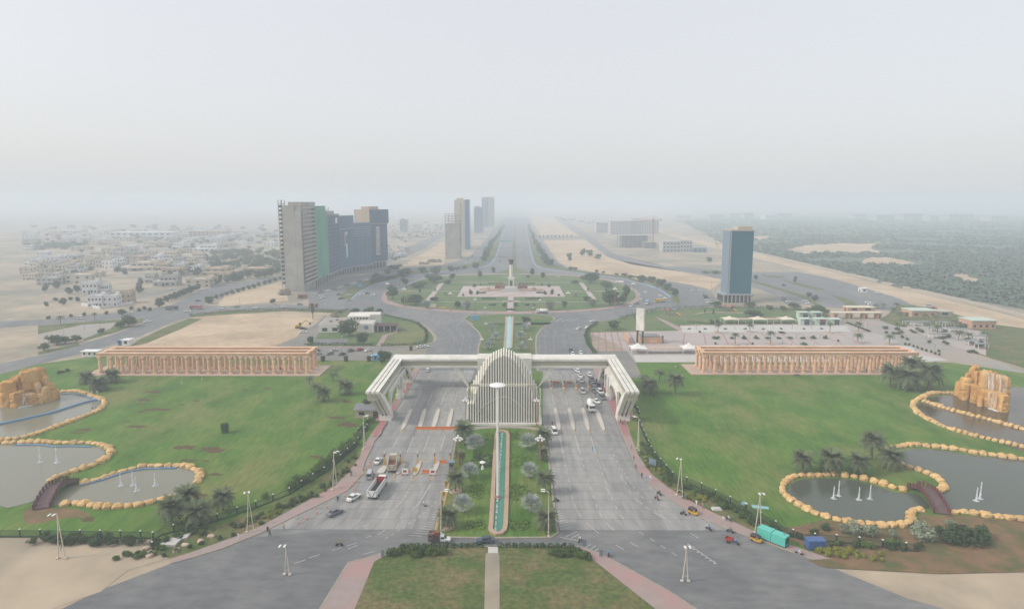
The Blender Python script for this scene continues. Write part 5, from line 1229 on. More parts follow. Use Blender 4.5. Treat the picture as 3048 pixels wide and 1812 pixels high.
for i in range(11): tree_at('W', 370 + i * 33, 575 + i * 12.5, 60, 545 + i * 12.5, DBUSH, 'hedge bush along the plaza side of the access road', 'hedge bushes by the access road', 'shrub')
for i in range(34):
    x, y = RV.uniform(930, 2460), 0; y = 560 + (x - 930) * .2 + RV.uniform(0, 200)
    tree_at('W', x, y, RV.uniform(60, 110), y - RV.uniform(35, 60), BUSH if i % 2 else DBUSH, 'leafy shrub among the picnic shelters', 'picnic garden shrubs', 'shrub')
# hedges
def hedge(k, spec, w_, h, label, mat='leaf_dark', dens=26, size=.32):
    pts = resample(PS(spec), 1.6); c = pts[len(pts) // 2]; b = MB()
    leaves(b, RV, [(p.x - c.x, p.y - c.y, h * .55, w_ * .6 + .3, w_ * .6 + .3, h * .55) for p in pts], dens * len(pts), size)
    return tag(b.build('hedge', mat, None, (c.x, c.y, .1), fix=False), label, 'hedge')
hedge('X', 'X 60,735 560,740 1080,746', 1.2, 1.6, 'long clipped hedge along the car park side of the restaurant garden')
hedge('X', 'X 1190,748 1600,742 1830,702 1850,600 1830,520 1700,412', 1.2, 1.5, 'curved clipped hedge round the mown restaurant lawn')
hedge('X', 'X 430,320 680,225', 2.2, 2.2, 'straight hedge behind the white restaurant roof')
hedge('G', 'G 1060,864 1300,838 1700,822 2100,836', 1.6, 1.8, 'long dark hedge between the sand plot and the cross road')
hedge('X', 'X 1230,300 1600,385 1730,425', 1.5, 1.4, 'hedge along the ring road edge of the restaurant garden')
hedge('F', 'F 0,165 250,100 600,86 900,86 1380,112', 2.6, 2.8, 'tall hedge between the play park and the ring road')
hedge('A', 'A 1975,258 1915,180 1898,110 1915,60 1990,8', 1.8, 1.6, 'curved hedge at the plaza corner facing the carriageway')
hedge('V', 'V 0,445 400,470 560,470', 1.2, 1.2, 'low hedge between plaza and play park grass', 'leaf_mid')
hedge('D', 'D 530,972 800,968 1160,966', .8, .9, 'dark hedge along the kerb of the nearer island, side with the pickup', dens=34)
hedge('D', 'D 1290,966 1500,968 1870,972', .8, .9, 'dark hedge along the kerb of the nearer island, side with the signpost', dens=34)
# flower beds in the median
for i, (k, x, y, rx, ry, m_) in enumerate((('D', 1155, 110, 85, 28, 'leaf_mid'), ('D', 1400, 105, 60, 26, 'leaf_mid'), ('D', 1150, 270, 90, 40, 'leaf_dark'), ('D', 1430, 300, 90, 55, 'leaf_mid'), ('D', 1120, 530, 85, 60, 'leaf_mid'), ('D', 1420, 540, 95, 62, 'leaf_mid'), ('D', 1090, 800, 90, 42, 'leaf_mid'), ('D', 1430, 800, 95, 42, 'leaf_mid'), ('D', 1165, 330, 60, 25, 'leaf_dark'))):
    c = P(k, x, y); m1 = ppm(S(k, x, y)[1]) * ZOOM[k][2]; ax = rx / m1; ay = abs(P(k, x, y - ry).y - P(k, x, y + ry).y) / 2; b = MB()
    lb = [(ax * q * math.cos(t), ay * q * math.sin(t), .2, 1.0, 1.0, .25) for q, t in ((math.sqrt(RV.random()), RV.uniform(0, 6.28)) for _ in range(int(ax * ay * 1.3) + 8))]
    leaves(b, RV, lb, len(lb) * 44, .19); tag(b.build('flower_bed', 'leaf_bed' if m_ == 'leaf_mid' else m_, None, (c.x, c.y, .2), fix=False), ('bright green' if m_ == 'leaf_mid' else 'dark green') + ' ground cover bed beside the fountain pool', 'flower bed', 'median planting beds')
# verge shrubs along the fences
def shrubs(k, pts, label, group, protos, lo, hi, n):
    pl = smooth(PS(pts), 4); r = resample(pl, .5)
    if n >= 22:                                   # a planted border nobody could count: one mass
        c = r[len(r) // 2]; mm = {}
        for _ in range(n):
            q = r[RV.randrange(len(r))] + Vector((RV.uniform(-1.5, 1.5), RV.uniform(-1.5, 1.5), 0)) - c; s_ = RV.uniform(lo, hi) / 2
            mb_ = mm.setdefault(pick(protos)[2][1][1].materials[0].name, MB())
            leaves(mb_, RV, [(q.x + RV.uniform(-.4, .4) * s_, q.y + RV.uniform(-.4, .4) * s_, s_ * RV.uniform(.4, .9), s_ * .62, s_ * .62, s_ * .55) for _i in range(4)], 260, .07 * s_ + .07)
        for mn, mb_ in mm.items():
            lab2 = label if len(mm) == 1 else label.replace('bush', {'leaf_dark': 'dark bush', 'leaf_mid': 'bright green bush', 'leaf_yellow': 'yellow green bush', 'leaf_sage': 'grey bush'}[mn]).replace('shrub', {'leaf_dark': 'dark shrub', 'leaf_mid': 'bright green shrub', 'leaf_yellow': 'yellow green shrub', 'leaf_sage': 'grey shrub'}[mn])
            tag(mb_.build('shrub_border', mn, None, (c.x, c.y, .12), fix=False), lab2, 'shrubs', None, 'stuff')
        return
    for _ in range(n):
        p = r[RV.randrange(len(r))] + Vector((RV.uniform(-1.3, 1.3), RV.uniform(-1.3, 1.3), .12)); s = RV.uniform(lo, hi)
        place(pick(protos), p, RV.uniform(0, 6), label, group, (s, s, s * RV.uniform(.6, .9)))
shrubs('C', 'C 1740,530 1860,460 1990,400 2120,300 2250,220 2400,90', 'leafy green bush inside the dark fence beside the lawn', 'bushes inside the fence', BUSH, 2.5, 5, 34)
shrubs('C', 'C 1400,760 1660,660 1900,560 2100,480 2300,330 2400,210', 'small shrub on the verge between fence and pink pavement', 'verge shrubs by the pink pavement', BUSH + DBUSH, .8, 2.2, 46)
shrubs('C', 'C 1640,665 1740,660 1900,545 2040,480', 'yellow green shrub on the verge below the fence', 'yellow verge shrubs', YBUSH, .9, 1.8, 12)
shrubs('B', 'B 2140,985 2300,860 2400,760 2480,640', 'hedge bush against the fence near the guard house', 'bushes near the guard house', BUSH, 2, 4, 22)
shrubs('E', 'E 40,130 130,300 240,420 420,490', 'bush behind the dark fence beside the wide lawn', 'bushes behind the lawn fence', BUSH, 1.5, 3.2, 26)
shrubs('E', 'E 30,210 130,350 210,430 420,560', 'shrub on the verge beside the pavement with walkers', 'verge shrubs by the walkers', BUSH + YBUSH, .8, 2.0, 22)
shrubs('E', 'E 360,545 420,550 470,560', 'yellow flowered shrub by the rickshaw stop', 'yellow shrubs by the rickshaws', YBUSH, 1.4, 2.2, 6)
shrubs('E', 'E 420,500 600,580 800,690 1000,800', 'green bush in the hedge along the dark fence', 'hedge bushes along the fence', BUSH + DBUSH, 1.6, 3, 44)
shrubs('E', 'E 1090,810 1300,850 1600,880 2000,900', 'scrubby bush along the end of the dark fence', 'scrub along the fence end', DBUSH + BUSH, 1.2, 2.6, 30)
shrubs('E', 'E 1260,915 1450,935 1700,960', 'yellow flowering shrub in the roadside strip', 'yellow roadside shrubs', YBUSH, 1.0, 1.9, 34)
for x, y, w_, h in ((1550, 790, 130, 100), (1640, 800, 140, 95), (1820, 820, 80, 70), (2040, 830, 220, 140), (1470, 780, 90, 60), (2230, 740, 110, 60)):
    tree_at('E', x, y, w_, y - h, SAGE, 'grey green bush on the bare earth below the round pond', 'sage bushes below the pond', 'shrub')
for x, y, w_, h in ((2330, 850, 280, 130), (2250, 860, 180, 90), (2440, 830, 160, 120), (2150, 780, 90, 60), (1330, 760, 90, 50), (1250, 790, 80, 45)):
    tree_at('E', x, y, w_, y - h, DBUSH, 'dark scrub bush on the bare earth by the ponds', 'dark scrub by the ponds', 'shrub')
shrubs('C', 'C 40,830 300,835 600,838 860,840', 'dense hedge bush behind the corner fence', 'hedge bushes at the corner fence', DBUSH, 1.8, 3, 44)
shrubs('C', 'C 900,870 1000,820 1150,770 1300,760', 'low shrub on the rocky corner verge', 'shrubs of the rocky verge', DBUSH + BUSH, .9, 2.2, 26)
shrubs('C', 'C 620,950 760,940 900,915 960,900', 'scrubby bush on the sandy corner', 'scrub on the sandy corner', BUSH, 1.2, 2.4, 12)
for x, y in ((1060, 905), (1160, 875), (1245, 850), (1385, 812), (1485, 785), (1695, 700), (970, 940)): tree_at('C', x, y, 46, y - 28, DBUSH, 'dark round clipped bush on the verge by the kerb', 'dark round verge bushes', 'shrub')
shrubs('D', 'D 420,1045 560,1010 700,1020 860,1000', 'leafy bush on the nearer island by the pink kerb', 'bushes on the nearer island, pickup side', DBUSH + BUSH, 1.2, 3, 30)
shrubs('D', 'D 1700,1040 1850,1020 1930,1040 2000,1060', 'leafy bush on the nearer island by the signpost', 'bushes on the nearer island, signpost side', DBUSH + BUSH, 1.2, 2.6, 22)
shrubs('D', 'D 700,1030 760,1020', 'pale yellow flowering bush on the nearer island', 'pale flowering bushes', YBUSH + SAGE, 1.2, 2, 6)
shrubs('R', 'R 250,120 320,105 440,70', 'dark low bush on the grass behind the rock waterfall', 'bushes behind the waterfall', DBUSH, 1.8, 2.6, 3)
# topiary drums
def topiary(k, x, yb, w_, yt, label, group=None):
    p = P(k, x, yb); r = w_ / 2 / ZOOM[k][2] / ppm(S(k, x, yb)[1]); h = height(k, x, yb, x, yt); b = MB(); R = random.Random(int(x))
    for _ in range(900):
        a = R.uniform(0, 6.283); z = R.random()
        if R.random() < .3: q = math.sqrt(R.random()) * r; z = 1.0; n_ = Vector((0, 0, 1))
        else: q = r * (.82 + .18 * z); n_ = Vector((math.cos(a), math.sin(a), .2))
        c = Vector((math.cos(a) * q, math.sin(a) * q, z * h)); n_ = (n_ + Vector((R.uniform(-.7, .7), R.uniform(-.7, .7), R.uniform(-.3, .7)))).normalized(); u = n_.orthogonal().normalized() * r * .13; v_ = n_.cross(u)
        b.face([c - u, c - v_, c + u, c + v_])
    b.lathe([(r * .76, 0), (r * .9, h * .96)], 12); t = thing('topiary', label, 'topiary', (p.x, p.y, .1), 0, group)
    b.build('foliage', 'leaf_dark', t, fix=False); MB().tube((0, 0, -.1), (0, 0, .4), .12, .1, 6).build('stem', 'bark', t); return t
topiary('B', 1423, 718, 56, 650, 'dark drum shaped topiary standing alone on the open lawn')
for x in (308, 648, 990): topiary('X', x, 975, 66, 900, 'drum shaped topiary in the row between car park and lawn', 'topiary row by the car park')
topiary('X', 1615, 812, 50, 752, 'drum topiary on the corner island by the car park exit')
# scrubland: thousands of bushes read as one mass
R = random.Random(9); b = MB(); sp = scrub
def inside(pt, poly):
    c = False; n = len(poly); j = n - 1
    for i in range(n):
        a, d = poly[i], poly[j]
        if (a.y > pt.y) != (d.y > pt.y) and pt.x < (d.x - a.x) * (pt.y - a.y) / (d.y - a.y) + a.x: c = not c
        j = i
    return c
clear = [PS(s_) for s_ in ('I 1120,330 1250,300 1500,285 1640,290 1760,280 1700,320 1780,345 1640,350 1500,345 1280,350 1260,370', 'I 1640,410 1700,380 1850,385 2010,425 1900,435 1700,430', 'I 2220,500 2350,490 2480,560 2470,580 2350,550', 'I 2030,455 2110,470 2060,480', 'I 900,240 1000,235 1010,250 920,262')]
cnt = 0
for _ in range(12000):
    x, y = R.uniform(350, 3100), 130 + 620 * R.random() ** 1.3
    p = P('I', x, y)
    if not inside(p, scrub) or p.y > 3000: continue
    if any(inside(p, c_) for c_ in clear): continue
    if math.sin(p.x * .021 + 1.3 * math.sin(p.y * .017)) + math.sin(p.y * .031 + p.x * .008) < -.9: continue
    s = R.uniform(2.5, 5.5); cnt += 1
    for i in range(20):
        v = Vector((R.gauss(0, 1), R.gauss(0, 1), abs(R.gauss(0, .8)))).normalized(); c = p + Vector((v.x * s, v.y * s, v.z * s * .75 + .2))
        n_ = (v + Vector((R.uniform(-.6, .6), R.uniform(-.6, .6), .5))).normalized(); u = n_.orthogonal().normalized() * s * .42; w2 = n_.cross(u)
        b.face([c - u, c - w2 * .8, c + u, c + w2 * .8])
    if cnt > 5200: break
o = b.build('scrub_forest', 'leaf_scrub', None, fix=False); tag(o, 'wide green scrub forest beyond the stone embankment', 'scrub', None, 'stuff')
# ---------------------------------------------------------------- vehicles
for n, c in (('paint_white', (.72, .72, .70)), ('paint_silver', (.42, .43, .45)), ('paint_black', (.03, .032, .036)), ('paint_grey', (.16, .17, .19)), ('paint_red', (.32, .03, .03)), ('paint_blue', (.05, .12, .30)), ('paint_navy', (.04, .06, .10)), ('paint_yellow', (.60, .36, .03)), ('paint_cream', (.55, .48, .36)), ('paint_rust', (.22, .08, .04)), ('paint_teal', (.10, .50, .42)), ('paint_orange', (.60, .17, .03)), ('paint_skyblue', (.10, .34, .58))):
    flat(n, c, .3, 0, .5)
flat('tail_red', (.35, .01, .01), .3); flat('head_lamp', (.75, .75, .70), .2); flat('hub', (.35, .35, .36), .4, .5)
wm = MB(); wm.m = 0; wm.tube((0, -.11, 0), (0, .11, 0), .33, None, 12); wm.m = 1; wm.tube((0, -.12, 0), (0, .12, 0), .19, None, 8); WHEEL = wm.mesh('wheel', ['rubber', 'hub'])
BW = MB(); BW.tube((0, -.16, 0), (0, .16, 0), .5, None, 12); BW.m = 1; BW.tube((0, -.17, 0), (0, .17, 0), .26, None, 8); BIGWHEEL = BW.mesh('wheel', ['rubber', 'hub'])
def loft(mb, st):
    """st: (x, half width, z bottom, z shoulder, z top, half width at top) stations"""
    vs = []
    for x, w_, zb, zs, zt, wt in st: vs += [(x, -w_ * .94, zb), (x, -w_, (zb + zs) / 2), (x, -w_ * .97, zs), (x, -wt, zt), (x, wt, zt), (x, w_ * .97, zs), (x, w_, (zb + zs) / 2), (x, w_ * .94, zb)]
    fs = []; n = 8
    for j in range(len(st) - 1):
        for i in range(n): fs.append((j * n + i, j * n + (i + 1) % n, (j + 1) * n + (i + 1) % n, (j + 1) * n + i))
    fs += [tuple(range(n)), tuple(range((len(st) - 1) * n, len(st) * n))]; mb._a(vs, fs); return mb
def car_proto(kind):
    L, W_, H = {'sedan': (4.5, 1.74, 1.45), 'hatch': (3.7, 1.62, 1.5), 'suv': (4.7, 1.86, 1.78), 'van': (4.6, 1.74, 1.95)}[kind]; h = L / 2; w_ = W_ / 2; s = .92 if kind in ('suv', 'van') else .80
    b = MB(); b.smooth = False
    if kind == 'sedan': bp = [(-h, .6, .35, .6, .62, .5), (-h + .12, w_, .28, s, s + .1, w_ * .86), (-h + .9, w_, .25, s + .02, s + .13, w_ * .86), (-.2, w_, .25, s, s + .08, w_ * .88), (h - 1.35, w_, .25, s - .02, s + .06, w_ * .86), (h - .25, w_ * .96, .27, s - .16, s - .08, w_ * .8), (h, .62, .35, .55, .56, .5)]; g = (-h + .75, -h + 1.35, .25, h - 1.35)
    elif kind == 'van': bp = [(-h, w_, .35, s, s + .1, w_ * .9), (-h + .1, w_, .3, s, s + .1, w_ * .9), (h - .9, w_, .3, s, s + .1, w_ * .9), (h - .15, w_ * .95, .3, s - .15, s - .05, w_ * .8), (h, .65, .38, .6, .62, .6)]; g = (-h + .1, -h + .3, h - 1.3, h - .6)
    else: bp = [(-h, w_ * .9, .35, s - .1, s, w_ * .8), (-h + .12, w_, .28, s, s + .1, w_ * .88), (-.2, w_, .25, s, s + .08, w_ * .88), (h - 1.2, w_, .25, s - .02, s + .05, w_ * .86), (h - .22, w_ * .96, .27, s - .14, s - .06, w_ * .8), (h, .62, .35, .58, .6, .5)]; g = (-h + .15, -h + .45, .35, h - 1.2)
    body = loft(b, bp).mesh('body', 'paint_white')
    gl = MB(); zs, zt = s + .06, H - .06
    loft(gl, [(g[0], w_ * .86, zs - .1, zs, zs + .02, w_ * .8), (g[1], w_ * .88, zs - .1, zs, zt, w_ * .72), (g[2], w_ * .88, zs - .1, zs, zt, w_ * .72), (g[3], w_ * .86, zs - .1, zs, zs + .02, w_ * .8)]); glass = gl.mesh('windows', 'glass_dark')
    rf = MB(); loft(rf, [(g[1] - .08, w_ * .70, zt - .05, zt, H - .02, w_ * .6), (g[1] + .2, w_ * .75, zt - .06, zt, H, w_ * .66), (g[2] - .1, w_ * .75, zt - .06, zt, H, w_ * .66), (g[2] + .1, w_ * .70, zt - .08, zt - .01, H - .03, w_ * .6)])
    for s_ in (-1, 1):
        for xx in (g[1], (g[1] + g[2]) / 2, g[2]): rf.tube((xx, s_ * w_ * .9, zs), (xx, s_ * w_ * .73, zt), .05, None, 4)
    roof = rf.mesh('roof', 'paint_white')
    parts = [('body', body, None, []), ('windows', glass, None, []), ('roof', roof, None, [])]
    for x in (-h + .78, h - .78):
        for y in (-1, 1): parts.append(('wheel', WHEEL, T(x, y * (w_ - .08), .33), []))
    hl = MB().box((0, 0, 0), (.08, .34, .16)).mesh('headlight', 'head_lamp'); tl = MB().box((0, 0, 0), (.08, .32, .2)).mesh('tail_light', 'tail_red')
    for y in (-1, 1): parts += [('headlight', hl, T(h - .06, y * (w_ - .34), .58), []), ('tail_light', tl, T(-h + .04, y * (w_ - .3), s - .12), [])]
    return ('car' if kind != 'van' else 'van', 'car' if kind != 'van' else 'van', parts)
CARS = {k: car_proto(k) for k in ('sedan', 'hatch', 'suv', 'van')}
def small_car(kind):
    pr = CARS[kind]; b = MB(); mats = ['paint_white', 'glass_dark', 'rubber', 'hub', 'head_lamp', 'tail_red']
    for pn, me, mtx, _ in pr[2]:
        if pn in ('headlight', 'tail_light'): continue
        o = len(b.v); b.v += [tuple((mtx @ v.co) if mtx is not None else v.co) for v in me.vertices]
        for f in me.polygons: b.f.append(tuple(i + o for i in f.vertices)); b.mi.append(mats.index(me.materials[f.material_index].name)); b.sm.append(False)
    return (pr[0], pr[1], [(pr[0], b.mesh(pr[0], mats, False), None, [])])
SCARS = {k: small_car(k) for k in CARS}
def heading(k, x0, y0, x1, y1): a, c = P(k, x0, y0), P(k, x1, y1); return math.atan2(c.y - a.y, c.x - a.x)
def car(k, x, y, ang, kind, col, label, group=None, small=False, z=.09):
    p = P(k, x, y); p.z = z
    return place((SCARS if small else CARS)[kind], p, rad(ang) if not isinstance(ang, tuple) else heading(k, *ang), label, group, None, {'paint_white': 'paint_' + col})
car('D', 330, 305, (312, 330, 350, 275), 'sedan', 'white', 'white sedan beside the empty dump truck in the outer lane')
car('D', 265, 420, (262, 440, 272, 395), 'van', 'silver', 'pale blue silver minivan behind the loaded dump truck')
car('D', 140, 592, (100, 615, 190, 560), 'sedan', 'white', 'white saloon with black roof glass near the kerb cones')
car('C', 2240, 625, (2185, 650, 2300, 595), 'sedan', 'grey', 'dark grey saloon following the white one along the cones')
car('D', 1165, 930, (1235, 930, 1090, 935), 'sedan', 'navy', 'dark blue saloon crossing below the fountain pool')
Q_ = 'cars queueing at the toll lanes'
for x, y, a, kd, c, l in ((885, 540, 278, 'sedan', 'white', 'white car third in the inner queue lane under the gate'), (902, 615, 278, 'sedan', 'white', 'white car passing the first toll island in the inner lane'), (925, 790, 276, 'suv', 'silver', 'silver estate car just past the toll islands'), (1035, 525, 280, 'hatch', 'white', 'small white car at the back of the middle lane'), (1068, 600, 280, 'suv', 'grey', 'dark grey car in the middle lane beside the crowd'), (1095, 675, 280, 'sedan', 'silver', 'blue silver car level with the red pavement'), (1098, 775, 280, 'sedan', 'grey', 'grey car in the middle lane below the silver one'), (1205, 795, 284, 'suv', 'white', 'white pickup nosing along the red pavement'), (1235, 885, 282, 'suv', 'grey', 'grey jeep at the pavement edge behind the white pickup'), (1142, 945, 290, 'sedan', 'white', 'white saloon angled beside the white mixer truck'), (850, 465, 276, 'hatch', 'white', 'white car just emerging from under the gate span'), (822, 445, 276, 'sedan', 'white', 'white car half hidden by the gate span'), (1165, 690, 284, 'hatch', 'navy', 'small dark car beside the red pavement')):
    car('L', x, y, a, kd, c, l, Q_)
car('L', 475, 1425, 278, 'van', 'white', 'white van leaving the toll lanes beside the red trike')
for k, x, y, a, kd, c, l in (('A', 1775, 240, 272, 'suv', 'navy', 'dark jeep arriving behind the gate span'), ('A', 1856, 258, 268, 'sedan', 'white', 'white car in the kerb lane behind the gate span'), ('A', 1790, 268, 272, 'hatch', 'white', 'white hatchback right behind the gate span'), ('A', 1835, 55, 240, 'sedan', 'white', 'white car on the curve leaving the roundabout'), ('A', 1905, 50, 235, 'hatch', 'white', 'white small car at the hedge on the roundabout curve'), ('A', 592, 402, 90, 'hatch', 'white', 'white car disappearing under the gate span')):
    car(k, x, y, a, kd, c, l)
# parked and distant cars
cg = 'cars in the car park'
for x, y, a, c in ((220, 830, 80, 'navy'), (235, 875, 70, 'silver'), (475, 828, 50, 'silver'), (410, 875, 60, 'grey'), (720, 828, 70, 'navy'), (595, 880, 60, 'black'), (855, 815, 60, 'red'), (980, 825, 60, 'white'), (1760, 775, 20, 'white'), (1830, 770, 20, 'white'), (20, 550, 10, 'white'), (20, 500, 10, 'black'), (330, 462, 10, 'white'), (400, 455, 10, 'red'), (1080, 915, 10, 'white')):
    car('X', x, y, a, 'sedan', c, {'red': 'red', 'white': 'white', 'navy': 'dark blue', 'silver': 'silver', 'grey': 'dark grey', 'black': 'black'}[c] + ' car parked along the car park by the restaurant hedge', cg, True)
for i in range(22):
    x = 560 + i * 36; y = 1372 - i * 9.2 - (i * 8 if i > 9 else 0) * .1
    car('O', x, y, 20 + RV.uniform(-8, 8), 'sedan', ('white', 'grey', 'black', 'silver', 'white')[i % 5], ('white', 'dark grey', 'black', 'silver', 'white')[i % 5] + ' car parked nose in before the tower block fronts', 'cars parked before the towers', True)
for x, y, c in ((600, 1440, 'white'), (640, 1400, 'white'), (570, 1415, 'silver'), (880, 1385, 'grey'), (910, 1440, 'black'), (1020, 1465, 'silver'), (1010, 1390, 'white'), (1200, 1382, 'white'), (1270, 1368, 'black'), (1360, 1385, 'white'), (660, 1425, 'white'), (1580, 1245, 'red')):
    car('O', x, y, 30, 'sedan', c, c + ' car near the ring road corner below the towers', 'cars at the tower corner', True)
for x, y, a, c in ((490, 612, 5, 'white'), (545, 612, 5, 'white'), (560, 636, 5, 'silver'), (578, 660, 5, 'black'), (590, 674, 5, 'white'), (570, 648, 5, 'grey'), (600, 690, 5, 'white'), (1100, 650, 5, 'white'), (1115, 670, 0, 'grey'), (1142, 685, 0, 'white'), (1255, 680, 0, 'white'), (1275, 697, 0, 'white'), (165, 622, 280, 'silver'), (265, 645, 280, 'white'), (297, 662, 280, 'white'), (135, 670, 260, 'white'), (105, 700, 240, 'grey'), (70, 715, 230, 'white'), (30, 375, 300, 'white'), (1680, 690, 0, 'white'), (1700, 700, 0, 'white'), (1750, 628, 0, 'white'), (2130, 730, 0, 'red')):
    car('I', x, y, a, 'sedan', c, c + ' car by the teal glass tower and its junction', 'cars around the teal tower', True)
for x, y, a, c, kd in ((1270, 815, 175, 'white', 'van'), (1500, 812, 175, 'white', 'sedan'), (645, 845, 0, 'white', 'suv'), (325, 882, 0, 'white', 'van'), (770, 908, 40, 'white', 'sedan'), (1110, 765, 40, 'black', 'sedan'), (1690, 805, 0, 'white', 'sedan'), (1800, 790, 0, 'grey', 'sedan'), (1040, 838, 20, 'white', 'sedan'), (1370, 806, 175, 'grey', 'sedan'), (930, 688, 200, 'white', 'sedan'), (2220, 722, 0, 'white', 'sedan')):
    car('G', x, y, a, kd, c, c + ' vehicle on the cross roads by the white houses', 'vehicles on the cross roads', True)
for x, y, a, c in ((40, 928, 100, 'white'), (380, 795, 20, 'white'), (1128, 595, 270, 'grey'), (1125, 635, 90, 'black'), (1310, 535, 270, 'white'), (1222, 432, 90, 'white'), (1890, 425, 90, 'white'), (2215, 592, 120, 'white'), (2350, 965, 250, 'white'), (2310, 1000, 240, 'black'), (2265, 1020, 230, 'white'), (2385, 905, 280, 'white'), (1930, 1155, 200, 'white'), (320, 658, 0, 'white'), (180, 650, 0, 'white'), (890, 590, 60, 'navy'), (910, 565, 60, 'white'), (850, 620, 60, 'grey'), (935, 540, 60, 'white'), (960, 505, 60, 'white'), (830, 650, 60, 'white'), (985, 480, 60, 'grey'), (1010, 460, 60, 'white')):
    car('H', x, y, a, 'sedan', c, c + ' car on the ring road or boulevard around the monument', 'cars around the roundabout', True)
car('W', 1590, 322, 185, 'van', 'white', 'white minibus on the sandy road behind the picnic garden', None, True); 
for x, y in ((690, 262), (722, 298)): car('W', x, y, 0, 'sedan', 'white', 'white car parked behind the small park gate', 'cars behind the park gate', True)
car('W', 840, 118, 0, 'sedan', 'silver', 'silver car on the wide road by the white cabin', None, True)
# trucks
def truck(k, x, y, ang, label, style, mats=None, L=8.6):
    p = P(k, x, y); p.z = .09; t = thing(style, label, 'truck', p, ang)
    def add(n, mb, m, par=None): return mb.build(n, m, par or t)
    h = L / 2; add('chassis', MB().b2(-h, h, -.5, .5, .6, .95), 'metal_dark')
    cabm = mats.get('cab', 'paint_white')
    cab = MB(); loft(cab, [(h - 2.0, 1.2, .7, 2.2, 2.9, 1.05), (h - .3, 1.22, .7, 2.0, 2.8, 1.0), (h, 1.18, .7, 1.7, 1.75, 1.1)]); c_ = add('cab', cab, cabm)
    add('windscreen', MB()._a([(h - .26, -1.0, 2.75), (h - .26, 1.0, 2.75), (h + .02, 1.08, 1.82), (h + .02, -1.08, 1.82)], [(0, 1, 2, 3)]) or MB().box((h - .1, 0, 2.25), (.16, 2.0, .85)), 'glass_dark', c_)
    for s in (-1, 1):
        add('side_window', MB().box((h - 1.0, s * 1.16, 2.2), (.9, .1, .6)), 'glass_dark', c_); add('headlight', MB().box((h + .02, s * .85, 1.05), (.1, .35, .22)), 'head_lamp', c_)
    for xx in ([h - 1.1, -h + 2.6, -h + 1.2] if L > 7 else [h - 1.1, -h + 1.2]):
        for s in (-1, 1): link('wheel', BIGWHEEL, t, (xx, s * 1.05, .5))
    if style == 'dump_truck':
        bm_ = mats['bed']; x0, x1 = -h, h - 2.3; tp = 2.75
        add('bed_floor', MB().b2(x0, x1, -1.2, 1.2, .96, 1.2), 'paint_rust')
        for s in (-1, 1):
            w2 = MB(); w2.b2(x0, x1, s * 1.22 - .06, s * 1.22 + .06, 1.0, tp)
            o = add('bed_side', w2, bm_)
            for i in range(6): add('rib', MB().b2(x0 + .2 + i * (x1 - x0 - .5) / 5, x0 + .35 + i * (x1 - x0 - .5) / 5, s * 1.34 - .05, s * 1.34 + .05, 1.0, tp), bm_, o)
        tg = add('tailgate', MB().b2(x0 - .06, x0 + .06, -1.2, 1.2, .95, tp - .1), bm_); add('headboard', MB().b2(x1 - .1, x1 + .1, -1.2, 1.2, 1.0, tp + .35), mats.get('head', 'paint_rust'))
        for s in (-1, 1): add('gate_brace', MB()._a([(x0 - .08, s * 1.1, tp - .2), (x0 - .08, s * .95, tp - .2), (x0 - .08, s * .15, 1.1), (x0 - .08, s * .35, 1.1)], [(0, 1, 2, 3)]) or MB().tube((x0 - .09, s * 1.05, tp - .25), (x0 - .09, s * .2, 1.2), .07, None, 4), 'metal_dark', tg)
        add('load', MB().b2(x0 + .1, x1 - .1, -1.15, 1.15, 1.2, 1.45 + mats.get('fill', 0)), mats.get('loadm', 'paint_rust'))
    elif style == 'mixer_truck':
        d = MB(); d.smooth = True; d.lathe([(.5, -3.0), (.95, -2.2), (1.25, -.8), (1.2, .6), (.7, 1.9), (.5, 2.2)], 14)
        d.v = [(v[2] * .95 - .9, v[0], v[1] + 2.35 - v[2] * .16) for v in d.v]; add('drum', d, 'paint_white'); add('chute', MB().b2(-h - .3, -h + .5, -.5, .5, 1.6, 2.9), 'metal_grey'); add('frame', MB().b2(-h + .3, h - 2.4, -.8, .8, .95, 1.4), 'metal_grey')
    elif style == 'tanker_truck':
        d = MB(); d.smooth = True; d.lathe([(.9, -2.9), (1.15, -2.7), (1.15, 2.6), (.9, 2.8)], 14); d.v = [(v[2] - 1.1, v[0], v[1] + 2.15) for v in d.v]; add('tank', d, mats.get('tank', 'paint_white')); add('frame', MB().b2(-h + .2, h - 2.3, -.8, .8, .95, 1.3), 'metal_grey')
    else:
        add('load_bed', MB().b2(-h, h - 2.3, -1.2, 1.2, .96, 1.3), mats.get('bed', 'paint_cream')); add('cargo', MB().box((-1.2, 0, 2.0), (L - 3.2, 2.2, 1.5), top=(.95, .9)), mats.get('cargo', 'paint_rust'))
    return t
_oa = MB._a
def _chain(self, vs, fs): _oa(self, vs, fs); return self
MB._a = _chain
truck('D', 445, 345, heading('D', 430, 365, 455, 215), 'empty beige dump truck waiting between the toll booth islands', 'dump_truck', {'bed': 'paint_cream', 'cab': 'paint_cream', 'head': 'paint_cream'})
truck('D', 328, 535, heading('D', 280, 605, 385, 455), 'large white dump truck with dark open bed on the left lanes', 'dump_truck', {'bed': 'paint_white', 'cab': 'paint_white', 'loadm': 'metal_dark', 'head': 'paint_red'}, 10.2)
truck('L', 1048, 1055, rad(272), 'white concrete mixer truck heading out through the gate', 'mixer_truck', {})
truck('H', 1490, 1082, rad(170), 'white tanker truck rounding the near edge of the roundabout', 'tanker_truck', {})
truck('H', 2400, 1002, rad(250), 'blue tanker truck on the roundabout beside the hedge', 'tanker_truck', {'tank': 'paint_skyblue'})
truck('I', 262, 688, rad(200), 'yellow loaded truck on the ring road near the parking', 'cargo_truck', {'cab': 'paint_yellow', 'cargo': 'paint_yellow'})
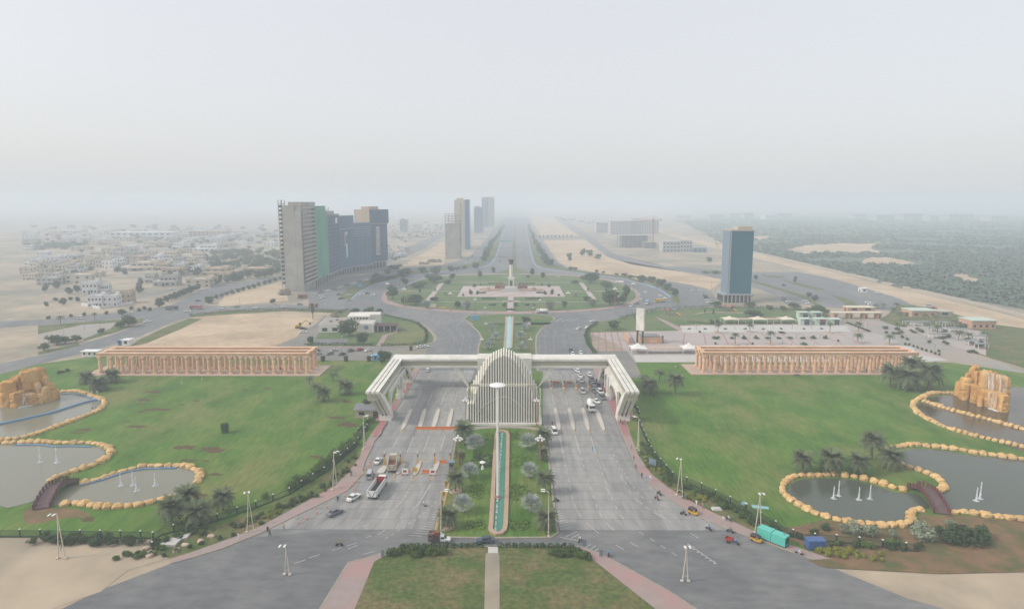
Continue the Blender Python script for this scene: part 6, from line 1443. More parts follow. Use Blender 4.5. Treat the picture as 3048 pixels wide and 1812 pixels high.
truck('G', 1100, 818, rad(185), 'red cargo truck crossing the junction by the white houses', 'cargo_truck', {'cab': 'paint_red', 'cargo': 'paint_red'}, 9)
truck('G', 935, 822, rad(5), 'grey dump truck at the junction facing the red truck', 'dump_truck', {'bed': 'paint_grey', 'cab': 'paint_navy'})
truck('G', 1890, 806, rad(5), 'small red truck on the cross road above the sand plot', 'cargo_truck', {'cab': 'paint_red', 'cargo': 'paint_red'}, 7)
truck('H', 2160, 825, rad(160), 'white bus like truck on the far side of the ring', 'cargo_truck', {'cab': 'paint_white', 'cargo': 'paint_white'})
# loaded pickup
p = P('D', 812, 925); p.z = .09; t = thing('pickup_truck', 'white pickup with a tall caged load bed below the median garden', 'pickup', p, 0)
b = MB(); loft(b, [(.2, .84, .35, .95, 1.0, .75), (1.5, .84, .35, .93, 1.0, .72), (2.4, .8, .38, .85, .88, .6), (2.55, .6, .45, .7, .72, .5)]); b.build('body', 'paint_white', t)
b = MB(); loft(b, [(.15, .78, .9, 1.0, 1.7, .66), (.9, .78, .9, 1.0, 1.68, .64), (1.55, .76, .9, .98, 1.0, .72)]); cab_ = b.build('cab', 'paint_white', t)
for s in (-1, 1): MB().box((.75, s * .76, 1.3), (.85, .06, .42), top=(.7, 1)).build('side_window', 'glass_dark', cab_)
b = MB(); b._a([(.95, -.6, 1.62), (.95, .6, 1.62), (1.56, .7, 1.03), (1.56, -.7, 1.03)], [(0, 1, 2, 3)]); b.build('windscreen', 'glass_dark', cab_)
MB().b2(-2.6, .1, -.88, .88, .55, .75).build('load_bed', 'metal_grey', t)
for s in (-1, 1):
    b = MB()
    for i in range(5): b.b2(-2.6, .05, s * .88 - .04, s * .88 + .04, .8 + i * .32, .96 + i * .32)
    for i in range(5): b.b2(-2.6 + i * .64, -2.52 + i * .64, s * .9 - .05, s * .9 + .05, .7, 2.3)
    b.build('cage_side', 'dark_wood', t)
b = MB()
for i in range(12): b.box((RV.uniform(-2.2, -.3), RV.uniform(-.5, .5), 1.5 + RV.random() * .8), (.7, .6, .5), rz=i)
b.build('cargo', 'paint_rust', t)
for x in (-1.7, 1.7):
    for s in (-1, 1): link('wheel', WHEEL, t, (x, s * .78, .33))

# ---------------------------------------------------------------- people, motorcycles, rickshaws
def skinned(name, edges, verts, radii, split):
    me = bpy.data.meshes.new(name); me.from_pydata(verts, edges, []); o = bpy.data.objects.new(name, me); COL.objects.link(o)
    sk = o.modifiers.new('s', 'SKIN'); sub = o.modifiers.new('u', 'SUBSURF'); sub.levels = 1; sub.render_levels = 1
    for i, r in enumerate(radii): me.skin_vertices[0].data[i].radius = (r, r)
    me.skin_vertices[0].data[0].use_root = True
    dg = bpy.context.evaluated_depsgraph_get(); m2 = bpy.data.meshes.new_from_object(o.evaluated_get(dg)); bpy.data.objects.remove(o)
    for mname in ('cloth_top', 'cloth_leg', 'skin', 'hair'): m2.materials.append(MATS[mname])
    for f in m2.polygons:
        f.material_index = split(f.center); f.use_smooth = True
    m2.name = name; return m2
flat('cloth_top', (.5, .5, .5), .9); flat('cloth_leg', (.2, .2, .22), .9); flat('skin', (.25, .14, .09), .7); flat('hair', (.02, .018, .016), .8)
for n, c in (('cloth_white', (.7, .7, .68)), ('cloth_black', (.03, .03, .035)), ('cloth_blue', (.22, .38, .62)), ('cloth_grey', (.2, .2, .2)), ('cloth_brown', (.14, .09, .06)), ('cloth_pink', (.55, .25, .32)), ('cloth_red', (.35, .06, .05)), ('cloth_yellow', (.5, .38, .10)), ('cloth_green', (.10, .25, .2))): flat(n, c, .9)
E0 = [(0, 1), (1, 2), (2, 3), (3, 4), (2, 5), (5, 6), (6, 7), (2, 8), (8, 9), (9, 10), (0, 11), (11, 12), (12, 13), (13, 14), (0, 15), (15, 16), (16, 17), (17, 18)]
RD = [.14, .13, .15, .06, .105, .06, .045, .04, .06, .045, .04, .10, .08, .06, .045, .10, .08, .06, .045]
def body(step=0.0):
    return [(0, 0, .92), (0, 0, 1.15), (0, 0, 1.38), (0, 0, 1.52), (.02, 0, 1.65), (0, .21, 1.38), (-step * .5 + .02, .25, 1.12), (-step * .6 + .10, .25, .88), (0, -.21, 1.38), (step * .5 + .02, -.25, 1.12), (step * .6 + .1, -.25, .88), (0, .10, .88), (step * .45, .10, .48), (step * .6, .10, .08), (step * .6 + .16, .10, .05), (0, -.10, .88), (-step * .3, -.10, .48), (-step * .75, -.10, .1), (-step * .75 + .15, -.10, .05)]
def spl(c): return 3 if c.z > 1.68 else 2 if c.z > 1.52 or (abs(c.y) > .2 and c.z < .98 and c.z > .8) else 0 if c.z > .80 else 1
STAND = skinned('body', E0, body(.12), RD, spl); WALK = skinned('body', E0, body(.42), RD, spl)
SITV = [(0, 0, .18), (.02, 0, .42), (.04, 0, .66), (.05, 0, .80), (.07, 0, .93), (.05, .2, .66), (.2, .26, .45), (.38, .15, .38), (.05, -.2, .66), (.2, -.26, .45), (.38, -.15, .38), (.05, .12, .16), (.42, .18, .42), (.5, .16, .06), (.64, .16, .04), (.05, -.12, .16), (.42, -.18, .42), (.5, -.16, .06), (.64, -.16, .04)]
SIT = skinned('body', E0, SITV, RD, lambda c: 3 if c.z > .97 else 2 if c.z > .8 else 0 if c.z > .25 and c.x < .3 else 1)
RIDV = [(-.12, 0, .80), (-.08, 0, 1.02), (.0, 0, 1.25), (.04, 0, 1.38), (.08, 0, 1.5), (0, .2, 1.25), (.22, .26, 1.05), (.46, .26, .98), (0, -.2, 1.25), (.22, -.26, 1.05), (.46, -.26, .98), (-.05, .13, .76), (.3, .2, .66), (.1, .2, .32), (.24, .2, .28), (-.05, -.13, .76), (.3, -.2, .66), (.1, -.2, .32), (.24, -.2, .28)]
RIDE = skinned('body', E0, RIDV, RD, lambda c: 3 if c.z > 1.54 else 2 if c.z > 1.38 else 0 if c.z > .8 else 1)
def person(k, x, y, label, top, leg=None, mesh=None, ang=None, z=.17, group=None, off=(0, 0)):
    p = P(k, x, y); p.z = z; p.x += off[0]; p.y += off[1]
    o = link('person', mesh or (STAND if RV.random() < .5 else WALK), None, p, RV.uniform(0, 6) if ang is None else ang); tag(o, label, 'person', group)
    _mats(o, {'cloth_top': 'cloth_' + top, 'cloth_leg': 'cloth_' + (leg or top)}); return o
mt = MB(); mt.tube((-.55, -.05, .3), (-.55, .05, .3), .3, None, 12); BIKEW = MB().tube((0, -.05, 0), (0, .05, 0), .3, None, 12).mesh('wheel', 'rubber')
bb = MB(); bb.box((-.15, 0, .72), (.75, .26, .12)); bb.box((.22, 0, .74), (.42, .28, .24), top=(.7, .7)); bb.box((0, 0, .45), (.42, .24, .34)); bb.tube((.32, 0, .8), (.62, 0, .32), .04); bb.tube((-.2, 0, .5), (-.62, 0, .32), .04); BIKEB = bb.mesh('frame', ['paint_red'])
hb = MB(); hb.tube((.34, -.34, 1.0), (.34, .34, 1.0), .025); hb.tube((.34, 0, .8), (.34, 0, 1.0), .03); hb.box((.46, 0, .9), (.14, .16, .16)); BIKEH = hb.mesh('handlebar', 'metal_dark')
BIKE = ('motorcycle', 'motorcycle', [('frame', BIKEB, None, []), ('handlebar', BIKEH, None, []), ('wheel', BIKEW, T(.62, 0, .3), []), ('wheel', BIKEW, T(-.62, 0, .3), [])])
def bike(k, x, y, ang, label, cols, paint='black'):
    p = P(k, x, y); p.z = .09; place(BIKE, p, rad(ang), label, None, None, {'paint_red': 'paint_' + paint})
    for i, c in enumerate(cols):
        d = -.38 * i; o = person(k, x, y, ('rider' if i == 0 else 'pillion passenger') + ' in ' + c + ' clothes on the ' + label.split(' ', 1)[1], c, 'grey', RIDE, rad(ang), .09 - .02, None, (math.cos(rad(ang)) * d, math.sin(rad(ang)) * d))
bike('C', 2272, 862, 0, 'black motorcycle turning in the junction below the dark grey saloon', ['yellow'])
bike('D', 690, 645, -60, 'white motorcycle riding alone on the empty concrete lanes', ['white'], 'white')
bike('E', 132, 545, -60, 'red motorcycle at the rear of the pair by the kerb', ['grey'], 'red')
bike('E', 148, 512, -60, 'black motorcycle at the front of the pair by the kerb', ['black'])
bike('E', 322, 655, -35, 'black motorcycle passing the parked rickshaw', ['black'])
bike('E', 502, 762, -60, 'black motorcycle carrying two past the red trike', ['blue', 'white'])
bike('E', 655, 780, -35, 'dark motorcycle between the red trike and the pavement', ['green'])
bike('E', 1148, 938, -40, 'white motorcycle at the kerb beyond the green container', ['white', 'blue'], 'white')
bike('U', 275, 470, 200, 'black motorcycle waiting at the median kerb', ['black'])
bike('U', 630, 1062, 240, 'red motorcycle at the corner of the median crossing', ['white'], 'red')
bike('U', 1060, 1275, 250, 'dark motorcycle by the pink island kerb', ['blue'])
bike('A', 1620, 850, 275, 'red motorcycle ahead of the white van', ['red', 'black'], 'red')
def rickshaw(k, x, y, ang, label, col='paint_yellow'):
    p = P(k, x, y); p.z = .09; t = thing('rickshaw', label, 'rickshaw', p, ang)
    b = MB(); loft(b, [(-1.3, .62, .3, .8, .85, .6), (-.2, .65, .28, .7, .72, .6), (.3, .62, .28, .5, .52, .55), (.75, .5, .3, .85, .95, .4), (1.2, .25, .35, .8, .85, .2)]); b.build('body', col, t)
    b = MB(); loft(b, [(-1.3, .62, 1.35, 1.45, 1.62, .5), (-.3, .66, 1.45, 1.6, 1.75, .5), (.7, .55, 1.4, 1.5, 1.62, .45)]); b.build('canopy', 'metal_dark', t)
    MB().b2(-1.32, -1.2, -.6, .6, .8, 1.5).build('rear_curtain', 'metal_dark', t)
    b = MB()
    for xx, yy in ((.72, .45), (.72, -.45), (-.3, .62), (-.3, -.62)): b.tube((xx, yy, .8), (xx * .95, yy * .95, 1.5), .03)
    b.build('posts', 'metal_dark', t); b = MB(); b._a([(.78, -.42, .95), (.78, .42, .95), (.68, .4, 1.45), (.68, -.4, 1.45)], [(0, 1, 2, 3)]); b.build('windscreen', 'glass_dark', t); MB().b2(-1.1, -.5, -.55, .55, .6, .95).build('seat', 'paint_red', t)
    for xx, yy in ((-.85, .6), (-.85, -.6), (1.0, 0)): link('wheel', BIKEW, t, (xx, yy, .27), 0, .9)
rickshaw('E', 395, 650, heading('E', 365, 635, 430, 665), 'yellow auto rickshaw with black canopy beside the walkers on the verge')
rickshaw('E', 845, 845, heading('E', 805, 825, 885, 860), 'yellow auto rickshaw parked just behind the green container')
p = P('E', 672, 858); p.z = .09; t = thing('cargo_trike', 'red three wheeled cargo trike riding past the rickshaws', 'trike', p, heading('E', 630, 840, 730, 875))
MB().b2(-1.6, .1, -.65, .65, .7, .8).build('bed_floor', 'paint_red', t)
for s in (-1, 1): MB().b2(-1.6, .1, s * .65 - .03, s * .65 + .03, .8, 1.15).build('bed_side', 'paint_red', t)
MB().b2(-1.63, -1.57, -.62, .62, .8, 1.15).build('tailgate', 'paint_red', t); MB().b2(.07, .13, -.62, .62, .8, 1.2).build('headboard', 'paint_red', t)
bb = MB(); bb.box((.5, 0, .75), (.6, .3, .14)); bb.box((.85, 0, .72), (.4, .3, .3)); bb.tube((1.0, 0, .95), (1.35, 0, .3), .04); bb.build('seat_and_frame', 'paint_navy', t); hb = MB(); hb.tube((1.02, -.35, 1.05), (1.02, .35, 1.05), .03); hb.build('handlebar', 'metal_dark', t)
for xx, yy in ((-.9, .6), (-.9, -.6), (1.35, 0)): link('wheel', BIKEW, t, (xx, yy, .3))
person('E', 690, 862, 'driver in blue clothes on the red cargo trike', 'blue', 'blue', RIDE, heading('E', 630, 840, 730, 875), .08)
# walkers
W_ = [('E', 25, 392, 'person in dark clothes walking on the pavement bend', 'black'), ('E', 60, 415, 'person in pale blue crouching at the kerb', 'blue'), ('E', 86, 412, 'person in white standing beside the crouching one in blue', 'white'), ('E', 320, 540, 'person in dark clothes under the forked street lamp', 'black'), ('E', 336, 545, 'person in green beside the forked street lamp', 'green'), ('E', 415, 592, 'person in white standing by the yellow shrubs', 'white'), ('E', 460, 612, 'person in pink standing on the verge behind the rickshaw', 'pink'),
      ('L', 1522, 1275, 'person in black walking on the red pavement with two others', 'black'), ('L', 1556, 1300, 'tall person in black on the red pavement', 'black'), ('L', 1582, 1285, 'person in grey on the red pavement below the gate leg', 'grey'), ('L', 1325, 925, 'person in blue at the gate pier on the red pavement', 'blue'), ('L', 1145, 630, 'person in dark clothes among the queueing cars', 'black'), ('L', 1238, 760, 'person in black standing beside the white pickup', 'black'), ('L', 1268, 770, 'person in red standing on the red pavement', 'red'), ('L', 1120, 850, 'vendor in brown between the car lanes', 'brown'), ('L', 1025, 770, 'vendor in brown beside the silver estate car', 'brown'),
      ('C', 2362, 342, 'person in brown walking on the pink pavement by the lamp', 'brown'), ('C', 2262, 535, 'guard in black at the kerb beside the cones', 'black'), ('C', 2275, 525, 'person in pale blue talking with the guard at the kerb', 'blue'), ('C', 1742, 765, 'person in dark clothes at the kerb corner', 'black'), ('C', 1758, 792, 'person in black stepping off the kerb corner', 'black'), ('C', 1525, 815, 'person in pale clothes walking along the pink pavement', 'white'), ('C', 1860, 742, 'person in yellow near the first cone', 'yellow'),
      ('R', 645, 350, 'person in white standing behind the cascade pool rocks', 'white'), ('R', 705, 350, 'person in white at the outer bend of the cascade pool', 'white'), ('R', 632, 340, 'person in black behind the cascade pool rocks', 'black'), ('R', 692, 322, 'person in grey behind the cascade pool rim', 'grey'), ('R', 1635, 236, 'person in white walking alone across the lawn', 'white'), ('R', 1862, 198, 'person in white walking beside the colonnade platform', 'white'),
      ('D', 2310, 205, 'person in pink walking on the red pavement', 'pink'), ('D', 2330, 295, 'person in red on the pavement below the blue sign', 'red'), ('D', 2346, 355, 'person in brown following on the pavement', 'brown'), ('D', 2006, 222, 'traffic guard in blue standing on the open lanes', 'blue'), ('D', 118, 415, 'person in brown on the pink pavement opposite the van', 'brown'), ('M', 2042, 315, 'person in dark clothes inside the colonnade', 'black'), ('M', 2070, 330, 'person in grey standing between the columns', 'grey'), ('M', 535, 345, 'person in grey at the foot of a column', 'grey'), ('N', 1825, 305, 'person in dark clothes between the plaza colonnade columns', 'black')]
for k, x, y, l, c in W_: person(k, x, y, l, c, 'white' if c == 'white' else 'grey' if c in ('red', 'pink', 'yellow') else c, z=.46 if k in 'MN' else .17)
for i, (k, x, y, c, l, zz) in enumerate((('E', 605, 685, 'white', 'on the verge grass above the kerb', .15), ('E', 632, 690, 'black', 'on the verge grass above the kerb', .15), ('E', 656, 702, 'black', 'on the verge grass above the kerb', .15), ('E', 640, 680, 'white', 'on the verge grass above the kerb', .15), ('R', 650, 535, 'black', 'on the rock rim of the cascade pool', .9), ('R', 682, 525, 'red', 'on the rock rim of the cascade pool', .9), ('N', 1115, 335, 'black', 'on the edge of the colonnade platform', .46), ('N', 1130, 338, 'brown', 'on the edge of the colonnade platform', .46), ('N', 1145, 335, 'black', 'on the edge of the colonnade platform', .46), ('N', 1158, 335, 'grey', 'on the edge of the colonnade platform', .46), ('F', 368, 492, 'white', 'on the lawn near the date palms', .12), ('F', 385, 495, 'black', 'on the lawn near the date palms', .12))):
    person(k, x, y, 'person in ' + c + ' sitting ' + l, c, 'grey' if c != 'white' else 'white', SIT, -1.5 + i * .3, zz, 'people sitting ' + l)
# ---------------------------------------------------------------- lamps
def fork_lamp(p, h, ang, label):
    """two curved cream poles leaning into each other over an A-shaped foot, two lamp heads"""
    t = thing('street_lamp', label, 'street lamp', p, ang)
    w_ = h * .085
    for s in (-1, 1):
        pts = [Vector((s * w_ * (1 - q) ** 1.0 - s * .10 + s * .02 * h * max(0, q - .55) ** 2 * 3, 0, h * q)) for q in (0, .2, .4, .6, .8, 1.0)]
        MB().path(pts, [.13, .12, .11, .10, .09, .08], 6).build('pole', 'metal_cream', t)
        MB().path([Vector((s * w_ * .8, 0, h * .1)), Vector((0, 0, h * .17)), Vector((0, 0, h * .26))], .07, 5).build('foot_brace', 'metal_cream', t)
        MB().box((s * w_, 0, .1), (.6, .6, .25)).build('base_plate', 'metal_cream', t)
        a = MB().tube((s * .12, 0, h), (s * .45 - .2, -.9, h + .35), .06, .05, 5).build('arm', 'metal_cream', t)
        MB().box((s * .5 - .2, -1.35, h + .42), (.34, 1.0, .14)).build('lamp_head', 'lamp_white', a)
    return t
for k, x, yb, yt, a, l in (('C', 1612, 757, 440, 20, 'forked cream street lamp on the verge above the kerb corner'), ('C', 2240, 437, 150, 60, 'forked cream street lamp beside the fence opposite the trucks'), ('C', 210, 955, 600, 0, 'forked cream street lamp on the bare corner below the small pond'), ('C', 1885, 1075, 835, 0, 'forked street lamp on the kerb of the nearer junction'), ('D', 825, 850, 515, 90, 'tall curved double street lamp at the median corner by the pickup'), ('D', 1662, 872, 520, -90, 'tall curved double street lamp at the median corner by the hatched lines'), ('A', 68, 1040, 765, 80, 'cream street lamp between fence and red pavement near the guard house'), ('E', 295, 520, 240, -30, 'forked cream street lamp on the verge above the walkers'), ('E', 855, 785, 480, 0, 'forked cream street lamp beside the green container'), ('A', 2327, 1050, 775, -80, 'cream street lamp beside the red pavement and dark fence'), ('E', 335, 1130, 855, 0, 'forked street lamp at the lower kerb of the wide junction')):
    p = P(k, x, yb); p.z = .15; fork_lamp(p, height(k, x, yb, x, yt), rad(a), l)
GL = MB(); GL.smooth = True; GL.lathe([(.02, -.30), (.22, -.22), (.31, 0), (.22, .22), (.02, .30)], 8); GLOBE = GL.mesh('globe', 'lamp_white')
def globe_lamp(k, x, yb, yt, label, group):
    p = P(k, x, yb); p.z = .2; h = height(k, x, yb, x, yt); t = thing('globe_lamp', label, 'lamp post', p, 0, group); s = max(.8, h / 10)
    MB().tube((0, 0, 0), (0, 0, h - 1.0), .14 * s, .08 * s, 8).build('pole', 'lamp_bronze', t); MB().lathe([(.4 * s, 0), (.4 * s, .5), (.2 * s, .8)], 8).build('base', 'lamp_bronze', t)
    b = MB()
    for i in range(6): a = i * math.pi / 3; b.path([Vector((0, 0, h - 1.8)), Vector((math.cos(a) * .6 * s, math.sin(a) * .6 * s, h - 1.7)), Vector((math.cos(a) * .95 * s, math.sin(a) * .95 * s, h - 1.2))], .05 * s, 4)
    b.build('arms', 'lamp_bronze', t)
    for i in range(6): a = i * math.pi / 3; link('globe', GLOBE, t, (math.cos(a) * .95 * s, math.sin(a) * .95 * s, h - 1.0), 0, s)
    link('globe', GLOBE, t, (0, 0, h - .6), 0, s); link('globe', GLOBE, t, (.0, .0, h), 0, s * .9)
for x, l in ((960, 'toll lane'), (1595, 'open lane')): globe_lamp('D', x, 402, 85, 'bronze lamp post with a cluster of white globes on the median, %s side' % l, 'globe lamps of the gate median')
for x, l in ((905, 'toll lane'), (1490, 'open lane')): globe_lamp('A', x, 855, 615, 'bronze globe lamp at the foot of the ribbed arch, %s side' % l, 'globe lamps at the ribbed arch')
for x, yb, yt in ((1040, 262, 122), (1440, 262, 122), (1072, 110, -5), (1427, 110, -5)): globe_lamp('A', x, yb, yt, 'globe lamp beside the canal garden behind the gate', 'globe lamps of the canal garden')
for x, yb, yt in ((265, 418, 240), (690, 458, 280), (920, 472, 335), (1010, 478, 412), (1455, 478, 412), (1520, 472, 340), (1780, 462, 275), (2215, 418, 235), (110, 362, 190), (2385, 355, 190)): globe_lamp('Q', x, yb, yt, 'globe lamp on the rim of the roundabout garden', 'globe lamps of the roundabout')
def pole(k, x, yb, yt, label, group, arm=True):
    p = P(k, x, yb); p.z = .08; h = height(k, x, yb, x, yt); t = thing('lamp_pole', label, 'lamp post', p, RV.uniform(0, 6), group)
    MB().tube((0, 0, 0), (0, 0, h), .12, .07, 5).build('pole', 'metal_grey', t); MB().box((.35, 0, h), (.9, .25, .15)).build('lamp_head', 'lamp_white', t)
for x in (122, 435, 758, 1070, 1390, 1708, 2025): pole('V', x, 556, 458, 'slim grey lamp pole on the pale strip of the plaza', 'plaza lamp poles')
for x in (600, 965, 1330, 1695, 2063, 2430): pole('V', x, 858, 770, 'slim lamp pole behind the plaza colonnade', 'lamp poles behind the colonnade')
for x, yb, yt in ((1010, 712, 612), (1228, 622, 530), (1550, 802, 712), (1778, 712, 612), (2165, 712, 618)): pole('V', x, yb, yt, 'slim lamp pole among the planted mounds of the plaza', 'lamp poles among the mounds')
for x, yb, yt in ((300, 540, 418), (668, 640, 520), (1255, 830, 730), (1690, 1010, 868), (1560, 810, 730)): pole('W', x, yb, yt, 'lamp pole along the pale access road', 'lamp poles of the access road')
for x, yb, yt in ((455, 1010, 880), (205, 1000, 940), (1395, 810, 735), (345, 960, 900), (2110, 810, 680), (2085, 1060, 1010), (895, 1075, 1040), (1612, 1075, 1042), (1660, 480, 430)): pole('G', x, yb, yt, 'thin street lamp pole on the town side of the gate', 'town side lamp poles')
for x, yb, yt in ((610, 640, 530), (330, 690, 640), (1645, 500, 470), (1795, 530, 490), (2050, 590, 545), (1965, 640, 600)): pole('I', x, yb, yt, 'thin street lamp pole near the teal tower and embankment', 'lamp poles by the embankment')
for x, yb, yt in ((1880, 655, 520), (1525, 160, -20), (580, 845, 760), (1045, 945, 770), (590, 690, 600)): pole('X', x, yb, yt, 'slim lamp pole around the restaurant garden', 'lamp poles by the restaurant')

# ---------------------------------------------------------------- fences
pn = MB()
for i in range(13): pn.b2(i * .2 - .02, i * .2 + .02, -.02, .02, .15, 1.7)
pn.b2(0, 2.4, -.03, .03, .2, .28); pn.b2(0, 2.4, -.03, .03, 1.55, 1.63); pn.b2(0, 2.4, -.12, .12, 0, .2); PANEL = pn.mesh('panel', 'fence_dark')
pt = MB(); pt.b2(-.12, .12, -.12, .12, 0, 1.9); POST = pt.mesh('post', 'fence_dark'); pc = MB(); pc.box((0, 0, 2.0), (.36, .36, .2), top=(.5, .5)); PCAP = pc.mesh('post_cap', 'lamp_white')
def fence(spec, label):
    r = resample(PS(spec), 2.4); c = r[len(r) // 2]; t = thing('fence', label, 'fence', (c.x, c.y, .12))
    for i, (a, e) in enumerate(zip(r, r[1:])):
        o = link('panel', PANEL, t, (a.x - c.x, a.y - c.y, 0), math.atan2(e.y - a.y, e.x - a.x))
        if i % 2 == 0: q = link('post', POST, t, (a.x - c.x, a.y - c.y, 0)); link('post_cap', PCAP, q)
fence('C -250,795 30,795 880,808', 'dark metal fence with pale post caps along the bare corner')
fence('C 885,890 890,815 960,780 1330,690 1640,585 1900,482 2200,300 2400,125 B 2440,740 2497,690 K 30,1440 240,1225', 'dark metal fence with pale post caps curving up to the guard house')
fence('L 1700,970 1815,1140 E 10,20 100,230 250,400 400,450 535,515 690,590 780,630 910,710 1060,800 1190,840 1420,852 1660,880 2000,920', 'dark metal fence with pale post caps curving round the wide lawn')

# ---------------------------------------------------------------- toll plaza furniture
ti = [('A', 372, 872, 400, 874, 462, 732, 438, 732), ('A', 512, 866, 542, 866, 578, 732, 552, 732), ('A', 622, 862, 656, 862, 692, 730, 668, 730), ('A', 745, 858, 776, 858, 803, 728, 780, 728),
      ('A', 1660, 872, 1690, 872, 1658, 725, 1632, 725), ('A', 1782, 875, 1808, 875, 1775, 725, 1747, 725), ('A', 1902, 877, 1930, 877, 1890, 725, 1862, 725), ('A', 2028, 878, 2055, 878, 2005, 735, 1975, 735),
      ('A', 1598, 545, 1624, 545, 1612, 488, 1592, 488), ('A', 1705, 545, 1728, 545, 1712, 488, 1693, 488), ('A', 1812, 545, 1830, 545, 1812, 488, 1796, 488), ('A', 1915, 545, 1932, 545, 1910, 488, 1896, 488),
      ('D', 320, 385, 372, 392, 398, 345, 360, 345), ('D', 470, 388, 500, 394, 545, 325, 515, 322), ('D', 605, 398, 635, 398, 670, 312, 645, 312), ('D', 752, 390, 782, 385, 812, 310, 785, 310)]
yl = MB()
for q in ti:
    k = q[0]; pts = [P(k, q[i], q[i + 1]) for i in (1, 3, 5, 7)]; c = sum(pts, Vector()) / 4
    o = MB().prism([(p.x - c.x, p.y - c.y) for p in smooth(pts, 3, True)], 0, .28).build('toll_island', 'plaza_light', None, (c.x, c.y, .09)); o['kind'] = 'structure'
    a, e = (pts[0] + pts[1]) / 2, (pts[2] + pts[3]) / 2; d = (a - e).normalized(); sd = Vector((-d.y, d.x, 0))
    for s in (-1, 1): band(yl, [a + sd * s * 1.1, a + d * 5.0], .14, .094); band(yl, [e + sd * s * 1.0, e - d * 4.0], .14, .094)
    band(yl, [a + sd * .9, e + sd * .9], .10, .094); band(yl, [a - sd * .9, e - sd * .9], .10, .094)
struct('yellow_markings', yl, 'yellow_paint')
def barrier(k, x0, x1, y, label, h=.95, mat='paint_orange', group=None):
    a, e = P(k, x0, y), P(k, x1, y); L = (e - a).length; t = thing('road_barrier', label, 'barrier', (a.x, a.y, .09), math.atan2(e.y - a.y, e.x - a.x), group); n = max(1, round(L / 2.0))
    for i in range(n):
        b = MB(); b.extr([(-.3, 0), (.3, 0), (.12, .45), (.1, h), (-.1, h), (-.12, .45)], 'x', i * L / n + .03, (i + 1) * L / n - .03); b.build('segment', mat, t)
barrier('D', 620, 945, 46, 'long row of orange plastic barriers closing the empty toll lanes')
barrier('D', 810, 866, 312, 'orange barrier closing the inner booth lane'); barrier('D', 675, 732, 388, 'orange barrier between two white sign boards'); barrier('D', 545, 580, 388, 'short orange barrier beside a white sign board')
barrier('A', 1622, 1678, 502, 'orange barrier across the inner toll lane under the gate span'); barrier('A', 1736, 1780, 502, 'orange barrier across the second toll lane under the gate span')
for x, y, l in ((540, 405, 'near the dump trucks'), (757, 408, 'near the median kerb')):
    p = P('D', x, y); t = thing('sign_board', 'white warning sign board on the concrete ' + l, 'sign', (p.x, p.y, .09))
    MB().b2(-.95, .95, -.06, .06, .35, 2.0).build('board', 'lamp_white', t); MB().b2(-.5, .5, -.09, -.062, .9, 1.5).build('red_mark', 'paint_red', t)
    for s in (-1, 1): MB().b2(s * .7 - .06, s * .7 + .06, -.4, .4, 0, .36).build('foot', 'paint_red', t)
p = P('D', 620, 398); t = thing('sign_board', 'yellow arrow sign on a post between the booth islands', 'sign', (p.x, p.y, .09)); MB().b2(-.7, .7, -.05, .05, .7, 2.0).build('board', 'paint_yellow', t); MB().tube((0, 0, 0), (0, 0, .8), .06).build('post', 'metal_dark', t)
bol = MB(); bol.lathe([(.28, 0), (.26, 1.0), (.18, 1.05), (.16, 2.0), (.05, 2.2)], 8); bol = bol.mesh('post', 'paint_yellow'); bt = MB(); bt.box((0, 0, 2.7), (.35, .3, .9)); bt = bt.mesh('signal_head', 'paint_rust')
for x, y in ((505, 318), (640, 318), (773, 312), (895, 308), (380, 318)):
    p = P('D', x, y); t = thing('lane_signal', 'yellow post with a small red signal at the head of a booth island', 'signal post', (p.x, p.y, .1), 0, 'lane signals at the booths'); link('post', bol, t); link('signal_head', bt, t); MB().tube((0, 0, 2.0), (0, 0, 4.2), .05).build('mast', 'lamp_white', t)
for x, y in ((1610, 540), (1718, 540), (1822, 540), (1925, 540)):
    p = P('A', x, y); t = thing('lane_signal', 'dark post with orange base at the far toll islands', 'signal post', (p.x, p.y, .35), 0, 'signals at the far toll islands'); MB().b2(-.3, .3, -.3, .3, 0, 1.2).build('base', 'paint_orange', t); MB().tube((0, 0, 1.1), (0, 0, 2.6), .08).build('mast', 'metal_dark', t); MB().box((0, 0, 2.6), (.4, .35, .7)).build('signal_head', 'metal_dark', t)
# chevron panels on the median kerb
for x, y in ((1395, 310), (1358, 475), (1330, 640), (1282, 830)):
    p = P('T', x, y); t = thing('chevron_sign', 'yellow chevron panel on the yellow median kerb', 'sign', (p.x + .3, p.y, .25), 0, 'chevron panels on the median kerb'); MB().b2(-.42, .42, -.05, .05, .5, 2.1).build('panel', 'paint_yellow', t); MB().tube((0, .06, 0), (0, .06, 2), .05).build('post', 'metal_dark', t)
    b = MB(); b._a([(-.25, -.06, 1.9), (.0, -.06, 1.9), (.25, -.06, 1.3), (0, -.06, .7), (-.25, -.06, .7), (.0, -.06, 1.3)], [(0, 1, 2, 5), (5, 2, 3, 4)]); b.build('arrow', 'metal_dark', t)
cn = MB(); cn.lathe([(.22, 0), (.22, .05), (.09, .1), (.07, 1.0), (.05, 1.1)], 8); cn.m = 1; cn.lathe([(.085, .45), (.08, .7)], 8); CONE = cn.mesh('traffic_cone', ['paint_orange', 'lamp_white'])
for k, x, y in (('C', 2468, 300), ('C', 2450, 335), ('C', 2412, 392), ('C', 2380, 450), ('C', 2312, 498), ('C', 2182, 578), ('C', 2105, 622), ('C', 2032, 662), ('C', 1967, 694), ('C', 2375, 415), ('D', 268, 310), ('D', 258, 335), ('D', 235, 360), ('D', 212, 400)):
    p = P(k, x, y); p.z = .09; tag(link('traffic_cone', CONE, None, p, 0, 1.25), 'orange and white traffic post along the kerb lane', 'cone', 'traffic posts along the kerb')
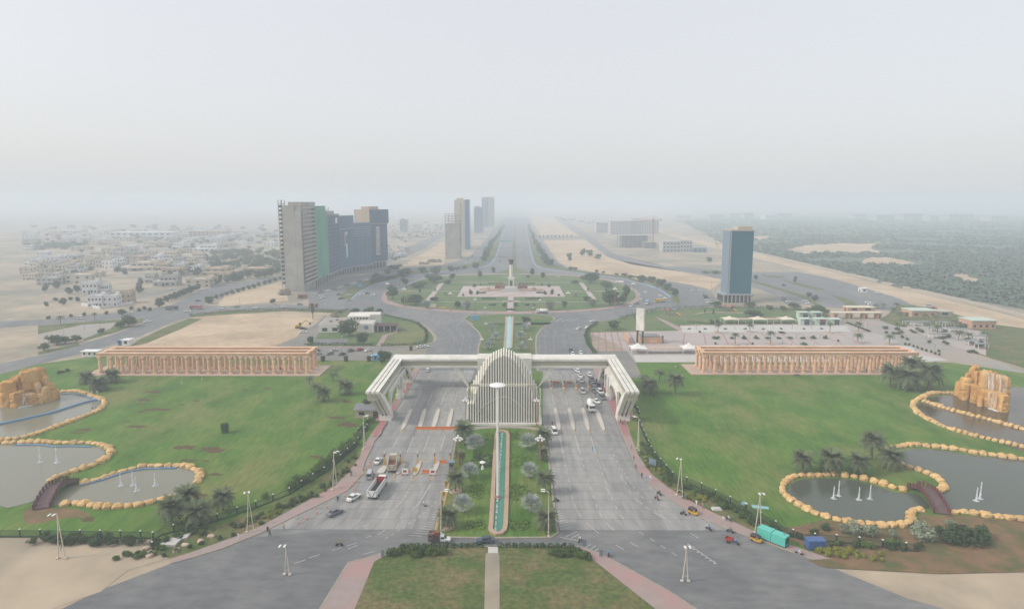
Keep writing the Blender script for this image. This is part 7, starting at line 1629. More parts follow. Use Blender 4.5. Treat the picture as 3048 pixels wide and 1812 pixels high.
# containers, tanks and odds and ends along the kerb
p = P('E', 975, 862); t = thing('generator_container', 'turquoise generator container parked on the pavement behind the rickshaw', 'container', (p.x, p.y + 1.2, .17), heading('E', 905, 815, 1045, 870))
MB().b2(-3.3, -.05, -1.15, 1.15, .25, 2.5).build('housing', 'paint_teal', t); MB().b2(.05, 3.3, -1.15, 1.15, .25, 2.4).build('housing', 'paint_teal', t); MB().b2(-3.4, 3.4, -1.0, 1.0, 0, .26).build('skid', 'metal_dark', t)
for x in (-2.6, -1.2, .8, 2.2): MB().b2(x - .5, x + .5, -1.19, -1.14, .6, 2.0).build('door_panel', 'paint_teal', t)
MB().b2(3.28, 3.36, -.9, .9, .6, 2.1).build('radiator_grille', 'metal_dark', t); MB().tube((2.4, .3, 2.4), (2.4, .3, 3.0), .15).build('exhaust', 'metal_grey', t)
p = P('E', 1262, 890); t = thing('water_tank', 'blue ribbed water tank behind the fence end', 'tank', (p.x, p.y, .12)); b = MB()
for i in range(7): b.b2(-2.0 + i * .58, -1.5 + i * .58, -1.1, 1.1, .15, 2.2)
b.build('ribs', 'paint_blue', t); MB().b2(-1.95, 1.95, -1.0, 1.0, .1, 2.05).build('shell', 'paint_blue', t); MB().b2(-2.1, 2.1, -1.15, 1.15, 0, .14).build('base', 'metal_dark', t)
p = P('E', 100, 312); t = thing('notice_board', 'blue grey notice board leaning beside the dark fence', 'sign', (p.x, p.y, .13), -.9); MB().b2(-1.3, 1.3, -.06, .06, .6, 2.5).build('board', 'band_blue', t)
for s in (-1, 1): MB().tube((s, 0, 0), (s, 0, .7), .06).build('leg', 'metal_grey', t)
for sp, l in (('E 728,565 770,563 785,583 742,587', 'small pale blue mat lying on the lawn by the round pond'), ('E 808,582 930,598 934,616 815,605', 'long pale blue mat lying on the lawn by the round pond')):
    q = PS(sp); c = sum(q, Vector()) / 4; tag(MB().prism([(v.x - c.x, v.y - c.y) for v in q], 0, .05).build('picnic_mat', pm('mat_blue%d' % len(sp), (.25, .46, .50), None, 2, .9), None, (c.x, c.y, .13)), l, 'mat')
o = MB().box((0, 0, .2), (2.6, 1.6, .4), top=(.8, .8)).build('stone_slab', 'plaza_light', None, P('E', 560, 615) + Vector((0, 0, .12))); tag(o, 'pale stone slab on the verge near the seated group', 'slab')
for k, sp, l in (('C', 'C 935,865 1050,870 1120,800 1080,790 1010,825', 'pale concrete culvert slab on the rocky corner verge'), ('C', 'C 1060,825 1140,815 1180,765 1165,762', 'thin pale concrete edge beside the culvert slab')):
    q = PS(sp); c = sum(q, Vector()) / len(q); tag(MB().prism([(v.x - c.x, v.y - c.y) for v in q], 0, .5).build('culvert_slab', 'plaza_light', None, (c.x, c.y, .12)), l, 'slab')
for i, (x, y) in enumerate(((1130, 860), (865, 940), (1240, 835), (1320, 795), (840, 885), (1060, 900))):
    o = link('boulder', ROCKS[i % 6], None, P('C', x, y) + Vector((0, 0, .3)), i, (.95, .7, .5)); o.material_slots[0].link = 'OBJECT'; o.material_slots[0].material = MATS['platform_stone']; tag(o, 'pinkish grey boulder on the rocky corner verge', 'boulder', 'boulders on the corner verge')
for k, x, yb, yt, l in (('U', 672, 1230, 990, 'thin grey signpost with a blank panel on the nearer island'), ('U', 922, 1290, 1150, 'second thin signpost on the nearer island by the pink kerb'), ('T', 315, 1480, 1320, 'thin signpost at the pink island corner by the hedge')):
    p = P(k, x, yb); h = height(k, x, yb, x, yt); t = thing('signpost', l, 'sign', (p.x, p.y, .2)); MB().tube((0, 0, 0), (0, 0, h), .06, .05).build('post', 'metal_grey', t); MB().b2(.05, .75, -.03, .03, h - 1.9, h - .4).build('panel', 'band_blue', t)
p = P('D', 1147, 362); t = thing('parasol_table', 'small white parasol stand on the median lawn', 'stand', (p.x, p.y, .2)); MB().tube((0, 0, 0), (0, 0, 2.2), .12).build('post', 'lamp_white', t); MB().lathe([(.9, 2.1), (.95, 2.2), (.1, 2.6)], 10).build('top', 'lamp_white', t); MB().lathe([(.5, 0), (.35, .9), (.3, 1.0)], 8).build('pedestal', 'lamp_white', t)
p = P('D', 905, 362); t = thing('guard_booth', 'small dark guard booth against the median kerb', 'booth', (p.x, p.y, .2)); MB().b2(-.7, .7, -.7, .7, 0, 2.3).build('cabin', 'metal_grey', t); MB().b2(-.9, .9, -.9, .9, 2.3, 2.45).build('roof', 'band_blue', t); MB().b2(-.5, .5, -.73, -.69, 1.1, 1.9).build('window', 'glass_dark', t)
# guard house left of the gate
p = P('K', 200, 1190); t = thing('guard_house', 'small beige guard house with a grey sloping roof beside the gate leg', 'house', (p.x, p.y, .12))
MB().b2(-4.8, 4.4, 0, 6, 0, 3.2).build('wall', 'beige_wall', t); b = MB(); b.extr([(-.8, 3.2), (7, 3.2), (6.2, 3.5), (3, 4.6), (0, 3.5)], 'x', -5.4, 4.9); b.build('roof', 'metal_grey', t)
MB().b2(1.6, 3.4, -.08, .05, 0, 2.5).build('door', 'dark_wood', t); MB().b2(-3.6, -1.6, -.06, .05, 1.1, 2.3).build('window', 'glass_dark', t); MB().b2(4.5, 5.4, -.3, .6, 0, 3.0).build('porch_post', 'beige_wall', t)

# ---------------------------------------------------------------- plaza structures
pm('canvas', (.68, .60, .48), (.62, .55, .44), .3, .8); pm('canvas_white', (.74, .73, .70), (.70, .69, .66), .3, .8); pm('peach_wall', (.55, .33, .22), (.50, .30, .20), .2, .85); pm('mint_wall', (.50, .58, .50), (.46, .54, .47), .2, .8)
def tent(k, x, yb, w_, ypk, label, mat, group):
    c = P(k, x, yb); W2 = w_ / ZOOM[k][2] / ppm(S(k, x, yb)[1]); h = 2.8; hp = max(4.6, height(k, x, yb, x, ypk)); t = thing('tent_canopy', label, 'canopy', (c.x, c.y, .1), 0, group); b = MB(); n = 8; rings = []
    for j in range(6):
        q = j / 5; z = h + (hp - h) * (q ** 2.2); rr = (1 - q) * W2 / 2; row = []
        for i in range(4):
            for m_ in range(2):
                a0 = math.pi / 4 + i * math.pi / 2; f = math.sqrt(2) if m_ == 0 else 1.0; a = a0 + m_ * math.pi / 4; row.append((rr * f * math.cos(a) * (1 if m_ == 0 else .93), rr * f * math.sin(a) * (1 if m_ == 0 else .93), z + (0 if m_ == 0 else .25 * (1 - q))))
        rings.append(row)
    for j in range(5):
        for i in range(n): b.face([rings[j][i], rings[j][(i + 1) % n], rings[j + 1][(i + 1) % n], rings[j + 1][i]])
    b.build('canvas', mat, t)
    for sx in (-1, 1):
        for sy in (-1, 1): MB().tube((sx * W2 * .46, sy * W2 * .46, 0), (sx * W2 * .47, sy * W2 * .47, h), .09).build('pole', 'lamp_white', t)
def shade(k, x0, x1, yb, label, group, mat='platform_stone', dep=5.0, h=2.7):
    a, e = P(k, x0, yb), P(k, x1, yb); L = e.x - a.x; t = thing('shade_roof', label, 'canopy', (a.x, a.y, .1), 0, group); MB().b2(0, L, -dep / 2, dep / 2, h, h + .22).build('roof', mat, t)
    for xx in (.3, L / 2, L - .3):
        for yy in (-dep / 2 + .3, dep / 2 - .3): MB().tube((xx, yy, 0), (xx, yy, h), .09).build('post', 'lamp_white', t)
for x in (670, 1140, 1605): tent('V', x, 450, 250, 330, 'cream peaked tent canopy behind the pale plaza strip', 'canvas', 'cream tents of the plaza')
for a, e in ((790, 1040), (1260, 1500)): shade('V', a, e, 452, 'flat shade roof between two cream tent canopies', 'flat shades between the cream tents')
for x, l in ((110, 'beside the billboard'), (458, 'beside the plaza colonnade end')): tent('F', x, 388, 115, 318, 'white peaked tent canopy ' + l, 'canvas_white', 'white tents near the billboard')
shade('F', 175, 415, 390, 'long flat shade roof between the two white tents', None)
# billboard on its block
p = P('F', 160, 328); t = thing('stage_building', 'peach walled low block with a grey roof under the billboard', 'building', (p.x, p.y, .1)); x0 = P('F', 48, 328).x - p.x; x1 = P('F', 278, 328).x - p.x
MB().b2(x0 * .25, x1, 0, 9, 0, 3.4).build('wall', 'peach_wall', t); MB().b2(x0 * .2, x1 * .9, 1, 10, 3.4, 3.8).build('roof', 'metal_grey', t); b = MB(); b.extr([(0, 0), (16, 0), (16, 3.4), (0, 2.6)], 'x', x0, x0 + .6); b.build('ramp_wall', 'peach_wall', t)
MB().b2(x1, x1 + .8, 1, 2, 0, 4.2).build('pillar', 'metal_dark', t); MB().b2(x1 - 7, x1 - 3, -.06, .05, .6, 2.2).build('panel', 'sandstone_roof', t)
hb_ = height('F', 135, 328, 135, 84); ht_ = height('F', 135, 328, 135, 235); t = thing('billboard', 'blank white billboard on two dark posts above the peach block', 'billboard', P('F', 125, 325), rad(-38))
for s in (-1, 1): MB().b2(s * 1.6 - .4, s * 1.6 + .4, -.4, .4, .1, ht_ + 1).build('post', 'metal_dark', t)
MB().b2(-2.3, 2.3, -.8, .8, ht_, hb_).build('panel', 'gate_white', t); MB().b2(-2.4, 2.4, -.85, .85, ht_ - .2, ht_).build('frame', 'metal_grey', t)
# kiosks
for x, yb, w_, yt, c, l in ((1905, 378, 165, 280, None, 'mint green kiosk behind, next to the play park tree'), (2125, 378, 160, 280, None, 'mint green kiosk with a glass front behind the others'), (1930, 488, 180, 385, 'metal_dark', 'mint kiosk with dark shutter facing the plaza'), (2185, 490, 205, 385, 'paint_red', 'mint kiosk with a red sign facing the plaza'), (2425, 488, 170, 390, 'metal_dark', 'mint kiosk at the end beside the park gate')):
    p = P('V', x, yb); W2 = w_ / 5.549 / ppm(S('V', x, yb)[1]); h = max(3, height('V', x, yb, x, yt)); t = thing('kiosk', l, 'kiosk', (p.x, p.y, .1)); MB().b2(-W2 / 2, W2 / 2, 0, 5, 0, h).build('wall', 'mint_wall', t); MB().b2(-W2 / 2 - .3, W2 / 2 + .3, -.9, 5.3, h, h + .25).build('roof', 'mint_wall', t)
    MB().b2(-W2 * .12, W2 * .36, -.07, .05, .2, h * .62).build('window', 'glass_dark', t); MB().b2(-W2 * .12, W2 * .36, -.12, -.02, h * .66, h * .92).build('sign', c or 'band_blue', t)
# park gate with four piers
t = thing('park_gate', 'low gate of four peach piers under a thin slab across the access road', 'gate', P('W', 520, 512)); o_ = P('W', 520, 512)
for x in (185, 415, 640, 850):
    q = P('W', x, 505) - o_; MB().b2(q.x - 1.7, q.x + 1.7, q.y, q.y + 3.6, 0, 4.0).build('pier', 'peach_wall', t); MB().b2(q.x - .2, q.x + .9, q.y - .06, q.y + .04, .2, 2.6).build('door', 'metal_dark', t)
a = P('W', 140, 505) - o_; e = P('W', 890, 505) - o_; MB().b2(a.x, e.x, a.y - .8, a.y + 4.4, 4.0, 4.5).build('slab', 'canvas', t)
def block(k, x0, x1, yb, yt, dep, wall, roof, label, wins=3, name='pavilion', cat='building', door=True, ext=None):
    a, e = P(k, x0, yb), P(k, x1, yb); L = (e - a).length; h = max(2.6, height(k, x0, yb, x0, yt)); t = thing(name, label, cat, (a.x, a.y, .1), math.atan2(e.y - a.y, e.x - a.x))
    MB().b2(0, L, 0, dep, 0, h).build('wall', wall, t); MB().b2(-.4, L + .4, -.6, dep + .4, h, h + .35).build('roof', roof, t)
    for i in range(wins): MB().b2(L * (i + .3) / wins, L * (i + .7) / wins, -.07, .05, 1.0, min(h - .4, 2.6)).build('window', 'glass_dark', t)
    if door: MB().b2(-.06, .05, dep * .3, dep * .6, .05, 2.4).build('door', 'metal_dark', t)
    return t
block('W', 370, 780, 398, 335, 7, 'peach_wall', 'canvas', 'peach lodge behind the park gate', 2); block('W', 1345, 1720, 480, 385, 12, 'peach_wall', 'mint_wall', 'long peach pavilion with a pale green roof behind the picnic garden', 3)
block('W', 1735, 1960, 470, 400, 10, 'beige_wall', 'beige_wall', 'beige flat roofed hall beside the long peach pavilion', 1); block('W', 2250, 2620, 660, 535, 12, 'peach_wall', 'mint_wall', 'peach pavilion with white columns at the picnic garden edge', 4)
block('W', 578, 675, 105, 45, 5, 'lamp_white', 'lamp_white', 'small white cabin on the wide road', 1, 'cabin', 'cabin')
for i, (x, y) in enumerate(((1290, 600), (1420, 612), (1540, 605), (1800, 612), (1900, 625), (2030, 615), (2150, 612), (1700, 800), (1850, 790), (2250, 900), (2400, 950), (2390, 830), (1680, 690), (1960, 700), (2130, 720))):
    p = P('W', x, y); t = thing('picnic_shelter', 'dark flat picnic shelter on white posts in the picnic garden', 'shelter', (p.x, p.y, .1), .1, 'picnic shelters'); MB().b2(-3.4, 3.4, -1.6, 1.6, 2.5, 2.7).build('roof', 'metal_grey', t)
    for sx in (-1, 1):
        for sy in (-1, 1): MB().tube((sx * 3, sy * 1.3, 0), (sx * 3, sy * 1.3, 2.5), .16).build('post', 'lamp_white', t)
    MB().b2(-1.2, 1.2, -.5, .5, .7, .8).build('table', 'platform_stone', t); MB().b2(-.2, .2, -.3, .3, 0, .7).build('table_leg', 'platform_stone', t)
# play sets
for k, x, y, l in (('V', 660, 255, 'red and blue play set with twin red roofs in the play park'), ('F', 345, 132, 'colourful play set with a blue roof near the billboard')):
    p = P(k, x, y); t = thing('play_set', l, 'play set', (p.x, p.y, .13))
    for i, (xx, c) in enumerate(((-3, 'paint_red'), (2.2, 'paint_red' if k == 'V' else 'paint_blue'))):
        for dx in (-.9, .9):
            for dy in (-.9, .9): MB().tube((xx + dx, dy, 0), (xx + dx, dy, 3.8), .1).build('post', 'paint_red', t)
        b = MB(); b.lathe([(1.7, 3.6), (.1, 5.2)], 4, (xx, 0, 0)); b.build('roof', c, t); MB().b2(xx - 1, xx + 1, -1, 1, 1.5, 1.65).build('deck', 'paint_navy', t)
    MB().tube((2.9, -.8, 1.6), (5.4, -2.2, .2), .45, None, 8).build('slide', 'paint_yellow', t); MB().b2(-2, 1.2, -.6, .6, 1.5, 1.6).build('walkway', 'paint_blue', t)
# white restaurant
t = thing('restaurant', 'white single storey restaurant with stepped flat roofs and a covered terrace', 'building', P('X', 640, 555), rad(6))
MB().b2(-16, 8, 2, 26, 0, 5).build('wall', 'gate_white', t); MB().b2(8, 17, -1.2, 12, 0, 5.6).build('wall', 'gate_white', t); MB().b2(-1, 13, 14, 30, 0, 7.6).build('wall', 'gate_white', t); MB().b2(13, 19, 16, 26, 0, 8.2).build('wall', 'gate_white', t)
MB().b2(-15.6, 7.6, 2.4, 25.6, 5.0, 5.1).build('roof', 'hardstand', t); MB().b2(8.3, 16.7, -.9, 11.7, 5.6, 5.7).build('roof', 'plaza_light', t); MB().b2(17, 31, 0, 10, 3.6, 3.9).build('terrace_roof', 'dark_wood', t)
for i in range(4): MB().b2(19 + i * 3.8, 19.3 + i * 3.8, .3, .6, 0, 3.6).build('terrace_post', 'lamp_white', t)
MB().b2(17, 30, 9.4, 9.9, 0, 3.6).build('terrace_wall', 'glass_dark', t); b = MB(); b.tube((12.5, -1.28, 3.4), (12.5, -1.18, 3.4), 1.3, None, 16); b.build('round_sign', 'band_blue', t)
for i in range(5): MB().box((-10 + i * 3.2, 10 + (i % 2) * 4, 5.6), (1.6, 1.2, 1.0)).build('roof_unit', 'metal_grey', t)
for i in range(6): MB().b2(1 + i * 1.9, 2.2 + i * 1.9, 13.8, 14.1, 5.8, 6.8).build('window', 'glass_dark', t)
for i in range(3): MB().b2(-14 + i * 6, -11 + i * 6, 1.92, 2.05, 1, 3).build('window', 'glass_dark', t)
# site cabins and blue cabin behind the colonnade
block('G', 326, 432, 1140, 1105, 4, 'lamp_white', 'lamp_white', 'long white site cabin at the end of the colonnade', 3, 'cabin', 'cabin'); block('G', 598, 648, 1065, 1028, 4, 'lamp_white', 'lamp_white', 'tall white site cabin above the colonnade', 1, 'cabin', 'cabin')
block('G', 570, 592, 1062, 1040, 3, 'paint_blue', 'paint_blue', 'small bright blue cabin above the colonnade', 1, 'cabin', 'cabin'); block('X', 1055, 1120, 970, 915, 3, 'paint_skyblue', 'paint_skyblue', 'small blue cabin between topiary row and gate corner', 1, 'cabin', 'cabin')
p = P('G', 1790, 945); t = thing('excavator', 'yellow excavator with raised arm at the edge of the sand plot', 'excavator', p, .4)
for s in (-1, 1): MB().b2(-2, 2, s * 1.1 - .35, s * 1.1 + .35, 0, .9).build('track', 'metal_dark', t)
MB().b2(-1.8, 1.5, -1.2, 1.2, .9, 2.2).build('house', 'paint_yellow', t); MB().b2(.3, 1.6, -1.1, 0, 2.2, 3.3).build('cab', 'glass_dark', t); MB().path([Vector((1.3, .3, 1.8)), Vector((4.2, .3, 4.6)), Vector((6.8, .3, 3.0))], .3, 5).build('boom', 'paint_yellow', t); MB().box((7.0, .3, 2.2), (1.0, 1.0, 1.2)).build('bucket', 'metal_dark', t)
h = height('G', 1888, 880, 1884, 775); t = thing('advert_pole', 'tall narrow dark advertising pole at the corner of the sand plot', 'pole', P('G', 1888, 882)); MB().tube((0, 0, 0), (0, 0, h * .5), .3).build('post', 'metal_dark', t); MB().b2(-.9, .9, -.25, .25, h * .4, h).build('panel', 'metal_dark', t)
# boulevard sign gantry
a, e = P('H', 1095, 492), P('H', 1245, 492); t = thing('sign_gantry', 'pale green overhead sign gantry across the boulevard', 'gantry', a); L = e.x - a.x
for x in (0, L): MB().tube((x, 0, 0), (x, 0, 8), .35).build('post', 'metal_grey', t)
MB().b2(0, L, -.3, .3, 7.2, 7.7).build('beam', 'metal_grey', t); MB().b2(L * .2, L * .85, -.5, -.3, 5.6, 8.4).build('panel', pm('sign_green', (.12, .42, .34), None, 1, .6), t)
for k, x, y, c, l in (('H', 1013, 658, 'paint_skyblue', 'small blue road sign on the ring verge by the towers'), ('H', 1630, 780, 'paint_cream', 'cream board on the far lawn of the roundabout'), ('H', 548, 1045, 'paint_cream', 'cream notice board on the near lawn of the roundabout'), ('H', 630, 1050, 'paint_yellow', 'low yellow board on the near lawn of the roundabout'), ('H', 910, 1155, 'paint_skyblue', 'small blue road sign at the head of the canal garden'), ('O', 1170, 1290, 'paint_skyblue', 'blue road sign among the verge trees before the towers')):
    p = P(k, x, y); t = thing('road_sign', l, 'sign', p); MB().b2(-2.2, 2.2, -.1, .1, 1.2, 4.0 if c != 'paint_yellow' else 2.4).build('panel', c, t); MB().tube((-1.2, .1, 0), (-1.2, .1, 2), .1).build('post', 'metal_grey', t); MB().tube((1.2, .1, 0), (1.2, .1, 2), .1).build('post', 'metal_grey', t)

# ---------------------------------------------------------------- houses
pm('house_white', (.66, .66, .66), (.60, .60, .60), .2, .8, rnd=.05); pm('house_cream', (.52, .46, .37), (.47, .41, .33), .2, .85, rnd=.1); pm('house_grey', (.42, .41, .38), (.37, .36, .34), .2, .85, rnd=.1); pm('house_tan', (.46, .37, .27), (.42, .34, .25), .2, .85, rnd=.08)
RH = random.Random(21)
def house_proto(seed):
    """unit footprint 14 x 12, two storeys, 7.2 high; origin at front left corner"""
    R = random.Random(seed); parts = []; W2, D2, H2 = 14.0, 12.0, 7.2
    b = MB(); b.b2(0, W2, 0, D2, 0, H2 if seed % 3 else 4.2)
    up_ = seed % 3 == 0
    if up_: b.b2(3 if seed % 2 else 0, W2 - (0 if seed % 2 else 4), 3, D2, 4.2, H2)
    parts.append(('wall', b.mesh('wall', 'house_cream'), None, []))
    b = MB(); z = H2 if not up_ else H2
    x0, x1, y0 = (0, W2, 0) if not up_ else (3 if seed % 2 else 0, W2 - (0 if seed % 2 else 4), 3)
    for q in ((x0 - .15, x1 + .15, y0 - .15, y0 + .15), (x0 - .15, x1 + .15, D2 - .15, D2 + .15), (x0 - .15, x0 + .15, y0 + .16, D2 - .16), (x1 - .15, x1 + .15, y0 + .16, D2 - .16)): b.b2(*q, z - .05, z + .9)
    parts.append(('parapet', b.mesh('parapet', 'house_cream'), None, []))
    b = MB(); b.b2(x1 - 4.2, x1 - 1, D2 - 4.5, D2 - 1, z, z + 2.4); parts.append(('stair_tower', b.mesh('stair_tower', 'house_cream'), None, []))
    wmesh = MB().b2(-.8, .8, -.07, .05, 0, 1.4).mesh('window', 'glass_dark')
    wsd = MB().b2(-.05, .07, -.8, .8, 0, 1.4).mesh('window', 'glass_dark')
    n = 3 + seed % 2
    for fl, zz, ys in ((0, 1.1, 0), (1, 4.7, 0 if not up_ else 3)):
        for i in range(n):
            xx = x0 * fl + 1.8 + i * ((x1 if fl else W2) - (x0 if fl else 0) - 3.6) / (n - 1)
            if fl == 0 and i == 1: continue
            parts.append(('window', wmesh, T(xx, ys, zz), []))
        for i in range(2): parts.append(('window', wsd, T(x1 if fl else W2, ys + 3 + i * 4.5, zz), []))
    parts.append(('door', MB().b2(-.7, .7, -.08, .05, 0, 2.3).mesh('door', 'dark_wood'), T(W2 * .45, 0, 0), []))
    if seed % 2: parts.append(('canopy', MB().b2(W2 * .25, W2 * .7, -1.6, 0, 3.0, 3.25).mesh('canopy', 'house_cream'), None, []))
    return ('house', 'house', parts)
HP = [house_proto(i) for i in range(6)]
def house(k, xc, yb, w_, h_px, mat, label, group, ang=None, pr=None):
    p = P(k, xc - w_ / 2, yb); m1 = ppm(S(k, xc, yb)[1]) * ZOOM[k][2]; s = w_ / m1 / 14; hz_ = max(.55, height(k, xc, yb, xc, yb - h_px) / 7.2)
    return place(pr or HP[RH.randrange(6)], (p.x, p.y, .0), rad(RH.uniform(-6, 14)) if ang is None else rad(ang), label, group, (s, s * RH.uniform(.8, 1.2), min(hz_, s * 1.6)), {'house_cream': mat})
hl_ = [(90, 655, 140, 45, 'grey'), (300, 645, 170, 55, 'cream'), (880, 665, 150, 62, 'grey'), (1110, 672, 160, 52, 'cream'), (1240, 590, 220, 40, 'tan'), (1300, 625, 110, 45, 'tan'), (1500, 580, 175, 34, 'tan'), (935, 595, 140, 48, 'tan'), (845, 555, 110, 42, 'tan'), (690, 560, 220, 48, 'cream'), (690, 502, 130, 40, 'tan'), (810, 500, 110, 38, 'white'), (900, 472, 110, 38, 'cream'), (1150, 428, 150, 38, 'white'), (980, 408, 90, 32, 'white'), (640, 455, 120, 42, 'grey'), (640, 418, 90, 26, 'white'), (300, 425, 100, 28, 'cream'), (510, 442, 100, 34, 'cream'), (60, 472, 70, 38, 'white'), (240, 485, 110, 26, 'grey'), (400, 470, 90, 34, 'cream'), (960, 515, 100, 42, 'grey'), (1060, 525, 80, 44, 'cream'), (770, 640, 90, 50, 'grey'), (60, 590, 80, 42, 'cream'), (1590, 395, 70, 26, 'white'), (1400, 380, 90, 20, 'white'), (1300, 400, 90, 24, 'cream'), (1210, 370, 100, 30, 'white'), (1050, 365, 80, 26, 'white'), (780, 400, 90, 30, 'cream'), (870, 400, 80, 28, 'tan'), (250, 520, 80, 28, 'tan'), (560, 470, 90, 34, 'grey'), (1090, 480, 90, 34, 'cream'), (-30, 620, 90, 40, 'cream'), (-20, 520, 90, 34, 'white'), (420, 600, 70, 30, 'cream'), (140, 610, 80, 34, 'grey')]
for x, y, w_, h, c in hl_: house('G', x, y, w_, h, 'house_' + c, {'grey': 'grey', 'cream': 'cream', 'tan': 'tan', 'white': 'white'}[c] + ' two storey flat roofed house in the low housing estate', c + ' houses of the estate')
for i in range(100):
    y = 255 + 110 * RH.random() ** .8; x = RH.uniform(-60, 1660); s = .35 + (y - 240) / 260
    house('G', x, y, RH.uniform(60, 110) * s, RH.uniform(22, 34) * s, RH.choice(['house_white', 'house_cream', 'house_grey', 'house_white']), 'far pale flat roofed house in the hazy estate', 'far houses of the estate')
for i in range(36):
    y = RH.uniform(300, 620); x = RH.uniform(150, 640)
    if x > 240 + (640 - y) * 1.15: continue
    s = .35 + (y - 280) / 420; house('H', x, y, 58 * s, 28 * s, RH.choice(['house_white', 'house_cream', 'house_grey']), 'far low house on the estate behind the glass towers', 'houses behind the glass towers')
for i in range(130):
    y = RH.uniform(365, 600); x = RH.uniform(-60, 1180); s = .55 + (y - 360) / 420
    if any(abs(x - h_[0]) < (h_[2] + 70) * .55 and abs(y - h_[1]) < 30 for h_ in hl_) or (280 < x < 700 and y > 570): continue
    c = RH.choice(['white', 'cream', 'grey', 'cream']); house('G', x, y, RH.uniform(70, 120) * s, RH.uniform(34, 48) * s, 'house_' + c, c + ' two storey flat roofed house in the low housing estate', c + ' houses of the estate')
# the two white villas
house('Y', 775, 875, 210, 180, 'house_white', 'white three level villa standing behind its twin near the junction', None, 8, HP[1]); house('Y', 965, 865, 150, 240, 'house_white', 'tall white rear wing of the villa near the junction', None, 10, HP[3])
house('Y', 850, 1070, 200, 200, 'house_white', 'white villa in the walled corner plot by the junction', None, 10, HP[1]); house('Y', 1075, 1060, 190, 205, 'house_white', 'white square villa wing joined to the walled corner villa', None, 10, HP[2]); house('Y', 1270, 1010, 200, 150, 'house_tan', 'beige house behind the low white wall beside the white villa', None, 10, HP[4])
t = thing('boundary_wall', 'low white boundary wall round the corner villa plot', 'wall', P('Y', 930, 1090)); o_ = P('Y', 930, 1090); q = [v - o_ for v in PS('Y 660,1035 930,1090 1420,1010')]; b = MB(); band(b, q, .2, 0, 2.0); b.build('wall', 'house_white', t); b = MB(); band(b, q, .28, 2.0, 2.2); b.build('coping', 'house_white', t)
# long white factory and far blocks
def slab_block(k, x0, x1, yb, yt, dep, mat, label, group=None, rows=3, cols=8):
    a, e = P(k, x0, yb), P(k, x1, yb); L = (e - a).length; h = max(4, height(k, x0, yb, x0, yt)); t = thing('apartment_block', label, 'building', a, math.atan2(e.y - a.y, e.x - a.x), group)
    MB().b2(0, L, 0, dep, 0, h).build('wall', mat, t); MB().b2(-.3, L + .3, -.3, dep + .3, h, h + 1.0).build('parapet', mat, t)
    wme = MB().b2(0, L / cols * .55, -.3, .1, 0, h / rows * .45).mesh('window', 'glass_navy')
    for r_ in range(rows):
        for c_ in range(cols): link('window', wme, t, (L * (c_ + .22) / cols, 0, h * (r_ + .3) / rows))
slab_block('G', 515, 935, 345, 300, 40, 'house_white', 'long white factory hall far behind the low houses', None, 2, 10); slab_block('G', 1050, 1300, 338, 292, 30, 'house_tan', 'long tan barrack like block far behind the houses', None, 3, 9); slab_block('G', 185, 300, 302, 285, 30, 'house_white', 'far white shed at the edge of the estate', None, 1, 4)
slab_block('H', 2080, 2260, 400, 288, 40, 'house_grey', 'hazy grey apartment block beyond the right avenue', 'hazy apartment blocks', 8, 9); slab_block('H', 2265, 2497, 398, 282, 40, 'house_grey', 'hazy grey apartment block beyond the right avenue', 'hazy apartment blocks', 8, 11); slab_block('H', 1960, 2075, 385, 300, 40, 'house_grey', 'hazy grey apartment block beyond the right avenue', 'hazy apartment blocks', 7, 6)
slab_block('I', 0, 240, 222, 132, 40, 'house_grey', 'hazy long apartment block behind the building site', None, 8, 12)
for x0, x1, yb, yt in ((980, 1060, 122, 92), (1070, 1160, 112, 80), (740, 830, 110, 82), (840, 900, 116, 78), (600, 700, 118, 92), (1590, 1660, 118, 86), (1740, 1860, 128, 92), (1920, 2060, 122, 84), (2110, 2160, 135, 98), (2230, 2400, 128, 88), (2520, 2640, 138, 100), (380, 470, 116, 96)):
    slab_block('I', x0, x1, yb, yt, 60, 'house_white' if x0 == 980 else 'house_grey', ('pale hazy block' if x0 == 980 else 'hazy apartment block') + ' on the skyline beyond the scrub forest', 'skyline blocks beyond the scrub', 6, 5)
def site(k, x0, x1, yb, yt, label, n=5):
    a, e = P(k, x0, yb), P(k, x1, yb); L = e.x - a.x; h = height(k, x0, yb, x0, yt); t = thing('building_site', label, 'building', a)
    for i in range(n): MB().b2(0, L, 0, 30, h * (i + 1) / n - .5, h * (i + 1) / n).build('floor_slab', 'bare_concrete', t)
    for i in range(8):
        for yy in (1, 28): MB().b2(L * i / 7.2, L * i / 7.2 + 1, yy, yy + 1, 0, h).build('column', 'bare_concrete', t)
    MB().b2(L * .1, L * .9, 4, 26, 0, h * .96).build('inner_wall', 'band_blue', t)
site('H', 2160, 2430, 515, 408, 'open concrete frame of a building under construction beyond the sand lot'); site('I', 150, 250, 320, 278, 'low concrete frame beside the red crane', 3)
slab_block('I', 280, 400, 345, 275, 25, 'house_grey', 'grey low building by the construction sites', None, 3, 5); slab_block('I', 400, 480, 345, 268, 25, 'house_grey', 'grey low wing with square windows by the construction sites', None, 3, 4); slab_block('I', 490, 580, 348, 318, 20, 'band_blue', 'blue grey shed by the construction sites', None, 1, 3)
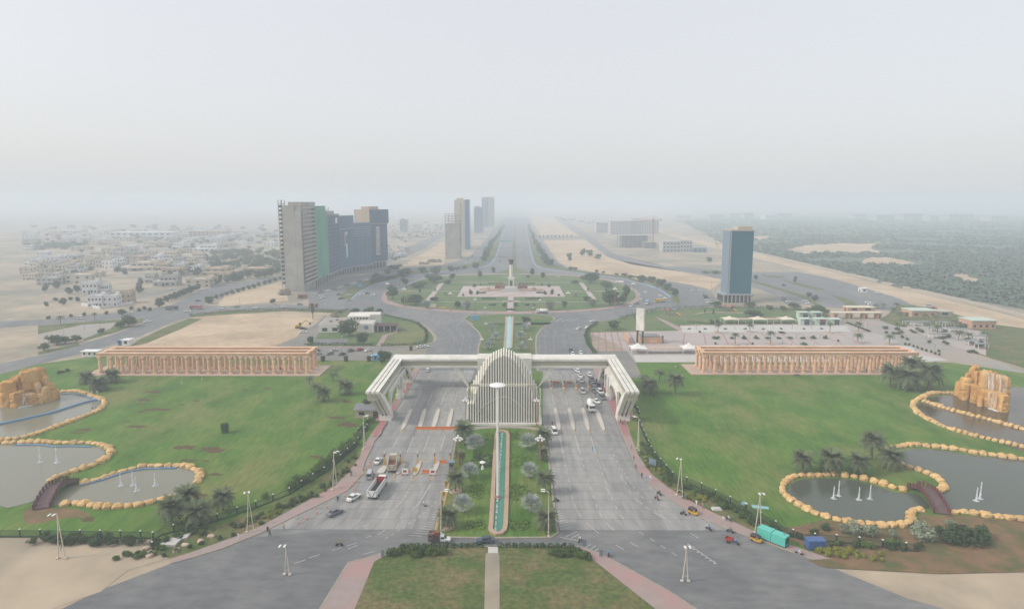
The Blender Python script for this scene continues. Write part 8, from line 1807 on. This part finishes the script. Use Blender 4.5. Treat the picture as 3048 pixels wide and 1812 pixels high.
for k, x, yb, yt, l in (('H', 2447, 520, 270, 'red tower crane beside the open concrete frame'), ('I', 652, 400, 280, 'pale tower crane near the sandy embankment')):
    p = P(k, x, yb); h = height(k, x, yb, x, yt); t = thing('tower_crane', l, 'crane', p, 2.6); m_ = 'paint_red' if k == 'H' else 'paint_cream'; b = MB()
    for dx in (-1, 1):
        for dy in (-1, 1): b.tube((dx, dy, 0), (dx, dy, h), .22, None, 4)
    for i in range(int(h / 3)): b.tube((-1, -1, i * 3), (1, -1, i * 3 + 3), .12, None, 3); b.tube((1, -1, i * 3), (1, 1, i * 3 + 3), .12, None, 3)
    b.build('mast', m_, t); b = MB(); b.tube((-14, 0, h), (38, 0, h), .5, None, 4); b.tube((0, 0, h + 6), (36, 0, h + .4), .15, None, 3); b.tube((0, 0, h + 6), (-13, 0, h + .4), .15, None, 3); b.tube((0, 0, h), (0, 0, h + 6), .4, None, 4); b.build('jib', m_, t); MB().box((-12, 0, h - 1.2), (3, 1.6, 2)).build('counterweight', 'bare_concrete', t); MB().box((1.6, 0, h - 1.2), (1.8, 1.8, 2)).build('cab', 'glass_dark', t)
# rubble and site clutter at the foot of the unfinished towers
for k, x, y, w_, h, l in (('O', 120, 1380, 120, 7, 'brown scaffolding pile at the foot of the concrete tower'), ('H', 560, 640, 120, 6, 'builders clutter at the foot of the far unfinished tower'), ('H', 470, 655, 80, 4, 'sand and rubble heap beside the far building site')):
    p = P(k, x, y); m1 = ppm(S(k, x, y)[1]) * ZOOM[k][2]; b = MB(); L = w_ / m1
    for i in range(40): b.box((RV.uniform(-L / 2, L / 2), RV.uniform(-4, 4), RV.uniform(.3, h * .5)), (RV.uniform(1, 4), RV.uniform(1, 3), RV.uniform(.5, h * .7)), rz=RV.uniform(0, 3), top=(.7, .7))
    tag(b.build('rubble_pile', pm('rubble_' + k + str(x), (.20, .15, .11), (.28, .23, .18), .3, .95), None, p), l, 'rubble')
block('O', 310, 415, 1435, 1385, 5, 'paint_rust', 'paint_rust', 'rusty red site cabin at the foot of the concrete tower', 1, 'cabin', 'cabin')
HAZE=.00055
# ---------------------------------------------------------------- haze
m = bpy.data.materials.new('haze_air'); m.use_nodes = True; t = m.node_tree; t.nodes.clear()
o_ = t.nodes.new('ShaderNodeOutputMaterial'); pv = t.nodes.new('ShaderNodeVolumePrincipled')
pv.inputs['Color'].default_value = (.83, .915, 1.0, 1); pv.inputs['Density'].default_value = HAZE
pv.inputs['Anisotropy'].default_value = 0.0
t.links.new(pv.outputs[0], o_.inputs['Volume'])
b = MB(); b.b2(-9100, 9100, 300 - 9100, 300 + 9100, -1.0, 112.0)
hz = b.build('haze', m); hz['kind'] = 'stuff'; hz['label'] = 'pale grey haze hanging over the whole city'
